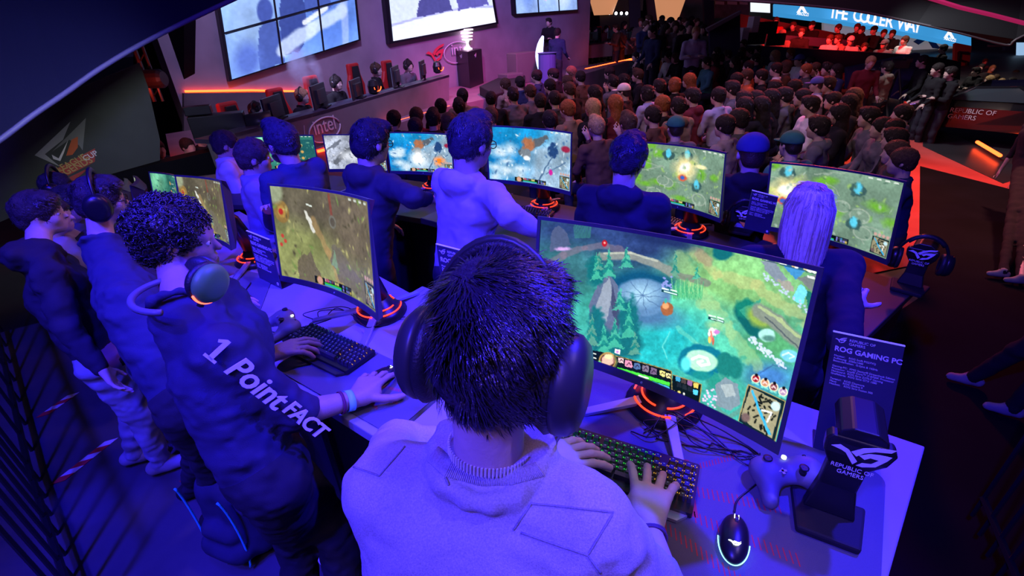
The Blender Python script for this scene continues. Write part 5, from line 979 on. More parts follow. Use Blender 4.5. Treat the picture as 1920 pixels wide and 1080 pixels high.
# ------------------------------------------------------------------ hall, stage and what stands on it
def vq(px, p0, n, th, mt, name, parent=None, kind='structure', label=None, cat=None, group=None):
    """outline seen at px on the upright plane p0, n, built th thick away from the camera"""
    P = [PL(x, y, p0, n) for x, y in px]; n = nz(n); s = 1 if (P[0]-_C) @ n > 0 else -1
    off = np.array(parent.location) if parent is not None else np.zeros(3)
    b = MB(); b.prism([p-off for p in P], n*s*th); o = b.build(name, mt, parent)
    if parent is None: tag(o, label, cat, group, kind if label is None else None)
    return o, P
def plane_at(x, y, d, yaw=0.): a = math.radians(yaw); return D(x, y, d), np.array([math.sin(a), math.cos(a), 0])
M_conc = mat('stage_wall_plaster', (.30, .27, .30), .85, vary=.25, vscale=.9, bump=.2, bscale=8)
M_void = mat('black_fabric_wall', (.007, .007, .010), .95, vary=.2, vscale=2, spec=.05)
W0, W1 = D(330, 170, 8.6), D(1105, 60, 16.5); wd_ = nz((W1-W0)*[1, 1, 0]); wn = np.array([-wd_[1], wd_[0], 0])
b = MB(); a, c_ = W0*[1, 1, 0], W1*[1, 1, 0]; b.prism([a-[0, 0, .2], c_-[0, 0, .2], c_+[0, 0, 9], a+[0, 0, 9]], wn*.4); struct(b.build('wall_stage', M_conc))
vq([(250, -200), (345, -200), (345, 330), (300, 330), (250, 330)], *plane_at(330, 170, 8.9, 30), .2, M_void, 'wall_stage_side')
b = MB(); b.prism([(-30, 48, -.2), (45, 48, -.2), (45, 48, 16), (-30, 48, 16)], (0, .3, 0)); struct(b.build('wall_hall_far', mat('far_hall_wall', (.05, .045, .05), .9, vary=.5, vscale=.4)))
def wall_pic(px, name, label, frm, pk, power, seams=None, fr=.1):
    root = empty('video_wall' if seams else 'projection_screen', PL(*px[3], W0, wn), 0, label, 'video screen', 'big video screens on the stage wall'); o = np.array(root.location)
    P = [PL(x, y, W0, wn)-o-wn*.16 for x, y in px]; b = MB(); cc = sum(P)/4; Q = [cc+(p-cc)*(1+fr/np.linalg.norm(p-cc)) for p in P]; b.prism([q_+wn*.01 for q_ in Q], wn*.14); b.build('frame', M_black, root)
    sh = lambda u, v: P[0]*((1-u)*(1-v))[..., None]+P[1]*(u*(1-v))[..., None]+P[2]*(u*v)[..., None]+P[3]*((1-u)*v)[..., None]
    grid_mesh('screen', 120, 68, sh, paint_stream(pk), mat('stream_picture_%s' % pk, (0, 0, 0), .4, emit='attr', power=power), root)
    if seams:
        b = MB(); g = lambda u, v: P[0]*(1-u)*(1-v)+P[1]*u*(1-v)+P[2]*u*v+P[3]*(1-u)*v-wn*.01
        for u in seams[0]: b.tube([g(u, 0), g(u, 1)], .022, 4)
        for v in seams[1]: b.tube([g(0, v), g(1, v)], .022, 4)
        b.build('panel_seams', M_black, root)
    return root
wall_pic([(403, -14), (650, -75), (665, 74), (429, 148)], 'video_wall', 'wide video wall of nine panels with a pale blue stream, left on the stage wall', M_black, 'left', 1.25, ((.36, .69), (.12, .46)), .06)
wall_pic([(716, -60), (900, -85), (922, 42), (730, 77)], 'projection_screen', 'bright projection screen showing two seated hosts, in the middle of the stage wall', M_black, 'centre', 1.5, None, .12)
wall_pic([(955, -60), (1070, -70), (1075, 18), (961, 26)], 'video_wall', 'small video wall with a pale blue picture above the second stage desk', M_black, 'right', 1.2, ((.33, .67), (.2, .6)), .06)
b = MB(); b.tube([PL(x, y, W0, wn)-wn*.05 for x, y in ((345, 171), (470, 169), (600, 172))], .022, 6); tag(b.build('led_strip', M_red_led), 'long thin red light line on the stage wall under the video wall', 'light strip')
# lower wall skin, darker
vq([(345, 175), (640, 172), (640, 340), (345, 340)], W0-wn*.12, wn, .1, mat('stage_wall_lower', (.10, .09, .10), .9, vary=.3, vscale=1.5), 'wall_stage_lower')
# stage floor
SZ = .45; sp = [Z(x, y, SZ) for x, y in ((330, 345), (600, 278), (720, 240), (843, 200), (1000, 166), (1185, 113))]
back = [PL(1150, 90, W0-wn*.1, wn)*[1, 1, 0]+[0, 0, SZ], PL(310, 250, W0-wn*.1, wn)*[1, 1, 0]+[0, 0, SZ]]
b = MB(); b.prism(sp+back, (0, 0, -.64)); struct(b.build('floor_stage', mat('stage_floor', (.34, .2, .24), .5, vary=.15, vscale=2)))
for (x0, y0, x1, y1, r_) in ((715, 238, 843, 201, .035), (1098, 131, 1183, 112, .05), (596, 284, 640, 273, .02), (748, 233, 800, 216, .015)):
    b = MB(); b.tube([Z(x0, y0, SZ-.03), Z(x1, y1, SZ-.03)], r_, 8)
    tag(b.build('led_strip', M_red_led), {715: 'red light strip along the stage edge above the crowd\'s first heads', 1098: 'thick orange red light tube on the stage edge under the second desk', 596: 'short red light strip at the foot of the first stage desk', 748: 'thin red light line just below the stage edge strip'}[x0], 'light strip', 'red light strips on the stage edge')
# first stage desk
A_, B_ = Z(600, 274, SZ), Z(842, 188, SZ); dn = nz(np.array([(B_-A_)[1], -(B_-A_)[0], 0]))
M_desk2 = mat('stage_desk_grey', (.22, .20, .21), .7, vary=.15, vscale=2)
dk = empty('stage_desk', A_, 0, 'long grey stage desk with a white chip maker logo, five players behind it', 'desk')
o, P = vq([(392, 262), (600, 209), (842, 140), (842, 188), (600, 274), (420, 338)], A_, dn, .06, M_desk2, 'front_panel', dk)
tz = float(np.mean([p[2] for p in P[:3]])); b = MB(); b.prism([P[0]-A_, P[1]-A_, P[2]-A_, P[2]-A_-dn*.24, P[0]-A_-dn*.24], (0, 0, -.05)); b.build('tabletop', mat('stage_desk_top', (.06, .05, .09), .4), dk)
def on_panel(body, x, y, size, p0, n, parent, name='lettering', mt=None, up=None):
    p = PL(x, y, p0, n); n = nz(n); n = n if (p-_C) @ n < 0 else -n; xx = nz(np.cross([0, 0, 1], n)); return text(name, body, size, m4(xx, np.cross(n, xx), n, p+n*.01-np.array(parent.location)), mt or M_print, parent, .004)
def ring_on(x, y, w, h, p0, n, parent, r=.012):
    p = PL(x, y, p0, n); n = nz(n); n = n if (p-_C) @ n < 0 else -n; xx = nz(np.cross([0, 0, 1], n)); b = MB()
    b.tube([p-np.array(parent.location)+n*.01+xx*w*math.cos(a)+np.array([0, 0, 1])*h*math.sin(a)+xx*h*.15*math.sin(a) for a in np.linspace(.3, 6.4, 32)], r, 5); return b.build('logo_ring', M_print, parent, True)
on_panel('intel', 589, 254, .30, A_, dn, dk); ring_on(609, 243, .36, .17, A_, dn, dk)
b = MB(); b.tube([PL(569, 235, A_, dn)-A_+dn*.01, PL(571, 262, A_, dn)-A_+dn*.01], .005, 4); b.build('divider_line', M_print, dk)
# logos on the wall
wl = empty('wall_logo', PL(815, 100, W0-wn*.02, wn), 0, 'red and white slanted eye emblem painted on the stage wall', 'logo'); o_ = np.array(wl.location)
flat_shape('emblem', EYE, m4(wd_*.62, (0, 0, .62), -wn, -wn*.03), mat('red_paint', (.7, .06, .08), .6), wl, .01)
wl = empty('wall_logo', PL(846, 97, W0-wn*.02, wn), 0, 'chip maker logo in a ring, painted on the stage wall by the black podium', 'logo'); on_panel('intel', 846, 103, .38, W0-wn*.05, wn, wl); ring_on(858, 98, .48, .25, W0-wn*.05, wn, wl)
# prototypes of people seen small
def proto(kind, hair, hood=False, step=.016, arms=0, skin_only=False, glasses=False):
    h = np.array([0, 0, 1.22 if kind == 'sit' else 1.63])
    if kind == 'sit':
        J = sit_joints(h, 0., .42)
        if arms == 1: J['wrR'] = J['head']+[.02, .14, -.16]; J['elR'] = J['pel']+[.16, .2, .22]
        if arms == 2:
            for n, q_ in (('R', 1), ('L', -1)): J['wr'+n] = J['chest']+np.array([-q_*.1, .2, -.12]); J['el'+n] = J['chest']+np.array([q_*.24, .1, -.14])
    else:
        J = stand_joints(h, 0., 0., .02)
        if arms == 1:
            for n, q_ in (('R', 1), ('L', -1)): J['wr'+n] = J['chest']+np.array([-q_*.08, .24, -.1]); J['el'+n] = J['chest']+np.array([q_*.24, .08, -.14])
    r, M, s = person('prototype', J, (.05, 1, -.06), hair=hair, step=step, hd=.0035, hood=hood, sleeve=.45 if arms == 2 else 1., legs=True, glasses=glasses, fold=.008)
    return r, h-np.array(r.location)
PR = {}
for k in (('sit', 'short', False, 0), ('sit', 'messy', True, 0), ('sit', 'quiff', False, 1), ('sit', 'long', False, 0), ('sit', 'cap', False, 0), ('sit', 'bob', False, 2), ('sit', 'short', False, 2), ('stand', 'short', False, 0), ('stand', 'messy', True, 1), ('stand', 'long', False, 0), ('stand', 'cap', False, 1)):
    PR[k] = [proto(k[0], k[1], k[2], .016, k[3]), False]
COLN = {'black': (.012, .012, .015), 'dark grey': (.06, .06, .065), 'grey': (.13, .13, .15), 'white': (.75, .75, .75), 'navy blue': (.02, .03, .10), 'maroon': (.16, .02, .03), 'tan': (.26, .17, .11), 'brown': (.12, .06, .04), 'teal': (.04, .16, .17), 'orange': (.6, .14, .05), 'lilac': (.4, .38, .6), 'red': (.5, .03, .03), 'beige': (.3, .23, .19)}
HAIRN = {'dark': (.02, .015, .015), 'brown': (.07, .04, .025), 'light brown': (.16, .09, .05), 'blond': (.42, .27, .13), 'ginger': (.28, .09, .03)}
NPEOPLE = [0]
def place(key, target, yaw, top, hairc, label, group, scale=1., capc=None, pants=(.03, .03, .045), skin=None, cat='person'):
    (r0, off), used = PR[key]; NPEOPLE[0] += 1
    r = copy_tree(r0) if used else r0; PR[key][1] = True
    c, s = math.cos(yaw), math.sin(yaw); o = np.array([c*off[0]-s*off[1], s*off[0]+c*off[1], off[2]])*scale
    r.location = tuple(np.array(target)-o); r.rotation_euler = (0, 0, yaw); r.scale = (scale,)*3
    tag(r, label, cat, group)
    for ch in r.children_recursive:
        n = ch.name.split('.')[0]
        ch.color = (*{'body': skin or (.58, .42, .36), 'shirt': COLN[top], 'hoodie': COLN[top], 'trousers': pants, 'shoe': (.02, .02, .02), 'hair': HAIRN.get(hairc, (.03, .02, .02)), 'hair_strands': HAIRN.get(hairc, (.03, .02, .02)), 'cap': capc or COLN[top]}.get(n, (.1, .1, .1)), 1)
    return r
def mini_monitor(c, w, yaw, label, group, z0):
    root = empty('monitor', (c[0], c[1], z0), yaw, label, 'monitor', group); h = w*.58; zc = c[2]-z0; b = MB(); b.box((0, 0, zc), (w, .03, h)); b.box((0, .03, zc), (w*.6, .04, h*.6)); b.build('housing', M_dark, root, bevel=.005); b = MB(); b.box((0, -.018, zc), (w-.02, .006, h-.02)); b.build('screen', mat('stage_screen', (.02, .02, .05), .3, emit=(.2, .25, .6), power=.6), root)
    b = MB(); b.cyl((0, .03, .02), (0, .03, zc), .02); b.build('stand', M_black, root); b = MB(); b.box((0, .03, .01), (.25, .18, .02)); b.build('foot', M_black, root); return root
def gaming_chair(base, yaw, label, c=(.5, .02, .02)):
    root = empty('gaming_chair', base, yaw, label, 'chair', 'red and black gaming chairs on the stage'); m = mat('chair_red', c, .5)
    b = MB(); b.prism([(x, -.28, z) for x, z in [(-.22, .5), (.22, .5), (.26, .9), (.17, 1.1), (.16, 1.3), (-.16, 1.3), (-.17, 1.1), (-.26, .9)]], (0, .09, 0)); b.build('backrest', m, root, bevel=.03)
    b = MB(); b.prism([(x, -.19, z) for x, z in [(-.11, .5), (.11, .5), (.13, .95), (.09, 1.25), (-.09, 1.25), (-.13, .95)]], (0, .03, 0)); b.build('back_panel', M_black, root, bevel=.01)
    b = MB(); b.box((0, 0, .46), (.5, .5, .1)); b.build('seat', M_black, root, bevel=.03); b = MB(); b.cyl((0, 0, .06), (0, 0, .42), .03); b.build('gas_lift', M_dark, root)
    b = MB(); [b.tube([(0, 0, .07), (.28*math.cos(a), .28*math.sin(a), .04)], .02, 6) for a in np.arange(5)*1.2566]; b.build('base', M_dark, root); return root
def small_headset(h, yaw, label, s=1., group='headsets on the stage'):
    f = np.array([-math.sin(yaw), math.cos(yaw), 0]); return worn_headset(h, frame_of(f), 1.06*s, label, M_black, M_red_glow, group=group)
wf_yaw = math.atan2(-dn[0], dn[1])
SPL = [((482, 209), 'black', 'dark', 'player at the left end of the first stage desk, hand raised to the mouth'), ((567, 181), 'black', 'blond', 'player in a black shirt with small white lettering, second on the first stage desk'), ((631, 156), 'black', 'dark', 'player in black reaching forward, middle of the first stage desk'), ((706, 131), 'black', 'brown', 'player with brown hair before a red gaming chair, fourth on the first stage desk'), ((766, 124), 'grey', 'dark', 'player in a grey shirt leaning in, right end of the first stage desk')]
for i, ((x, y), tp_, hc_, lab) in enumerate(SPL):
    p0 = A_-dn*.56; h = PL(x, y, p0, dn); yw = wf_yaw+[.2, .3, .1, .35, -.1][i]
    place(('sit', 'messy', True, 0) if i in (0,) else ('sit', 'short', False, 0), h, yw, tp_, hc_, lab, 'players at the first stage desk', .98)
    small_headset(h, yw, 'headset worn by the %s player of the first stage desk' % ['leftmost', 'second', 'middle', 'fourth', 'rightmost'][i]); cb = h-dn*.30; gaming_chair((cb[0], cb[1], h[2]-1.18), wf_yaw, 'red and black gaming chair behind the '+['leftmost', 'second', 'middle', 'fourth', 'rightmost'][i]+' player of the first stage desk')
for i, (x, y) in enumerate(((513, 205), (598, 180), (668, 168), (742, 142), (792, 130))):
    c = PL(x, y, A_-dn*.16, dn); mini_monitor(c, .58, wf_yaw+.35, 'dark backed monitor '+['beside the leftmost stage player', 'between the second and middle stage players', 'right of the middle stage player', 'right of the fourth stage player', 'at the right end of the first stage desk'][i], 'monitors on the first stage desk', tz)
    kb = PL(x-16, y+22, A_-dn*.35, dn)
for i, (x, y) in enumerate(((494, 238), (700, 165), (820, 128))):
    c = PL(x, y, A_-dn*.12, dn); b = MB(); b.lathe([(.05, 0), (.09, .03), (.1, .14), (.07, .22), (.03, .24)], None, c-[0, 0, .1], 14); o = tag(b.build('stage_lamp', M_black), ['small round lamp with a red ring before the leftmost stage player', 'round lamp with a red glow before the fourth stage player', 'round lamp with an orange ring at the right end of the first stage desk'][i], 'lamp', 'round red lamps on the first stage desk')
    b = MB(); b.tube([c+dn*.09+np.array([0, 0, .02])+wd_*.07*math.cos(a)+np.array([0, 0, 1])*.07*math.sin(a) for a in np.linspace(math.pi, 2*math.pi, 12)], .008, 5); g = b.build('light_ring', M_red_led); g.parent = o
# podium and trophy
pb = [Z(857, 160, SZ), Z(882, 166, SZ), Z(907, 156, SZ)]; hgt = .0
ptop = D(882, 97, float((pb[1]-_C) @ _F)*.96); hgt = ptop[2]-SZ; pr = empty('podium', pb[1], 0, 'tall black podium carrying the glowing trophy on the stage', 'podium')
ex = pb[2]-pb[1]; ey = pb[0]-pb[1]; b = MB(); b.prism([np.zeros(3), ex, ex+ey, ey], (0, 0, hgt)); b.build('column', M_black, pr, bevel=.01)
fn = nz(np.cross(ex, [0, 0, 1])); fn = fn if (pb[1]-_C) @ fn < 0 else -fn; fn2 = nz(np.cross(ey, [0, 0, 1])); fn2 = fn2 if (pb[1]-_C) @ fn2 < 0 else -fn2
flat_shape('emblem', EYE, m4(nz(ex)*.16, (0, 0, .16), fn, ex*.5+fn*.004+[0, 0, hgt*.86]), M_print, pr, .003); flat_shape('emblem', EYE, m4(-nz(ey)*.16, (0, 0, .16), fn2, ey*.5+fn2*.004+[0, 0, hgt*.86]), M_print, pr, .003)
tc_ = pb[1]+(ex+ey)/2+np.array([0, 0, hgt]); tr_ = empty('trophy', tc_, 0, 'bright glowing trophy of stacked rings on the black podium', 'trophy'); th_ = float(D(873, 52, float((tc_-_C) @ _F))[2]-tc_[2])
M_tro = mat('trophy_light', (.9, .8, .9), .2, .5, emit=(1, .75, .95), power=2.2)
b = MB(); b.lathe([(.12, 0), (.12, .03), (.05, .06), (.03, th_*.3), (.05, th_*.4)], None, None, 18); b.build('foot', M_tro, tr_, True)
for k in range(4): b = MB(); z_ = th_*(.42+.15*k); b.lathe([(.05, z_), (.14+.012*k, z_+.01), (.14+.012*k, z_+th_*.08), (.05, z_+th_*.09)], None, None, 18); b.build('ring', M_tro, tr_, True)
# host and second stage desk
d2a, d2b = Z(1031, 116, SZ), Z(1202, 100, SZ); n2 = nz(np.array([(d2b-d2a)[1], -(d2b-d2a)[0], 0])); dk2 = empty('stage_desk', d2a, 0, 'long grey desk on the far side of the stage, with a row of players behind', 'desk')
o, P = vq([(1029, 92), (1203, 71), (1203, 100), (1031, 116)], d2a, n2, .06, mat('stage_desk_far', (.36, .31, .32), .7), 'front_panel', dk2); b = MB(); b.prism([P[0]-d2a, P[1]-d2a, P[1]-d2a-n2*.5, P[0]-d2a-n2*.5], (0, 0, -.05)); b.build('tabletop', M_dark, dk2); ring_on(1190, 86, .2, .14, d2a, n2, dk2, .012); on_panel('intel', 1184, 90, .17, d2a, n2, dk2)
wy2 = math.atan2(-n2[0], n2[1])
for i, (x, y) in enumerate(((1052, 68), (1084, 64), (1103, 58), (1116, 56), (1137, 54), (1153, 54), (1172, 57), (1186, 57))):
    h = PL(x, y, d2a-n2*.8, n2); lab = 'seated player behind the far stage desk, '+['beside the host', 'second from the host', 'third from the host', 'fourth from the host', 'fourth from its right end', 'third from its right end', 'second from its right end', 'at its right end'][i]
    place(('sit', ('short', 'messy')[i % 2], bool(i % 2), 0), h, wy2+.2, ['black', 'white', 'red', 'black', 'maroon', 'black', 'navy blue', 'red'][i], 'dark', lab, 'players at the far stage desk', 1.); gaming_chair((h-n2*.3)*[1, 1, 0]+[0, 0, h[2]-1.2], wy2, 'red gaming chair of the '+lab.split('player ')[1]+' seat')
    if i % 2 == 0: mini_monitor(PL(x+10, y+10, d2a-n2*.3, n2), .55, wy2+.3, 'monitor on the far stage desk '+['beside the host', 'by its third player', 'right of its middle', 'near its right end'][i//2], 'monitors on the far stage desk', float(P[0][2]))
hh = D(1046, 62, 12.6); place(('stand', 'short', False, 0), hh, -.6, 'navy blue', 'dark', 'host in a navy shirt leaning at the left end of the far stage desk', 'people on the stage', .95)
place(('stand', 'messy', True, 1), D(1029, 42, 14.0), 2.6, 'black', 'dark', 'person in black standing behind the stage host against the wall', 'people on the stage', .95)
b = MB(); bb_ = Z(1018, 132, SZ); t_ = np.linspace(0, 1, 9)
P = [D(1013-6*math.sin(t*2.6)+t*8, 130-62*t, 12.2) for t in t_]; b.tube(P, [.06, .08, .09, .10, .10, .09, .08, .06, .03], 10)
wp = b.build('light_column', mat('white_light_column', (.8, .8, .9), .4, emit=(.35, .5, 1), power=2.2), None, True); tag(wp, 'curved white and blue glowing column beside the stage host', 'light column')
b = MB(); q_ = D(1026, 114, 12.0); b.lathe([(.22, 0), (.22, .75), (.25, .78)], None, q_*[1, 1, 0]+[0, 0, SZ], 18); tag(b.build('host_pedestal', mat('blue_pedestal', (.1, .12, .4), .5)), 'round blue lit pedestal in front of the stage host', 'pedestal')
for i, (x, y, w_, h_) in enumerate(((957, 137, .55, .3), (980, 118, .8, .75), (1002, 118, .35, .6))):
    p = D(x, y, 12.6+i*.4); b = MB(); b.box((p[0], p[1], SZ+h_/2), (w_, .4, h_), rz=.7); o = tag(b.build('flight_case', mat('case_grey', (.16, .12, .14), .6), None, bevel=.02), ['low orange brown case on the stage floor', 'black equipment case at the back of the stage', 'narrow case beside the glowing column'][i], 'case', 'cases on the stage')
for i, P in enumerate((((900, 180), (955, 152), (985, 150), (985, 178), (930, 198)),)):
    Q = [Z(x, y, SZ-.02) for x, y in P]; b = MB(); b.prism(Q, (0, 0, .22)); tag(b.build('stage_monitor', M_matte, None, bevel=.02), 'black wedge loudspeaker box at the stage edge in front of the podium', 'loudspeaker')
# camera rig dark shape left of the stage, with red lit operators
ps, ns = plane_at(150, 340, 5.6, -38)
bn = empty('banner_wall', PL(0, 430, ps, ns), 0, 'dark banner wall with the gaming league cup emblem', 'banner'); o_ = np.array(bn.location)
vq([(-60, 260), (40, 215), (150, 165), (262, 118), (278, 165), (300, 262), (300, 305), (215, 330), (-60, 440)], ps, ns, .1, mat('banner_print', (.05, .06, .06), .7, vary=.2, vscale=2), 'panel', bn)
def on_ban(polys, mt, name, lift): 
    b = MB(); n_ = -nz(ns) if (ps-_C) @ ns > 0 else nz(ns)
    for Pp in polys: b.prism([PL(x, y, ps+n_*lift, ns)-o_ for x, y in Pp], n_*.004)
    return b.build(name, mt, bn)
M_g1 = mat('print_grey', (.4, .42, .44), .6); M_g2 = mat('print_grey_dark', (.2, .21, .22), .6); M_rd = mat('print_red', (.42, .05, .04), .6); M_gd = mat('print_gold', (.5, .38, .12), .6)
on_ban([[(65, 291), (132, 228), (118, 262), (84, 289), (112, 312)]], M_g1, 'grey_shard', .004); on_ban([[(98, 284), (161, 221), (148, 272), (130, 262)], [(148, 272), (161, 221), (155, 282)]], M_g2, 'dark_shard', .005)
on_ban([[(82, 329), (178, 278), (178, 303), (82, 352)], [(108, 343), (168, 314), (140, 338)]], M_rd, 'red_ribbon', .006); on_ban([[(97, 290), (110, 297), (128, 262), (120, 286), (113, 302), (100, 298)]], M_print, 'emblem', .008); on_ban([[(124, 292), (134, 262), (146, 256), (146, 276), (136, 290)], ], mat('print_orange', (.6, .12, .04), .6), 'emblem', .009)
nb_ = -nz(ns) if (ps-_C) @ ns > 0 else nz(ns); xb = nz(np.cross([0, 0, 1], nb_))
def ban_text(body, x0, y0, x1, y1, size, mt, lift=.012):
    a, c_ = PL(x0, y0, ps, ns), PL(x1, y1, ps, ns); xx = nz(c_-a); yy = np.cross(nb_, xx); o = text('lettering', body, 1, m4(xx*size, yy*size, nb_, a-o_+nb_*lift), mt, bn, .003, bold=.01); return o
ban_text('ROG', 85, 347, 105, 337, 0.081, M_print); ban_text('CUP', 160, 302, 178, 293, 0.081, M_print); ban_text('LEAGUE', 111, 322, 160, 298, 0.086, M_gd); ban_text('LEGENDS', 107, 336, 160, 310, 0.096, M_gd); ban_text('OF', 108, 322, 116, 318, 0.036, M_gd)
# counter below, with people glowing red
vq([(200, 330), (400, 283), (470, 262), (470, 420), (200, 420)], *plane_at(330, 310, 5.9, -20), .3, M_void, 'wall_counter')
for i, (x, y, d, k, tp_) in enumerate(((296, 280, 6.4, ('stand', 'short', False, 0), 'black'), (353, 275, 7.0, ('stand', 'short', False, 0), 'black'), (378, 258, 7.2, ('stand', 'messy', True, 1), 'black'))):
    place(k, D(x, y, d), -.4-math.pi/2, tp_, 'dark', ['crew member in black with red lit face behind the dark counter, nearest the banner', 'crew member with a red lit face beside the white handle', 'crew member in black under the big camera'][i], 'crew behind the dark counter')
def video_camera(p, yaw, label, s=1., feet=None, group='video cameras'):
    root = empty('video_camera', p, yaw, label, 'video camera', group)
    b = MB(); b.box((0, 0, 0), (.16*s, .42*s, .2*s)); b.box((0, -.12*s, .14*s), (.1*s, .2*s, .07*s)); b.build('body', M_black, root, bevel=.01); b = MB(); b.lathe([(.07*s, .2*s), (.09*s, .42*s), (.075*s, .42*s)], [[1, 0, 0], [0, 0, 1], [0, -1, 0]], None, 16); b.build('lens', M_dark, root, True)
    b = MB(); b.box((-.14*s, -.16*s, .1*s), (.1*s, .14*s, .09*s)); b.build('viewfinder', M_black, root); fz = (feet if feet is not None else -.2)-p[2]
    for a in (0, 2.09, 4.19): b = MB(); b.tube([(0, 0, -.1*s), (.45*math.cos(a), .45*math.sin(a), fz)], .02, 6); b.build('tripod_leg', M_dark, root)
    return root
video_camera(D(412, 236, 6.2), -1.2, 'big black video camera on a tripod left of the stage', 1.5)
# truss lamp at the banner's top
tl = empty('stage_light', D(270, 140, 6.6), 0, 'black stage light with a red lamp hanging on a truss above the banner wall', 'stage light')
b = MB(); b.tube([(0, 0, .9), (0, 0, -.35)], .03, 6); b.tube([(.12, 0, .9), (.12, 0, -.35)], .02, 6); [b.tube([(0, 0, z), (.12, 0, z+.12)], .01, 4) for z in np.arange(-.3, .8, .15)]; b.build('truss', M_black, tl); b = MB(); b.lathe([(.08, 0), (.12, .1), (.12, .28), (.09, .32)], [[0, 0, 1], [0, 1, 0], [-1, 0, 0]], (0, -.1, -.05), 14); b.build('lamp_body', M_black, tl)
b = MB(); b.ball((-.02, -.16, -.02), (.05, .04, .12)); b.build('lamp_glow', M_red_glow, tl, True)
light('red_truss_lamp', 'POINT', D(285, 150, 6.3)-np.array([0, .2, .1]), (0, 0, 0), 18, (1, .05, .03), .1)
# canopy rings overhead
M_can = mat('canopy_navy', (.006, .006, .05), .6, spec=.1, vary=.1, vscale=.5); M_edge = mat('canopy_edge', (.08, .07, .35), .5)
def canopy(px, outer, d, label, edge_r, mt, em):
    root = empty('canopy_ring', D(*px[0], d[0]), 0, label, 'canopy'); o = np.array(root.location); P = [D(x, y, d[0]+(d[1]-d[0])*i/(len(px)-1))-o for i, (x, y) in enumerate(px)]; Q = [D(x, y, d[2])-o for x, y in outer]; b = MB(); b.prism(P+Q, (0, .35, .1)); b.build('fascia', mt, root); b = MB(); b.tube(spline(P, 4), edge_r, 6); b.build('edge_trim', em, root, True); return root
canopy([(-60, 300), (0, 262), (60, 217), (120, 176), (185, 130), (262, 84), (345, 42), (430, 2), (520, -40)], [(520, -300), (-60, -300)], (3.6, 5.0, 4.5), 'dark blue curved canopy edge with a violet rim over the left side', .022, M_can, M_edge)
canopy([(1100, -40), (1190, -12), (1330, -2), (1460, 6), (1600, 20), (1720, 44), (1800, 62), (1885, 84), (1905, 74), (1960, 48)], [(1960, -300), (1100, -300)], (8.5, 7.5, 8), 'black canopy edge with a thin magenta line across the upper right', .02, mat('canopy_black', (.012, .012, .014), .6), mat('canopy_edge_grey', (.12, .11, .12), .5))
b = MB(); b.tube([D(x, y, 7.2) for x, y in ((1735, -6), (1800, 14), (1860, 28), (1930, 46))], .03, 6); tag(b.build('led_strip', mat('magenta_line', (.35, .01, .08), .5, emit=(.8, .03, .2), power=.35)), 'thin magenta line on the black canopy, upper right', 'light strip')
# blue hanging banner
sg = empty('hanging_banner', D(1640, 40, 22), 0, 'long bright blue hanging banner reading THE COOLER WAY', 'banner'); o_ = np.array(sg.location); tp_ = [(1456, 2), (1530, 9), (1600, 19), (1680, 33), (1750, 48), (1821, 65)]; bt_ = [(1456, 24), (1530, 33), (1600, 43), (1680, 57), (1750, 71), (1821, 86)]
b = MB(); T_ = [D(x, y, 22)-o_ for x, y in tp_]; B2 = [D(x, y, 22)-o_ for x, y in bt_]; b.add(T_+B2, [[i, i+6, i+7, i+1] for i in range(5)]); o = b.build('face', mat('banner_blue_light', (.03, .25, .5), .6, emit=(.045, .33, .72), power=.85), sg); so = o.modifiers.new('thickness', 'SOLIDIFY'); so.thickness = .3; so.offset = -1
M_wl = mat('banner_white_light', (.8, .8, .8), .6, emit=(.9, .95, 1), power=1.0); fr_ = lambda x, xs, ys: float(np.interp(x, xs, ys))
def ban_char(ch, x, sz, dy=0):
    y = fr_(x, [p[0] for p in bt_], [p[1] for p in bt_])-4+dy; a, c_ = D(x, y, 21.7), D(x+10, y+fr_(x+10, [p[0] for p in bt_], [p[1] for p in bt_])-fr_(x, [p[0] for p in bt_], [p[1] for p in bt_]), 21.7); xx = nz(c_-a); yy = nz(np.cross(-_F, xx)); return text('letter', ch, 1, m4(xx*sz*.74, yy*sz, -_F, a-o_), M_wl, sg, .004, bold=.02)
xx_ = 1553
for ch in 'THE COOLER WAY':
    if ch == ' ': xx_ += 9; continue
    ban_char(ch, xx_, .80); xx_ += {'W': 19, 'O': 12.6, 'C': 12.2, 'A': 12.5, 'R': 12.5}.get(ch, 11.8)
for x in (1503, 1779):
    y = fr_(x, [p[0] for p in bt_], [p[1] for p in bt_])-6; b = MB(); s_ = lambda P_: [D(x+a, y+b_, 21.6)-o_ for a, b_ in P_]; b.prism(s_([(-10, 0), (-2, -12), (3, -12), (10, 1), (5, 1), (0, -7), (-4, 0)]), -_F*.02); b.build('triangle_emblem', M_wl, sg); ban_char('ARCTIC'[:0]+'AROZZI', x-9, .20, 3)
# far right white panel with a triangle, dark fascia, brown banner
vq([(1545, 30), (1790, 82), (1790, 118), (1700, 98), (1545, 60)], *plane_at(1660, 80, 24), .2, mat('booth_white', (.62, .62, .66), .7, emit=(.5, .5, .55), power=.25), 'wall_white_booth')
fb = empty('booth_emblem', D(1736, 80, 23.6), 0, 'big dark blue triangle emblem on the white booth wall under the blue banner', 'logo'); b = MB(); o_ = np.array(fb.location); b.prism([D(x, y, 23.5)-o_ for x, y in ((1712, 78), (1738, 62), (1762, 92), (1748, 90), (1738, 74), (1722, 84))], -_F*.05); b.build('shape', mat('emblem_blue', (.03, .08, .22), .6), fb)
br = empty('brown_banner', D(1808, 110, 18), 0, 'tall brown orange banner with a black shield, beside the blue banner\'s end', 'banner'); o_ = np.array(br.location); b = MB(); b.prism([D(x, y, 18)-o_ for x, y in ((1791, 80), (1822, 86), (1812, 165), (1788, 165))], _F*.1); b.build('cloth', mat('brown_banner_cloth', (.22, .08, .04), .7), br)
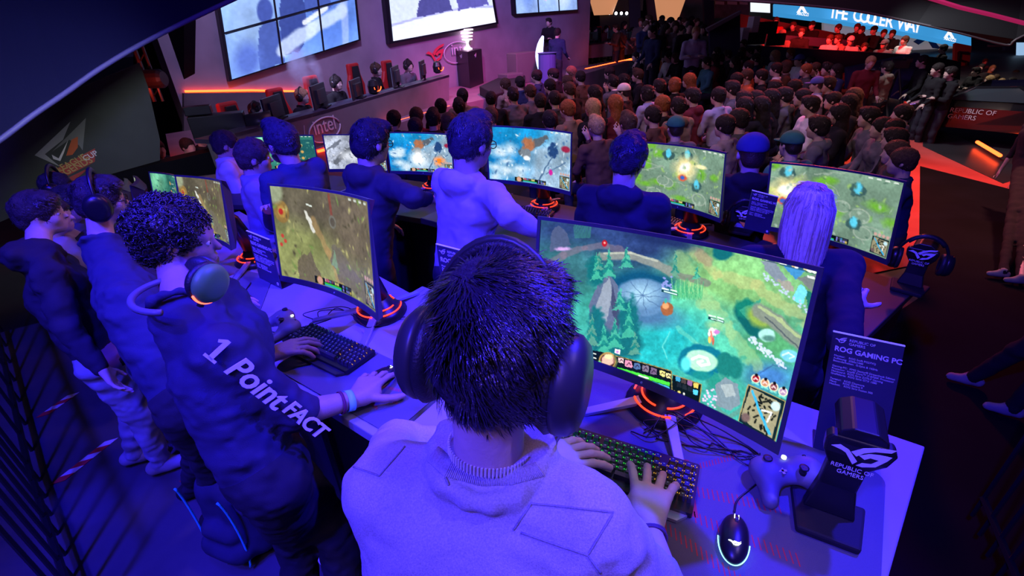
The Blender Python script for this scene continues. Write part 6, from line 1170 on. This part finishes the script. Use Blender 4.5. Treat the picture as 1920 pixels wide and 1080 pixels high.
b = MB(); b.tube([D(x, y, 17.9)-o_ for x, y in ((1816, 100), (1798, 98), (1797, 112), (1812, 116), (1810, 128), (1802, 132), (1795, 126))], .05, 4); b.build('shield_emblem', M_black, br)
# background windows and lamps of the hall
def bg(px, d, mt, name, lab, cat, grp=None, th=.15, yaw=0):
    o, P = vq(px, *plane_at(*px[0], d, yaw), th, mt, name, label=lab, cat=cat, group=grp); return o
M_day = mat('daylight_window', (.6, .6, .6), .5, emit=(.85, .9, 1), power=1.1)
for i, px in enumerate((((1408, -10), (1444, -6), (1444, 24), (1408, 22)), ((1830, 68), (1856, 66), (1852, 118), (1828, 116)))): struct(vq(px, *plane_at(*px[0], 40), .1, M_day, 'window_%d' % (i+1))[0])
M_lampc = mat('paper_lamp', (.6, .3, .15), .6, emit=(1, .42, .2), power=.55); M_wlamp = mat('white_lamp', (.8, .8, .8), .5, emit=(.9, .95, 1), power=6)
b = MB(); b.lathe([(.5, 0), (1.0, 1.9), (.95, 1.9)], None, D(1252, 38, 24), 18); tag(b.build('cone_lamp', M_lampc, None, True), 'big orange glowing cone lamp behind the crowd', 'lamp')
b = MB(); b.lathe([(.5, 0), (.9, 1.1), (.85, 1.1)], None, D(1131, 28, 26), 18); tag(b.build('cone_lamp', M_lampc, None, True), 'smaller orange glowing lamp beside the stage wall', 'lamp')
for i, x in enumerate((1143, 1155, 1165, 1175)): b = MB(); b.ball(D(x, 25, 26), .08, 6); tag(b.build('spot_lamp', M_wlamp, None, True), ['leftmost', 'second', 'third', 'rightmost'][i]+' of the four small white lamps behind the stage wall', 'lamp', 'row of small white lamps')
bg([(1125, 28), (1188, 26), (1188, 56), (1125, 56)], 26, mat('far_dark_booth', (.02, .025, .04), .6), 'exhibition_booth', 'dark far booth under the row of small white lamps', 'booth')
bg([(1105, -60), (1210, -60), (1205, 20), (1108, 22)], 30, mat('far_beige', (.34, .27, .24), .8, vary=.2, vscale=1), 'exhibition_booth', 'beige far booth wall behind the orange lamps', 'booth')
bg([(1178, -40), (1200, -40), (1202, 80), (1182, 80)], 22, mat('far_pillar', (.10, .08, .09), .8), 'pillar', 'brown grey pillar behind the far stage desk', 'pillar'); bg([(1318, -60), (1338, -60), (1340, 72), (1322, 72)], 16, mat('dark_pillar', (.03, .02, .06), .5), 'pillar', 'dark blue pillar left of the red lit stand', 'pillar')
bg([(1340, 0), (1405, 2), (1405, 30), (1340, 34)], 24, mat('far_shop', (.07, .05, .07), .7, vary=.5, vscale=2), 'exhibition_booth', 'dim booth with grey boards behind the dark blue pillar', 'booth')
for i, (x0, x1) in enumerate(((1342, 1358), (1364, 1382), (1387, 1402))): bg([(x0, 2), (x1, 3), (x1, 9), (x0, 8)], 23.93, mat('grey_board', (.3, .27, .3), .7), 'menu_board', ['leftmost', 'middle', 'rightmost'][i]+' of three grey boards on the dim far booth', 'board', 'grey boards on the dim booth', .05)
bg([(1210, -10), (1318, -6), (1318, 40), (1215, 38)], 34, mat('far_greige', (.28, .22, .22), .8, vary=.4, vscale=.8), 'exhibition_booth', 'pale blurry booth wall behind the cone lamp', 'booth')
bg([(1856, 84), (1882, 86), (1878, 150), (1850, 146)], 24, mat('far_grey_panel', (.16, .15, .17), .7), 'exhibition_booth', 'grey partition behind the crowd on the right edge', 'booth'); bg([(1885, 88), (1912, 88), (1908, 150), (1882, 150)], 22, mat('far_blue_panel', (.02, .05, .14), .6), 'exhibition_booth', 'dark blue panel at the right edge', 'booth'); bg([(1912, 80), (1932, 80), (1932, 142), (1910, 140)], 20, mat('light_board', (.3, .4, .5), .5, emit=(.35, .6, .9), power=.8), 'light_board', 'pale blue lit board at the right edge', 'board')
# red lit stand
RS = (14.5, 0)
sr = empty('raised_stand', D(1330, 60, 12.5), 0, 'dark raised stand with red lit gaming seats and two counters', 'booth'); 
def rs(px, d, th, mt, name): p0, n = plane_at(*px[0], d, 12); return vq(px, p0, n, th, mt, name, sr)
M_st = mat('stand_navy', (.03, .025, .09), .6); M_sr = mat('stand_dark_red', (.06, .012, .02), .6)
rs([(1330, 55), (1388, 26), (1388, 130), (1332, 108)], 12.5, .2, M_st, 'side_wall'); rs([(1325, 54), (1390, 20), (1390, 26), (1328, 60)], 12.3, .3, mat('stand_edge', (.2, .14, .2), .5), 'slanted_edge')
rs([(1388, 26), (1700, 88), (1700, 120), (1388, 60)], 16, .2, M_sr, 'rear_wall'); rs([(1380, 84), (1730, 104), (1730, 150), (1380, 118)], 13, .3, M_st, 'front_counter'); rs([(1420, 62), (1600, 76), (1600, 92), (1420, 78)], 14.3, .3, M_st, 'middle_counter')
RP = [(1455, 40, 'red'), (1487, 49, 'black'), (1522, 48, 'black'), (1571, 53, 'black'), (1502, 62, 'black'), (1466, 65, 'beige'), (1556, 74, 'white'), (1571, 74, 'beige'), (1595, 77, 'white'), (1607, 52, 'black'), (1615, 57, 'black'), (1638, 57, 'black'), (1657, 63, 'black'), (1673, 64, 'black'), (1658, 83, 'grey'), (1696, 76, 'white'), (1621, 89, 'dark grey')]
for i, (x, y, tp_) in enumerate(RP):
    dd = 15.2 if y < 66-(1700-x)*.03 else 13.6; h = D(x, y, dd); place([('stand', 'short', False, 0), ('stand', 'messy', True, 1), ('stand', 'cap', False, 1)][i % 3], h, 2.7-(i % 4)*.3, tp_, 'brown', 'visitor in %s at the red lit stand, %s' % (tp_, ['by the white computer', 'second along the back', 'in the middle of the back row', 'before the blue banner\'s O', 'bent over a front table', 'turned away at the left table', 'front row, under the white booth wall', 'front row, arms at the sides', 'front row, holding something', 'tenth from the left in the back', 'back row beside a pale face', 'with white print on the chest', 'back row in front of the emblem', 'tall, jacket open over a light shirt', 'front row, leaning on the counter', 'last on the right behind the counter', 'head only, low behind the counter'][i]), 'red lit visitors of the raised stand', 1.0, pants=(.02, .02, .03))
for i, (x, y) in enumerate(((1412, 47), (1392, 68), (1440, 52), (1418, 72), (1455, 74))):
    p = D(x, y, 13.2); b = MB(); b.box(p, (.18 if i in (0, 1) else .5, .35 if i in (0, 1) else .06, .42 if i in (0, 1) else .3)); o = b.build('computer_case' if i in (0, 1) else 'monitor', mat('white_case', (.6, .55, .6), .4) if i in (0, 1) else M_black, None, bevel=.01); tag(o, ['white computer case red lit on the raised stand', 'white computer case violet lit at the front of the raised stand', 'black monitor right of the upper white computer', 'black monitor on the front counter beside a green light', 'second black monitor on the front counter of the raised stand'][i], 'computer' if i in (0, 1) else 'monitor')
light('stand_red', 'SPOT', D(1540, -10, 12.0), D(1560, 80, 14.5), 900, (1, .03, .03), .3, 100, .8)
# carpet and floor lights
b = MB(); P = [Z(x, y, -.19) for x, y in ((1690, 292), (1700, 252), (1735, 240), (1775, 262), (1930, 345), (1930, 400), (1735, 350), (1728, 470), (1700, 500), (1600, 520), (1500, 420), (1560, 330))]; b.prism(P, (0, 0, .006)); struct(b.build('floor_red_carpet', mat('red_carpet', (.55, .06, .05), .9, bump=.3, bscale=300, vary=.15, vscale=2)))
b = MB(); P = [Z(x, y, -.186) for x, y in ((1725, 312), (1990, 380), (1990, 1500), (1300, 1500), (1500, 900), (1600, 640), (1722, 560))]; b.prism(P, (0, 0, .006)); struct(b.build('floor_black_carpet', M_void)); b = MB(); P = [Z(x, y, -.188) for x, y in ((1730, 240), (1800, 258), (1880, 300), (1930, 330), (1880, 345), (1730, 275))]; b.prism(P, (0, 0, .010)); struct(b.build('floor_dark_plinth', mat('plinth_dark', (.03, .03, .035), .3)))
b = MB(); b.tube([Z(1832, 266, -.1), Z(1876, 292, -.1)], .025, 6); tag(b.build('led_strip', M_red_led), 'orange red light strip on the floor beside the black car', 'light strip')
# car
def car(p, yaw, label):
    root = empty('car', p, yaw, label, 'car'); m = mat('car_black_paint', (.012, .012, .015), .15, coat=1.)
    prof = [(-2.2, .35), (-2.15, .75), (-1.7, .95), (-1.2, 1.0), (-.7, 1.32), (.1, 1.38), (.75, 1.05), (1.7, .88), (2.15, .65), (2.2, .35)]
    V = []; n = len(prof)
    for y, k in ((-.9, .0), (-.86, 1.), (.86, 1.), (.9, .0)):
        for x, z in prof: zz = z if k else min(z, .85); V.append((x, y*(1-.16*max(0, z-.9)/.45 if k else 1), zz))
    F = [[r*n+i, r*n+i+1, (r+1)*n+i+1, (r+1)*n+i] for r in range(3) for i in range(n-1)]+[list(range(n))[::-1], list(range(3*n, 4*n))]
    mesh_obj('body_shell', V, F, m, root, smooth=False, bevel=.05)
    gl = mat('car_glass', (.05, .07, .08), .05, coat=.5)
    b = MB(); b.add([(.12, -.74, 1.365), (.12, .74, 1.365), (.73, .80, 1.07), (.73, -.80, 1.07)], [[0, 1, 2, 3]]); b.V[-1] += [0.01, 0, .012]; b.build('windscreen', gl, root)
    for s_ in (-1, 1): b = MB(); q_ = [(-1.15, s_*.87, 1.0), (-.68, s_*.775, 1.27), (.08, s_*.77, 1.33), (.62, s_*.86, 1.04)]; b.add(q_, [[0, 1, 2, 3]]); b.V[-1] += [0, s_*.015, 0]; b.build('side_window', gl, root); b = MB(); b.box((.62, s_*.98, 1.02), (.14, .2, .12)); b.build('wing_mirror', m, root, bevel=.03)
    for x in (-1.4, 1.4):
        for s_ in (-1, 1): b = MB(); b.lathe([(.2, -.1), (.32, -.1), (.34, -.05), (.34, .05), (.32, .1), (.2, .1)], [[1, 0, 0], [0, 0, 1], [0, -1, 0]], (x, s_*.84, .34), 24); w_ = b.build('wheel', M_rubber, root, True); b = MB(); [b.tube([(x, s_*.93, .34), (x+.22*math.cos(a), s_*.93, .34+.22*math.sin(a))], .02, 5) for a in np.arange(5)*1.2566]; o = b.build('wheel_rim', M_silver, w_)
    b = MB(); [b.box((2.1, s_*.62, .72), (.12, .36, .1)) for s_ in (-1, 1)]; b.build('headlamp', M_glass, root)
    for s_ in (-1, 1): text('lettering', 'REPUBLIC OF\nGAMERS', .15, m4((-s_, 0, 0), (0, 0, 1), (0, s_, 0), ((-1.0 if s_ < 0 else 1.1), s_*.93, .72)), M_print, root, .003)
    return root
cp_ = Z(1866, 262, -.17); car((cp_[0], cp_[1], -.17), math.radians(-50), 'black sports car with white lettering on its side, parked beyond the red carpet').scale = (.68, .68, .68)
for i, (xa, ya, xb_, yb_) in enumerate(((1700, -5, 0, 0),)): pass
# railings
def railing(P, z0, h, label, n):
    P = [np.array([p[0], p[1], z0]) for p in P]; root = empty('railing', P[0], 0, label, 'railing', 'black metal railings'); o = P[0]; b = MB(); b.tube([p-o+[0, 0, h] for p in P], .02, 6); b.build('top_rail', M_black, root); b = MB(); b.tube([p-o+[0, 0, .12] for p in P], .015, 6); b.build('bottom_rail', M_black, root)
    for k in range(n): t = k/(n-1)*(len(P)-1); i = min(int(t), len(P)-2); p = P[i]+(P[i+1]-P[i])*(t-i)-o; b = MB(); b.tube([p, p+[0, 0, h]], .009, 5); b.build('baluster', M_black, root)
    return root
railing([(2.05, 1.35), (1.75, .75), (1.45, .2)], -.01, 1.0, 'black metal railing at the right end of the booth', 14)
railing([Z(40, 620, 0)*[1, 1, 0]+[-.15, 0, 0], Z(110, 900, 0)*[1, 1, 0]+[-.1, 0, 0], Z(170, 1180, 0)*[1, 1, 0]], 0, 1.0, 'black metal railing along the left edge of the platform', 15)
# hazard tape on the platform, backpack
M_tr, M_tw = mat('tape_red', (.6, .04, .04), .6), mat('tape_white', (.7, .7, .7), .6)
for i, (x0, y0, x1, y1) in enumerate(((80, 780, 150, 730), (108, 905, 215, 820), (560, 1000, 640, 1080), (345, 905, 420, 870))):
    a, c_ = Z(x0, y0, .003), Z(x1, y1, .003); L_ = np.linalg.norm(c_-a); d = nz(c_-a); s_ = np.cross(d, [0, 0, 1])*.025; root = empty('hazard_tape', a, 0, ['strip of red and white tape on the platform, farthest back on the left', 'strip of red and white tape under the onlookers\' shoes', 'red and white tape by the backpack at the bottom of the picture', 'short strip of tape beside the shoes of the headset player'][i], 'floor tape', 'red and white floor tape')
    for c2, mt in ((0, M_tr), (1, M_tw)):
        b = MB()
        for k in range(int(L_/.05)):
            if k % 2 == c2: q0 = d*k*.05; b.prism([q0-s_-d*.02, q0+d*.05-s_-d*.02, q0+d*.05+s_+d*.02, q0+s_+d*.02], (0, 0, .002))
        b.build('red_stripes' if c2 == 0 else 'white_stripes', mt, root)
bp_ = Z(475, 1010, .0); root = empty('backpack', bp_, math.radians(-20), 'blue grey backpack with cyan piping on the platform under the desk', 'backpack')
T_ = [cone((-.07, 0, .1), (-.06, 0, .36), .1, .085, .04), cone((.07, 0, .1), (.06, 0, .36), .1, .085, .04), cone((-.06, -.09, .1), (.06, -.09, .1), .07, .07, .015), cone((-.05, -.09, .2), (.05, -.09, .2), .05, .05, .015), half((0, 0, .002), (0, 0, -1))]; V, Q = grow(T_, .012, lambda P: .01*(vnoise(P[:, 0]*18, P[:, 1]*18, P[:, 2]*18, 2)-.5)); o = mesh_obj('bag_body', V, Q, M_cloth, root); o.color = (.035, .04, .075, 1)
for s_ in (-1, 1): b = MB(); b.tube([(s_*.12*math.cos(a*.3), -.125+.02*math.cos(a), .24+.22*math.sin(a)) for a in np.linspace(-1.3, 1.3, 14)], .005, 5); b.build('piping', mat('cyan_piping', (.05, .75, .75), .5), root, True); b = MB(); b.tube(spline([(s_*.1, .1, .42), (s_*.16, .2, .3), (s_*.12, .17, .12), (s_*.1, .1, .05)], 5), .018, 6); b.build('strap', M_rubber, root, True)
b = MB(); b.tube([(-.04, .02, .48), (0, .0, .54), (.04, .02, .48)], .009, 6); b.build('handle', M_rubber, root, True)
# ------------------------------------------------------------------ the seated crowd
S3 = lambda X, Y: (960+X/3.6, Y/3.6)
S4 = lambda X, Y: (1380+X/3.272, Y/3.272)
S2 = lambda X, Y: (400+X/3, Y/3)
CR = []
for s, L in ((S2, '1020,675,dr,bk,s;1145,660,br,mr,s;1140,722,dk,bk,s;1237,672,dk,bk,q;1325,695,br,bk,s;1280,605,dr,bk,s;1382,608,dk,bg,q;1402,545,dk,tn,s;1562,560,dk,bk,s;1640,480,br,bg,s;1722,468,dk,nv,s;1815,432,dk,nv,s;1903,420,dk,bk,s;1560,660,br,gr,s'),
             (S3, '165,515,dk,nv,s;282,505,dk,bk,s;395,490,lb,bk,l;458,525,dk,br,s;252,585,dk,bk,s;372,560,br,br,m;120,625,br,gr,s;5,650,dk,gr,q;190,690,dk,bk,s;285,672,dk,dg,s;385,610,br,bk,s;552,632,dk,bk,l;372,742,gi,tn,s;252,815,dk,bk,s;540,730,bl,bk,l;565,862,bl,br,q;655,495,dk,bk,s;748,548,dk,bk,b;680,560,dk,gr,q;845,512,br,bk,q;750,622,wc,bk,c;690,705,gi,mr,l;780,838,br,bk,q;908,632,dk,li,b;990,590,dk,bk,m;1092,575,gi,bk,b;1190,545,gi,bk,l;945,785,dk,br,s;1008,712,gi,bk,s;1118,722,dk,tn,m;1215,655,dk,mr,m;1100,868,tc,gr,c;1388,652,dk,li,s;1482,605,dk,gr,m;1430,855,dk,be,s;1522,815,dk,dg,s;1560,722,dk,dg,l;1672,720,dk,bk,l;1592,452,dk,or,s;1510,545,dk,gr,s;1380,352,dk,bk,s;1450,345,dk,bk,s;1548,352,br,bk,s;1604,350,dk,bk,s;1655,340,dk,dg,s;970,368,dk,or,q;1052,385,dk,wh,s;1100,392,br,bk,b;1170,368,dk,bk,s;1228,328,br,bk,s;1252,368,br,br,s;1310,425,dk,te,s;1362,402,dk,mr,l;1402,398,dk,bk,s;1452,372,br,dg,m;1500,420,dk,bk,l;832,385,dk,bk,s;882,368,dk,bk,s;1560,300,br,mr,s;1640,400,dk,nv,s;1030,350,dk,br,m'),
             (S4, '235,342,bl,wh,l;332,328,gi,mr,s;385,372,nc,wh,c;450,385,dk,nv,s;242,428,dk,wh,s;300,412,br,br,b;425,432,gi,dg,s;480,425,br,bk,s;556,428,dk,bk,q;612,432,dk,nv,l;232,545,dk,br,m;352,540,dk,bk,s;492,520,nc,li,c;42,622,dk,dg,m;112,618,dk,bk,l;205,605,dk,bk,l;292,592,dk,gr,m;448,652,dk,wh,m;682,632,dk,bk,l;498,785,dk,gr,m;332,892,tc,te,c;808,722,dk,gr,m;885,788,dk,gr,s;955,800,dk,dg,s;965,862,dk,bk,m;968,940,br,dg,s;1012,995,br,nv,s;1012,702,dk,nv,s;712,595,br,bk,l;150,470,dk,bk,s;60,470,br,or,s;20,350,dk,mr,s;560,520,dk,bk,m;590,620,dk,bk,s;400,600,dk,bk,s;620,700,dk,bk,l')):
    for t in L.split(';'): a = t.split(','); CR.append((*s(float(a[0]), float(a[1])), a[2], a[3], a[4]))
TN = dict(bk='black', mr='maroon', bg='beige', tn='tan', nv='navy blue', gr='grey', br='brown', dg='dark grey', li='lilac', wh='white', te='teal', be='beige')
TN['or'] = 'orange'
HN = dict(dk='dark', dr='dark', br='brown', lb='light brown', bl='blond', gi='ginger', wc='dark', tc='dark', nc='dark')
KN = dict(s=('sit', 'short', False, 0), q=('sit', 'quiff', False, 1), m=('sit', 'messy', True, 0), l=('sit', 'long', False, 0), c=('sit', 'cap', False, 0), b=('sit', 'bob', False, 2))
HD = dict(s='short', q='swept up', m='tousled', l='long', c='capped', b='chin length')
CAPC = dict(wc=(.8, .75, .75), tc=(.03, .16, .15), nc=(.08, .1, .4))
def near_name(x, y):
    marks = [((1000, 242), 'above the icy blue map monitor'), ((1117, 243), 'near the blond man in brown'), ((1180, 265), 'just above the dark hoodie player'), ((1285, 265), 'above the green map monitor'), ((1265, 240), 'near the teal cap'), ((1407, 283), 'near the navy blue cap'), ((1530, 300), 'above the rightmost monitor'), ((1670, 290), 'at the red carpet\'s edge'), ((1345, 181), 'near the lilac shirt'), ((1166, 172), 'near the white cap'), ((1110, 203), 'beside the long haired blond spectator'), ((1230, 105), 'below the orange cone lamp'), ((1400, 95), 'below the raised stand\'s left end'), ((1500, 115), 'below the middle of the raised stand'), ((1580, 130), 'below the raised stand\'s right end'), ((1517, 200), 'near the smiling man in white'), ((1620, 235), 'beside the cameraman in maroon'), ((880, 195), 'in front of the black podium'), ((950, 165), 'at the stage\'s magenta floor'), ((1000, 150), 'below the stage host'), ((740, 222), 'at the red strip\'s left end'), ((820, 215), 'at the red strip\'s right end'), ((1063, 205), 'left of the blond woman'), ((1290, 130), 'in the middle of the far rows'), ((1240, 190), 'in the middle of the crowd'), ((1380, 130), 'in the far rows, right half'), ((1020, 185), 'in the front left rows'), ((1450, 170), 'in the right hand middle rows')]
    return min(marks, key=lambda m: (m[0][0]-x)**2+(m[0][1]-y)**2*1.5)[1]
seen = {}
rr = random.Random(31)
for x, y, hc_, tp_, kd in CR:
    zh = 1.02; y2 = max(y, 84); p = Z(x, y2, zh) if y2 == y else D(x, y, 900/70.)
    tgt = np.array([-1.8, 11.5, 0]) if x < 1500 else np.array([-6., 8., 0]); v = tgt-p; yaw = math.atan2(-v[0], v[1])+rr.uniform(-.35, .35)
    lab = '%s haired %sspectator in %s, %s' % (HN[hc_]+(' long' if kd == 'l' else ' chin length' if kd == 'b' else ' short' if kd == 's' else ' swept up' if kd == 'q' else ' tousled' if kd == 'm' else ''), {'wc': 'white capped ', 'tc': 'teal capped ', 'nc': 'blue capped '}.get(hc_, ''), TN[tp_], near_name(x, y))
    k = seen.get(lab, 0); seen[lab] = k+1
    if k: lab = lab.replace('spectator', ['spectator', 'second spectator', 'third spectator', 'fourth spectator'][min(k, 3)])
    sc = (.93 if x < 1450 else .93-.13*min(1, (x-1450)/200))*rr.uniform(.96, 1.04); sk = (.6, .42, .35)
    place(KN[kd], p, yaw, TN[tp_], HN[hc_], lab, 'seated spectators before the stage', sc, CAPC.get(hc_), skin=sk)
    if hc_ == 'wc': pass
# chairs seen at the right side
def chair(base, yaw, label):
    root = empty('folding_chair', base, yaw, label, 'chair', 'orange lit chairs among the crowd'); m = mat('chair_orange_lit', (.5, .07, .03), .6)  # orange light falling on the chairs is mixed into their base colour
    b = MB(); b.box((0, 0, .44), (.42, .42, .04)); b.build('seat', m, root, bevel=.01); b = MB(); b.box((0, -.2, .72), (.4, .03, .3)); b.build('backrest', m, root, bevel=.01)
    for sx in (-.18, .18):
        for sy in (-.18, .18): b = MB(); b.cyl((sx, sy, 0), (sx, sy, .43), .012); b.build('leg', M_dark, root)
    return root
for i, (x, y) in enumerate(((1602, 275), (1570, 290), (1655, 220), (1588, 245), (1480, 250))):
    p = Z(x, y+14, .35); chair((p[0], p[1], -.19), 1.0, 'orange lit chair '+['left of the grey hooded spectators', 'behind the rightmost monitor\'s top edge', 'beside the standing cameraman', 'between two dark haired spectators near the carpet', 'before the man in the white shirt'][i])
# people standing behind and around
SR = [(825, 385, 13, 'maroon', 'blond', 's', 'person standing with back turned in a maroon top at the camera platform', 2.9, 8.2), (925, 415, 13, 'beige', 'dark', 'm', 'bearded cameraman in a dark vest beside the person in maroon', .5, 8.5), (1140, 378, 13, 'black', 'dark', 's', 'person in a black shirt with a white badge beside the video camera', 1.2, 8.6), (1232, 428, 12, 'black', 'dark', 's', 'tall person in black walking past the camera platform', 1.4, 8.1), (1312, 450, 12, 'black', 'dark', 'm', 'person in a black jacket with pale sleeves holding a tablet by the car', 1.4, 8.0),
      (1268, 300, 9, 'black', 'dark', 's', 'person in black behind the dark console near the blue banner', 1.2, 12), (1470, 440, 9, 'black', 'dark', 'm', 'visitor in black with a pale badge above the car roof', 1.6, 12), (1505, 415, 8, 'black', 'dark', 's', 'visitor in a dark jacket in the crowd beyond the car', 2.2, 14), (1552, 488, 8, 'black', 'blond', 'l', 'long haired blond visitor behind the car roof', 1.0, 12.5), (1590, 482, 8, 'navy blue', 'brown', 's', 'visitor in navy in the crowd above the car', 1.8, 13), (1625, 510, 9, 'white', 'blond', 's', 'visitor in a white shirt right behind the car\'s windscreen', 2.4, 11.5), (1690, 505, 9, 'white', 'dark', 'm', 'visitor in a pale jacket at the right edge beyond the car', 2.0, 11.5), (1712, 450, 7, 'dark grey', 'dark', 's', 'visitor far back at the right edge', 1.0, 16), (1528, 380, 7, 'grey', 'brown', 's', 'grey clad visitor far beyond the car', 2.9, 17), (1575, 420, 7, 'orange', 'blond', 'l', 'visitor with orange lit hair far beyond the car', 2.9, 16), (1640, 440, 7, 'beige', 'brown', 's', 'beige clad visitor far back on the right', 1.4, 17)]
for X, Y, w_, tp_, hc_, kd, lab, yw, d in SR:
    x, y = S4(X, Y); key = {'s': ('stand', 'short', False, 0), 'm': ('stand', 'messy', True, 1), 'l': ('stand', 'long', False, 0)}[kd]; h = D(x, y, d); place(key, h, yw, tp_, hc_, lab, 'people standing right of the crowd', max(.85, min(1.1, (h[2]+.2)/1.64)))
FAR = [(970, 190, 12, 'blue'), (922, 135, 15, ''), (1000, 165, 15, ''), (1072, 152, 14, ''), (1105, 182, 13, ''), (1200, 182, 11.5, ''), (1242, 222, 11, ''), (905, 175, 14, ''), (1040, 195, 13, ''), (1140, 205, 13, ''), (1165, 150, 16, ''), (1290, 200, 13, ''), (945, 215, 11.5, ''), (700, 190, 17, ''), (760, 170, 18, ''), (1010, 130, 19, ''), (1250, 150, 18, ''), (1215, 135, 19, ''), (1130, 140, 19, ''), (870, 150, 17, ''), (1180, 230, 12, ''), (1330, 215, 15, '')]
fl = ['with a violet lit face near the far desk\'s end', 'far back beneath the beige booth', 'in the middle of the far crowd', 'under the cone lamp', 'right of the cone lamp, arms down', 'with long hair and blue light on the side', 'blonde and filming with raised hands', 'at the left edge of the far crowd', 'dark and close to the far rows', 'behind the blonde filming woman', 'in the very back by the pale booth', 'near the dark blue pillar', 'beside the far stage desk\'s right end', 'seen over the players of the far stage desk', 'second over the players of the far stage desk', 'tiny at the far back, left of the cone lamp', 'tiny at the far back, right of the cone lamp', 'tiny below the pale blurry booth', 'tiny under the cone lamp\'s base', 'against the brown grey pillar', 'right before the far seated rows', 'half hidden by the dark blue pillar']
for i, (X, Y, d, _) in enumerate(FAR):
    x, y = S3(X, Y); key = [('stand', 'short', False, 0), ('stand', 'messy', True, 1), ('stand', 'long', False, 0)][(i+(i == 5)*1+(i == 6)) % 3]; place(key, D(x, y, d), rr.uniform(1.5, 4.5), ['black', 'dark grey', 'navy blue', 'brown', 'grey'][i % 5] if i != 6 else 'lilac', ['dark', 'brown', 'dark'][i % 3] if i != 6 else 'blond', 'standing visitor '+fl[i], 'standing visitors at the far end of the hall', max(.85, min(1.1, (D(x, y, d)[2]+.2)/1.64)))
video_camera(D(1688, 120, 8.9), 1.0, 'black video camera on a tripod on the camera platform right of the crowd', .7); video_camera(D(1660, 132, 8.7), .9, 'second smaller video camera beside the cameraman', .5)
vq([(1590, 128), (1725, 100), (1728, 130), (1700, 190), (1590, 168)], *plane_at(1640, 150, 9.6, 15), .2, mat('console_violet', (.07, .05, .16), .6), 'wall_camera_platform')
vq([(1762, 108), (1802, 116), (1800, 150), (1764, 140)], *plane_at(1780, 130, 11, 0), .5, mat('console_dark', (.03, .025, .03), .5), 'wall_console')
# walker at the right edge: shoes and dark trousers, second walker in front of the carpet
for i, (x, y, d, tp_, lab, f1, f2) in enumerate(((1950, 300, 4.3, 'black', 'dark clad walker at the right edge with white soled shoes', (1825, 705), (1900, 762)), (1945, 215, 5.2, 'grey', 'person in a dark cap shaped outline and grey shirt at the right edge', (1882, 508), (1915, 520)))):
    J = stand_joints(D(x, y, d), 1.2, -.19, .05); a = Z(*f1, -.1); c2 = Z(*f2, -.1)
    if i == 0: J = stand_joints(D(2130, 420, 2.3), 1.0, -.19, .0)
    J['anR'] = a; J['anL'] = c2
    for n in 'RL': J['kn'+n] = (J['hip'+n]+J['an'+n])/2; sd_ = 1 if n == 'R' else -1; J['el'+n] = J['sh'+n]+J['r']*sd_*.05-[0, 0, .27]; J['wr'+n] = J['el'+n]+J['f']*.04-[0, 0, .24]
    person(lab, J, (-.9, .4, 0), skin=SKV, hair='short', top=(.02, .02, .03), pants=(.012, .012, .018), shoes=(.25, .25, .28), step=.012, group='walkers at the right edge')
# smoke lit over the stage desk
sm = MB(); c = D(574, 146, 8.0); sm.lathe([(.12, -.4), (.3, -.2), (.34, .05), (.3, .3), (.15, .5)], None, c, 16); so_ = sm.build('smoke', None, None, True)
m = bpy.data.materials.new('stage_smoke'); m.use_nodes = True; nt = m.node_tree; nt.nodes.clear(); o_ = nt.nodes.new('ShaderNodeOutputMaterial'); v_ = nt.nodes.new('ShaderNodeVolumePrincipled'); v_.inputs['Color'].default_value = (.75, .75, 1, 1); v_.inputs['Anisotropy'].default_value = .2
tc = nt.nodes.new('ShaderNodeTexCoord'); nn = nt.nodes.new('ShaderNodeTexNoise'); nn.inputs['Scale'].default_value = 2.6; nn.inputs['Detail'].default_value = 4; mp_ = nt.nodes.new('ShaderNodeMapRange'); mp_.inputs[1].default_value = .42; mp_.inputs[2].default_value = .7; mp_.inputs[3].default_value = 0; mp_.inputs[4].default_value = 22
nt.links.new(tc.outputs['Object'], nn.inputs['Vector']); nt.links.new(nn.outputs['Fac'], mp_.inputs[0]); sb_ = nt.nodes.new('ShaderNodeVectorMath'); sb_.operation = 'SUBTRACT'; sb_.inputs[1].default_value = tuple(c+np.array([0, 0, .05])); nt.links.new(tc.outputs['Object'], sb_.inputs[0]); sc_ = nt.nodes.new('ShaderNodeVectorMath'); sc_.operation = 'MULTIPLY'; sc_.inputs[1].default_value = (3.4, 3.4, 2.3); nt.links.new(sb_.outputs[0], sc_.inputs[0]); gr_ = nt.nodes.new('ShaderNodeTexGradient'); gr_.gradient_type = 'SPHERICAL'; nt.links.new(sc_.outputs[0], gr_.inputs[0]); mu_ = nt.nodes.new('ShaderNodeMath'); mu_.operation = 'MULTIPLY'; nt.links.new(mp_.outputs[0], mu_.inputs[0]); nt.links.new(gr_.outputs['Fac'], mu_.inputs[1]); nt.links.new(mu_.outputs[0], v_.inputs['Density']); nt.links.new(v_.outputs[0], o_.inputs['Volume']); so_.data.materials.append(m); tag(so_, 'pale violet smoke drifting over the first stage desk', 'smoke', kind='stuff')
light('smoke_beam', 'SPOT', c+np.array([-.5, -2.0, 2.5]), c, 1500, (.6, .55, 1), .1, 18, .6)
# unused prototypes go
for k, (pr_, used) in PR.items():
    if not used:
        for ch in list(pr_[0].children_recursive): bpy.data.objects.remove(ch)
        bpy.data.objects.remove(pr_[0])
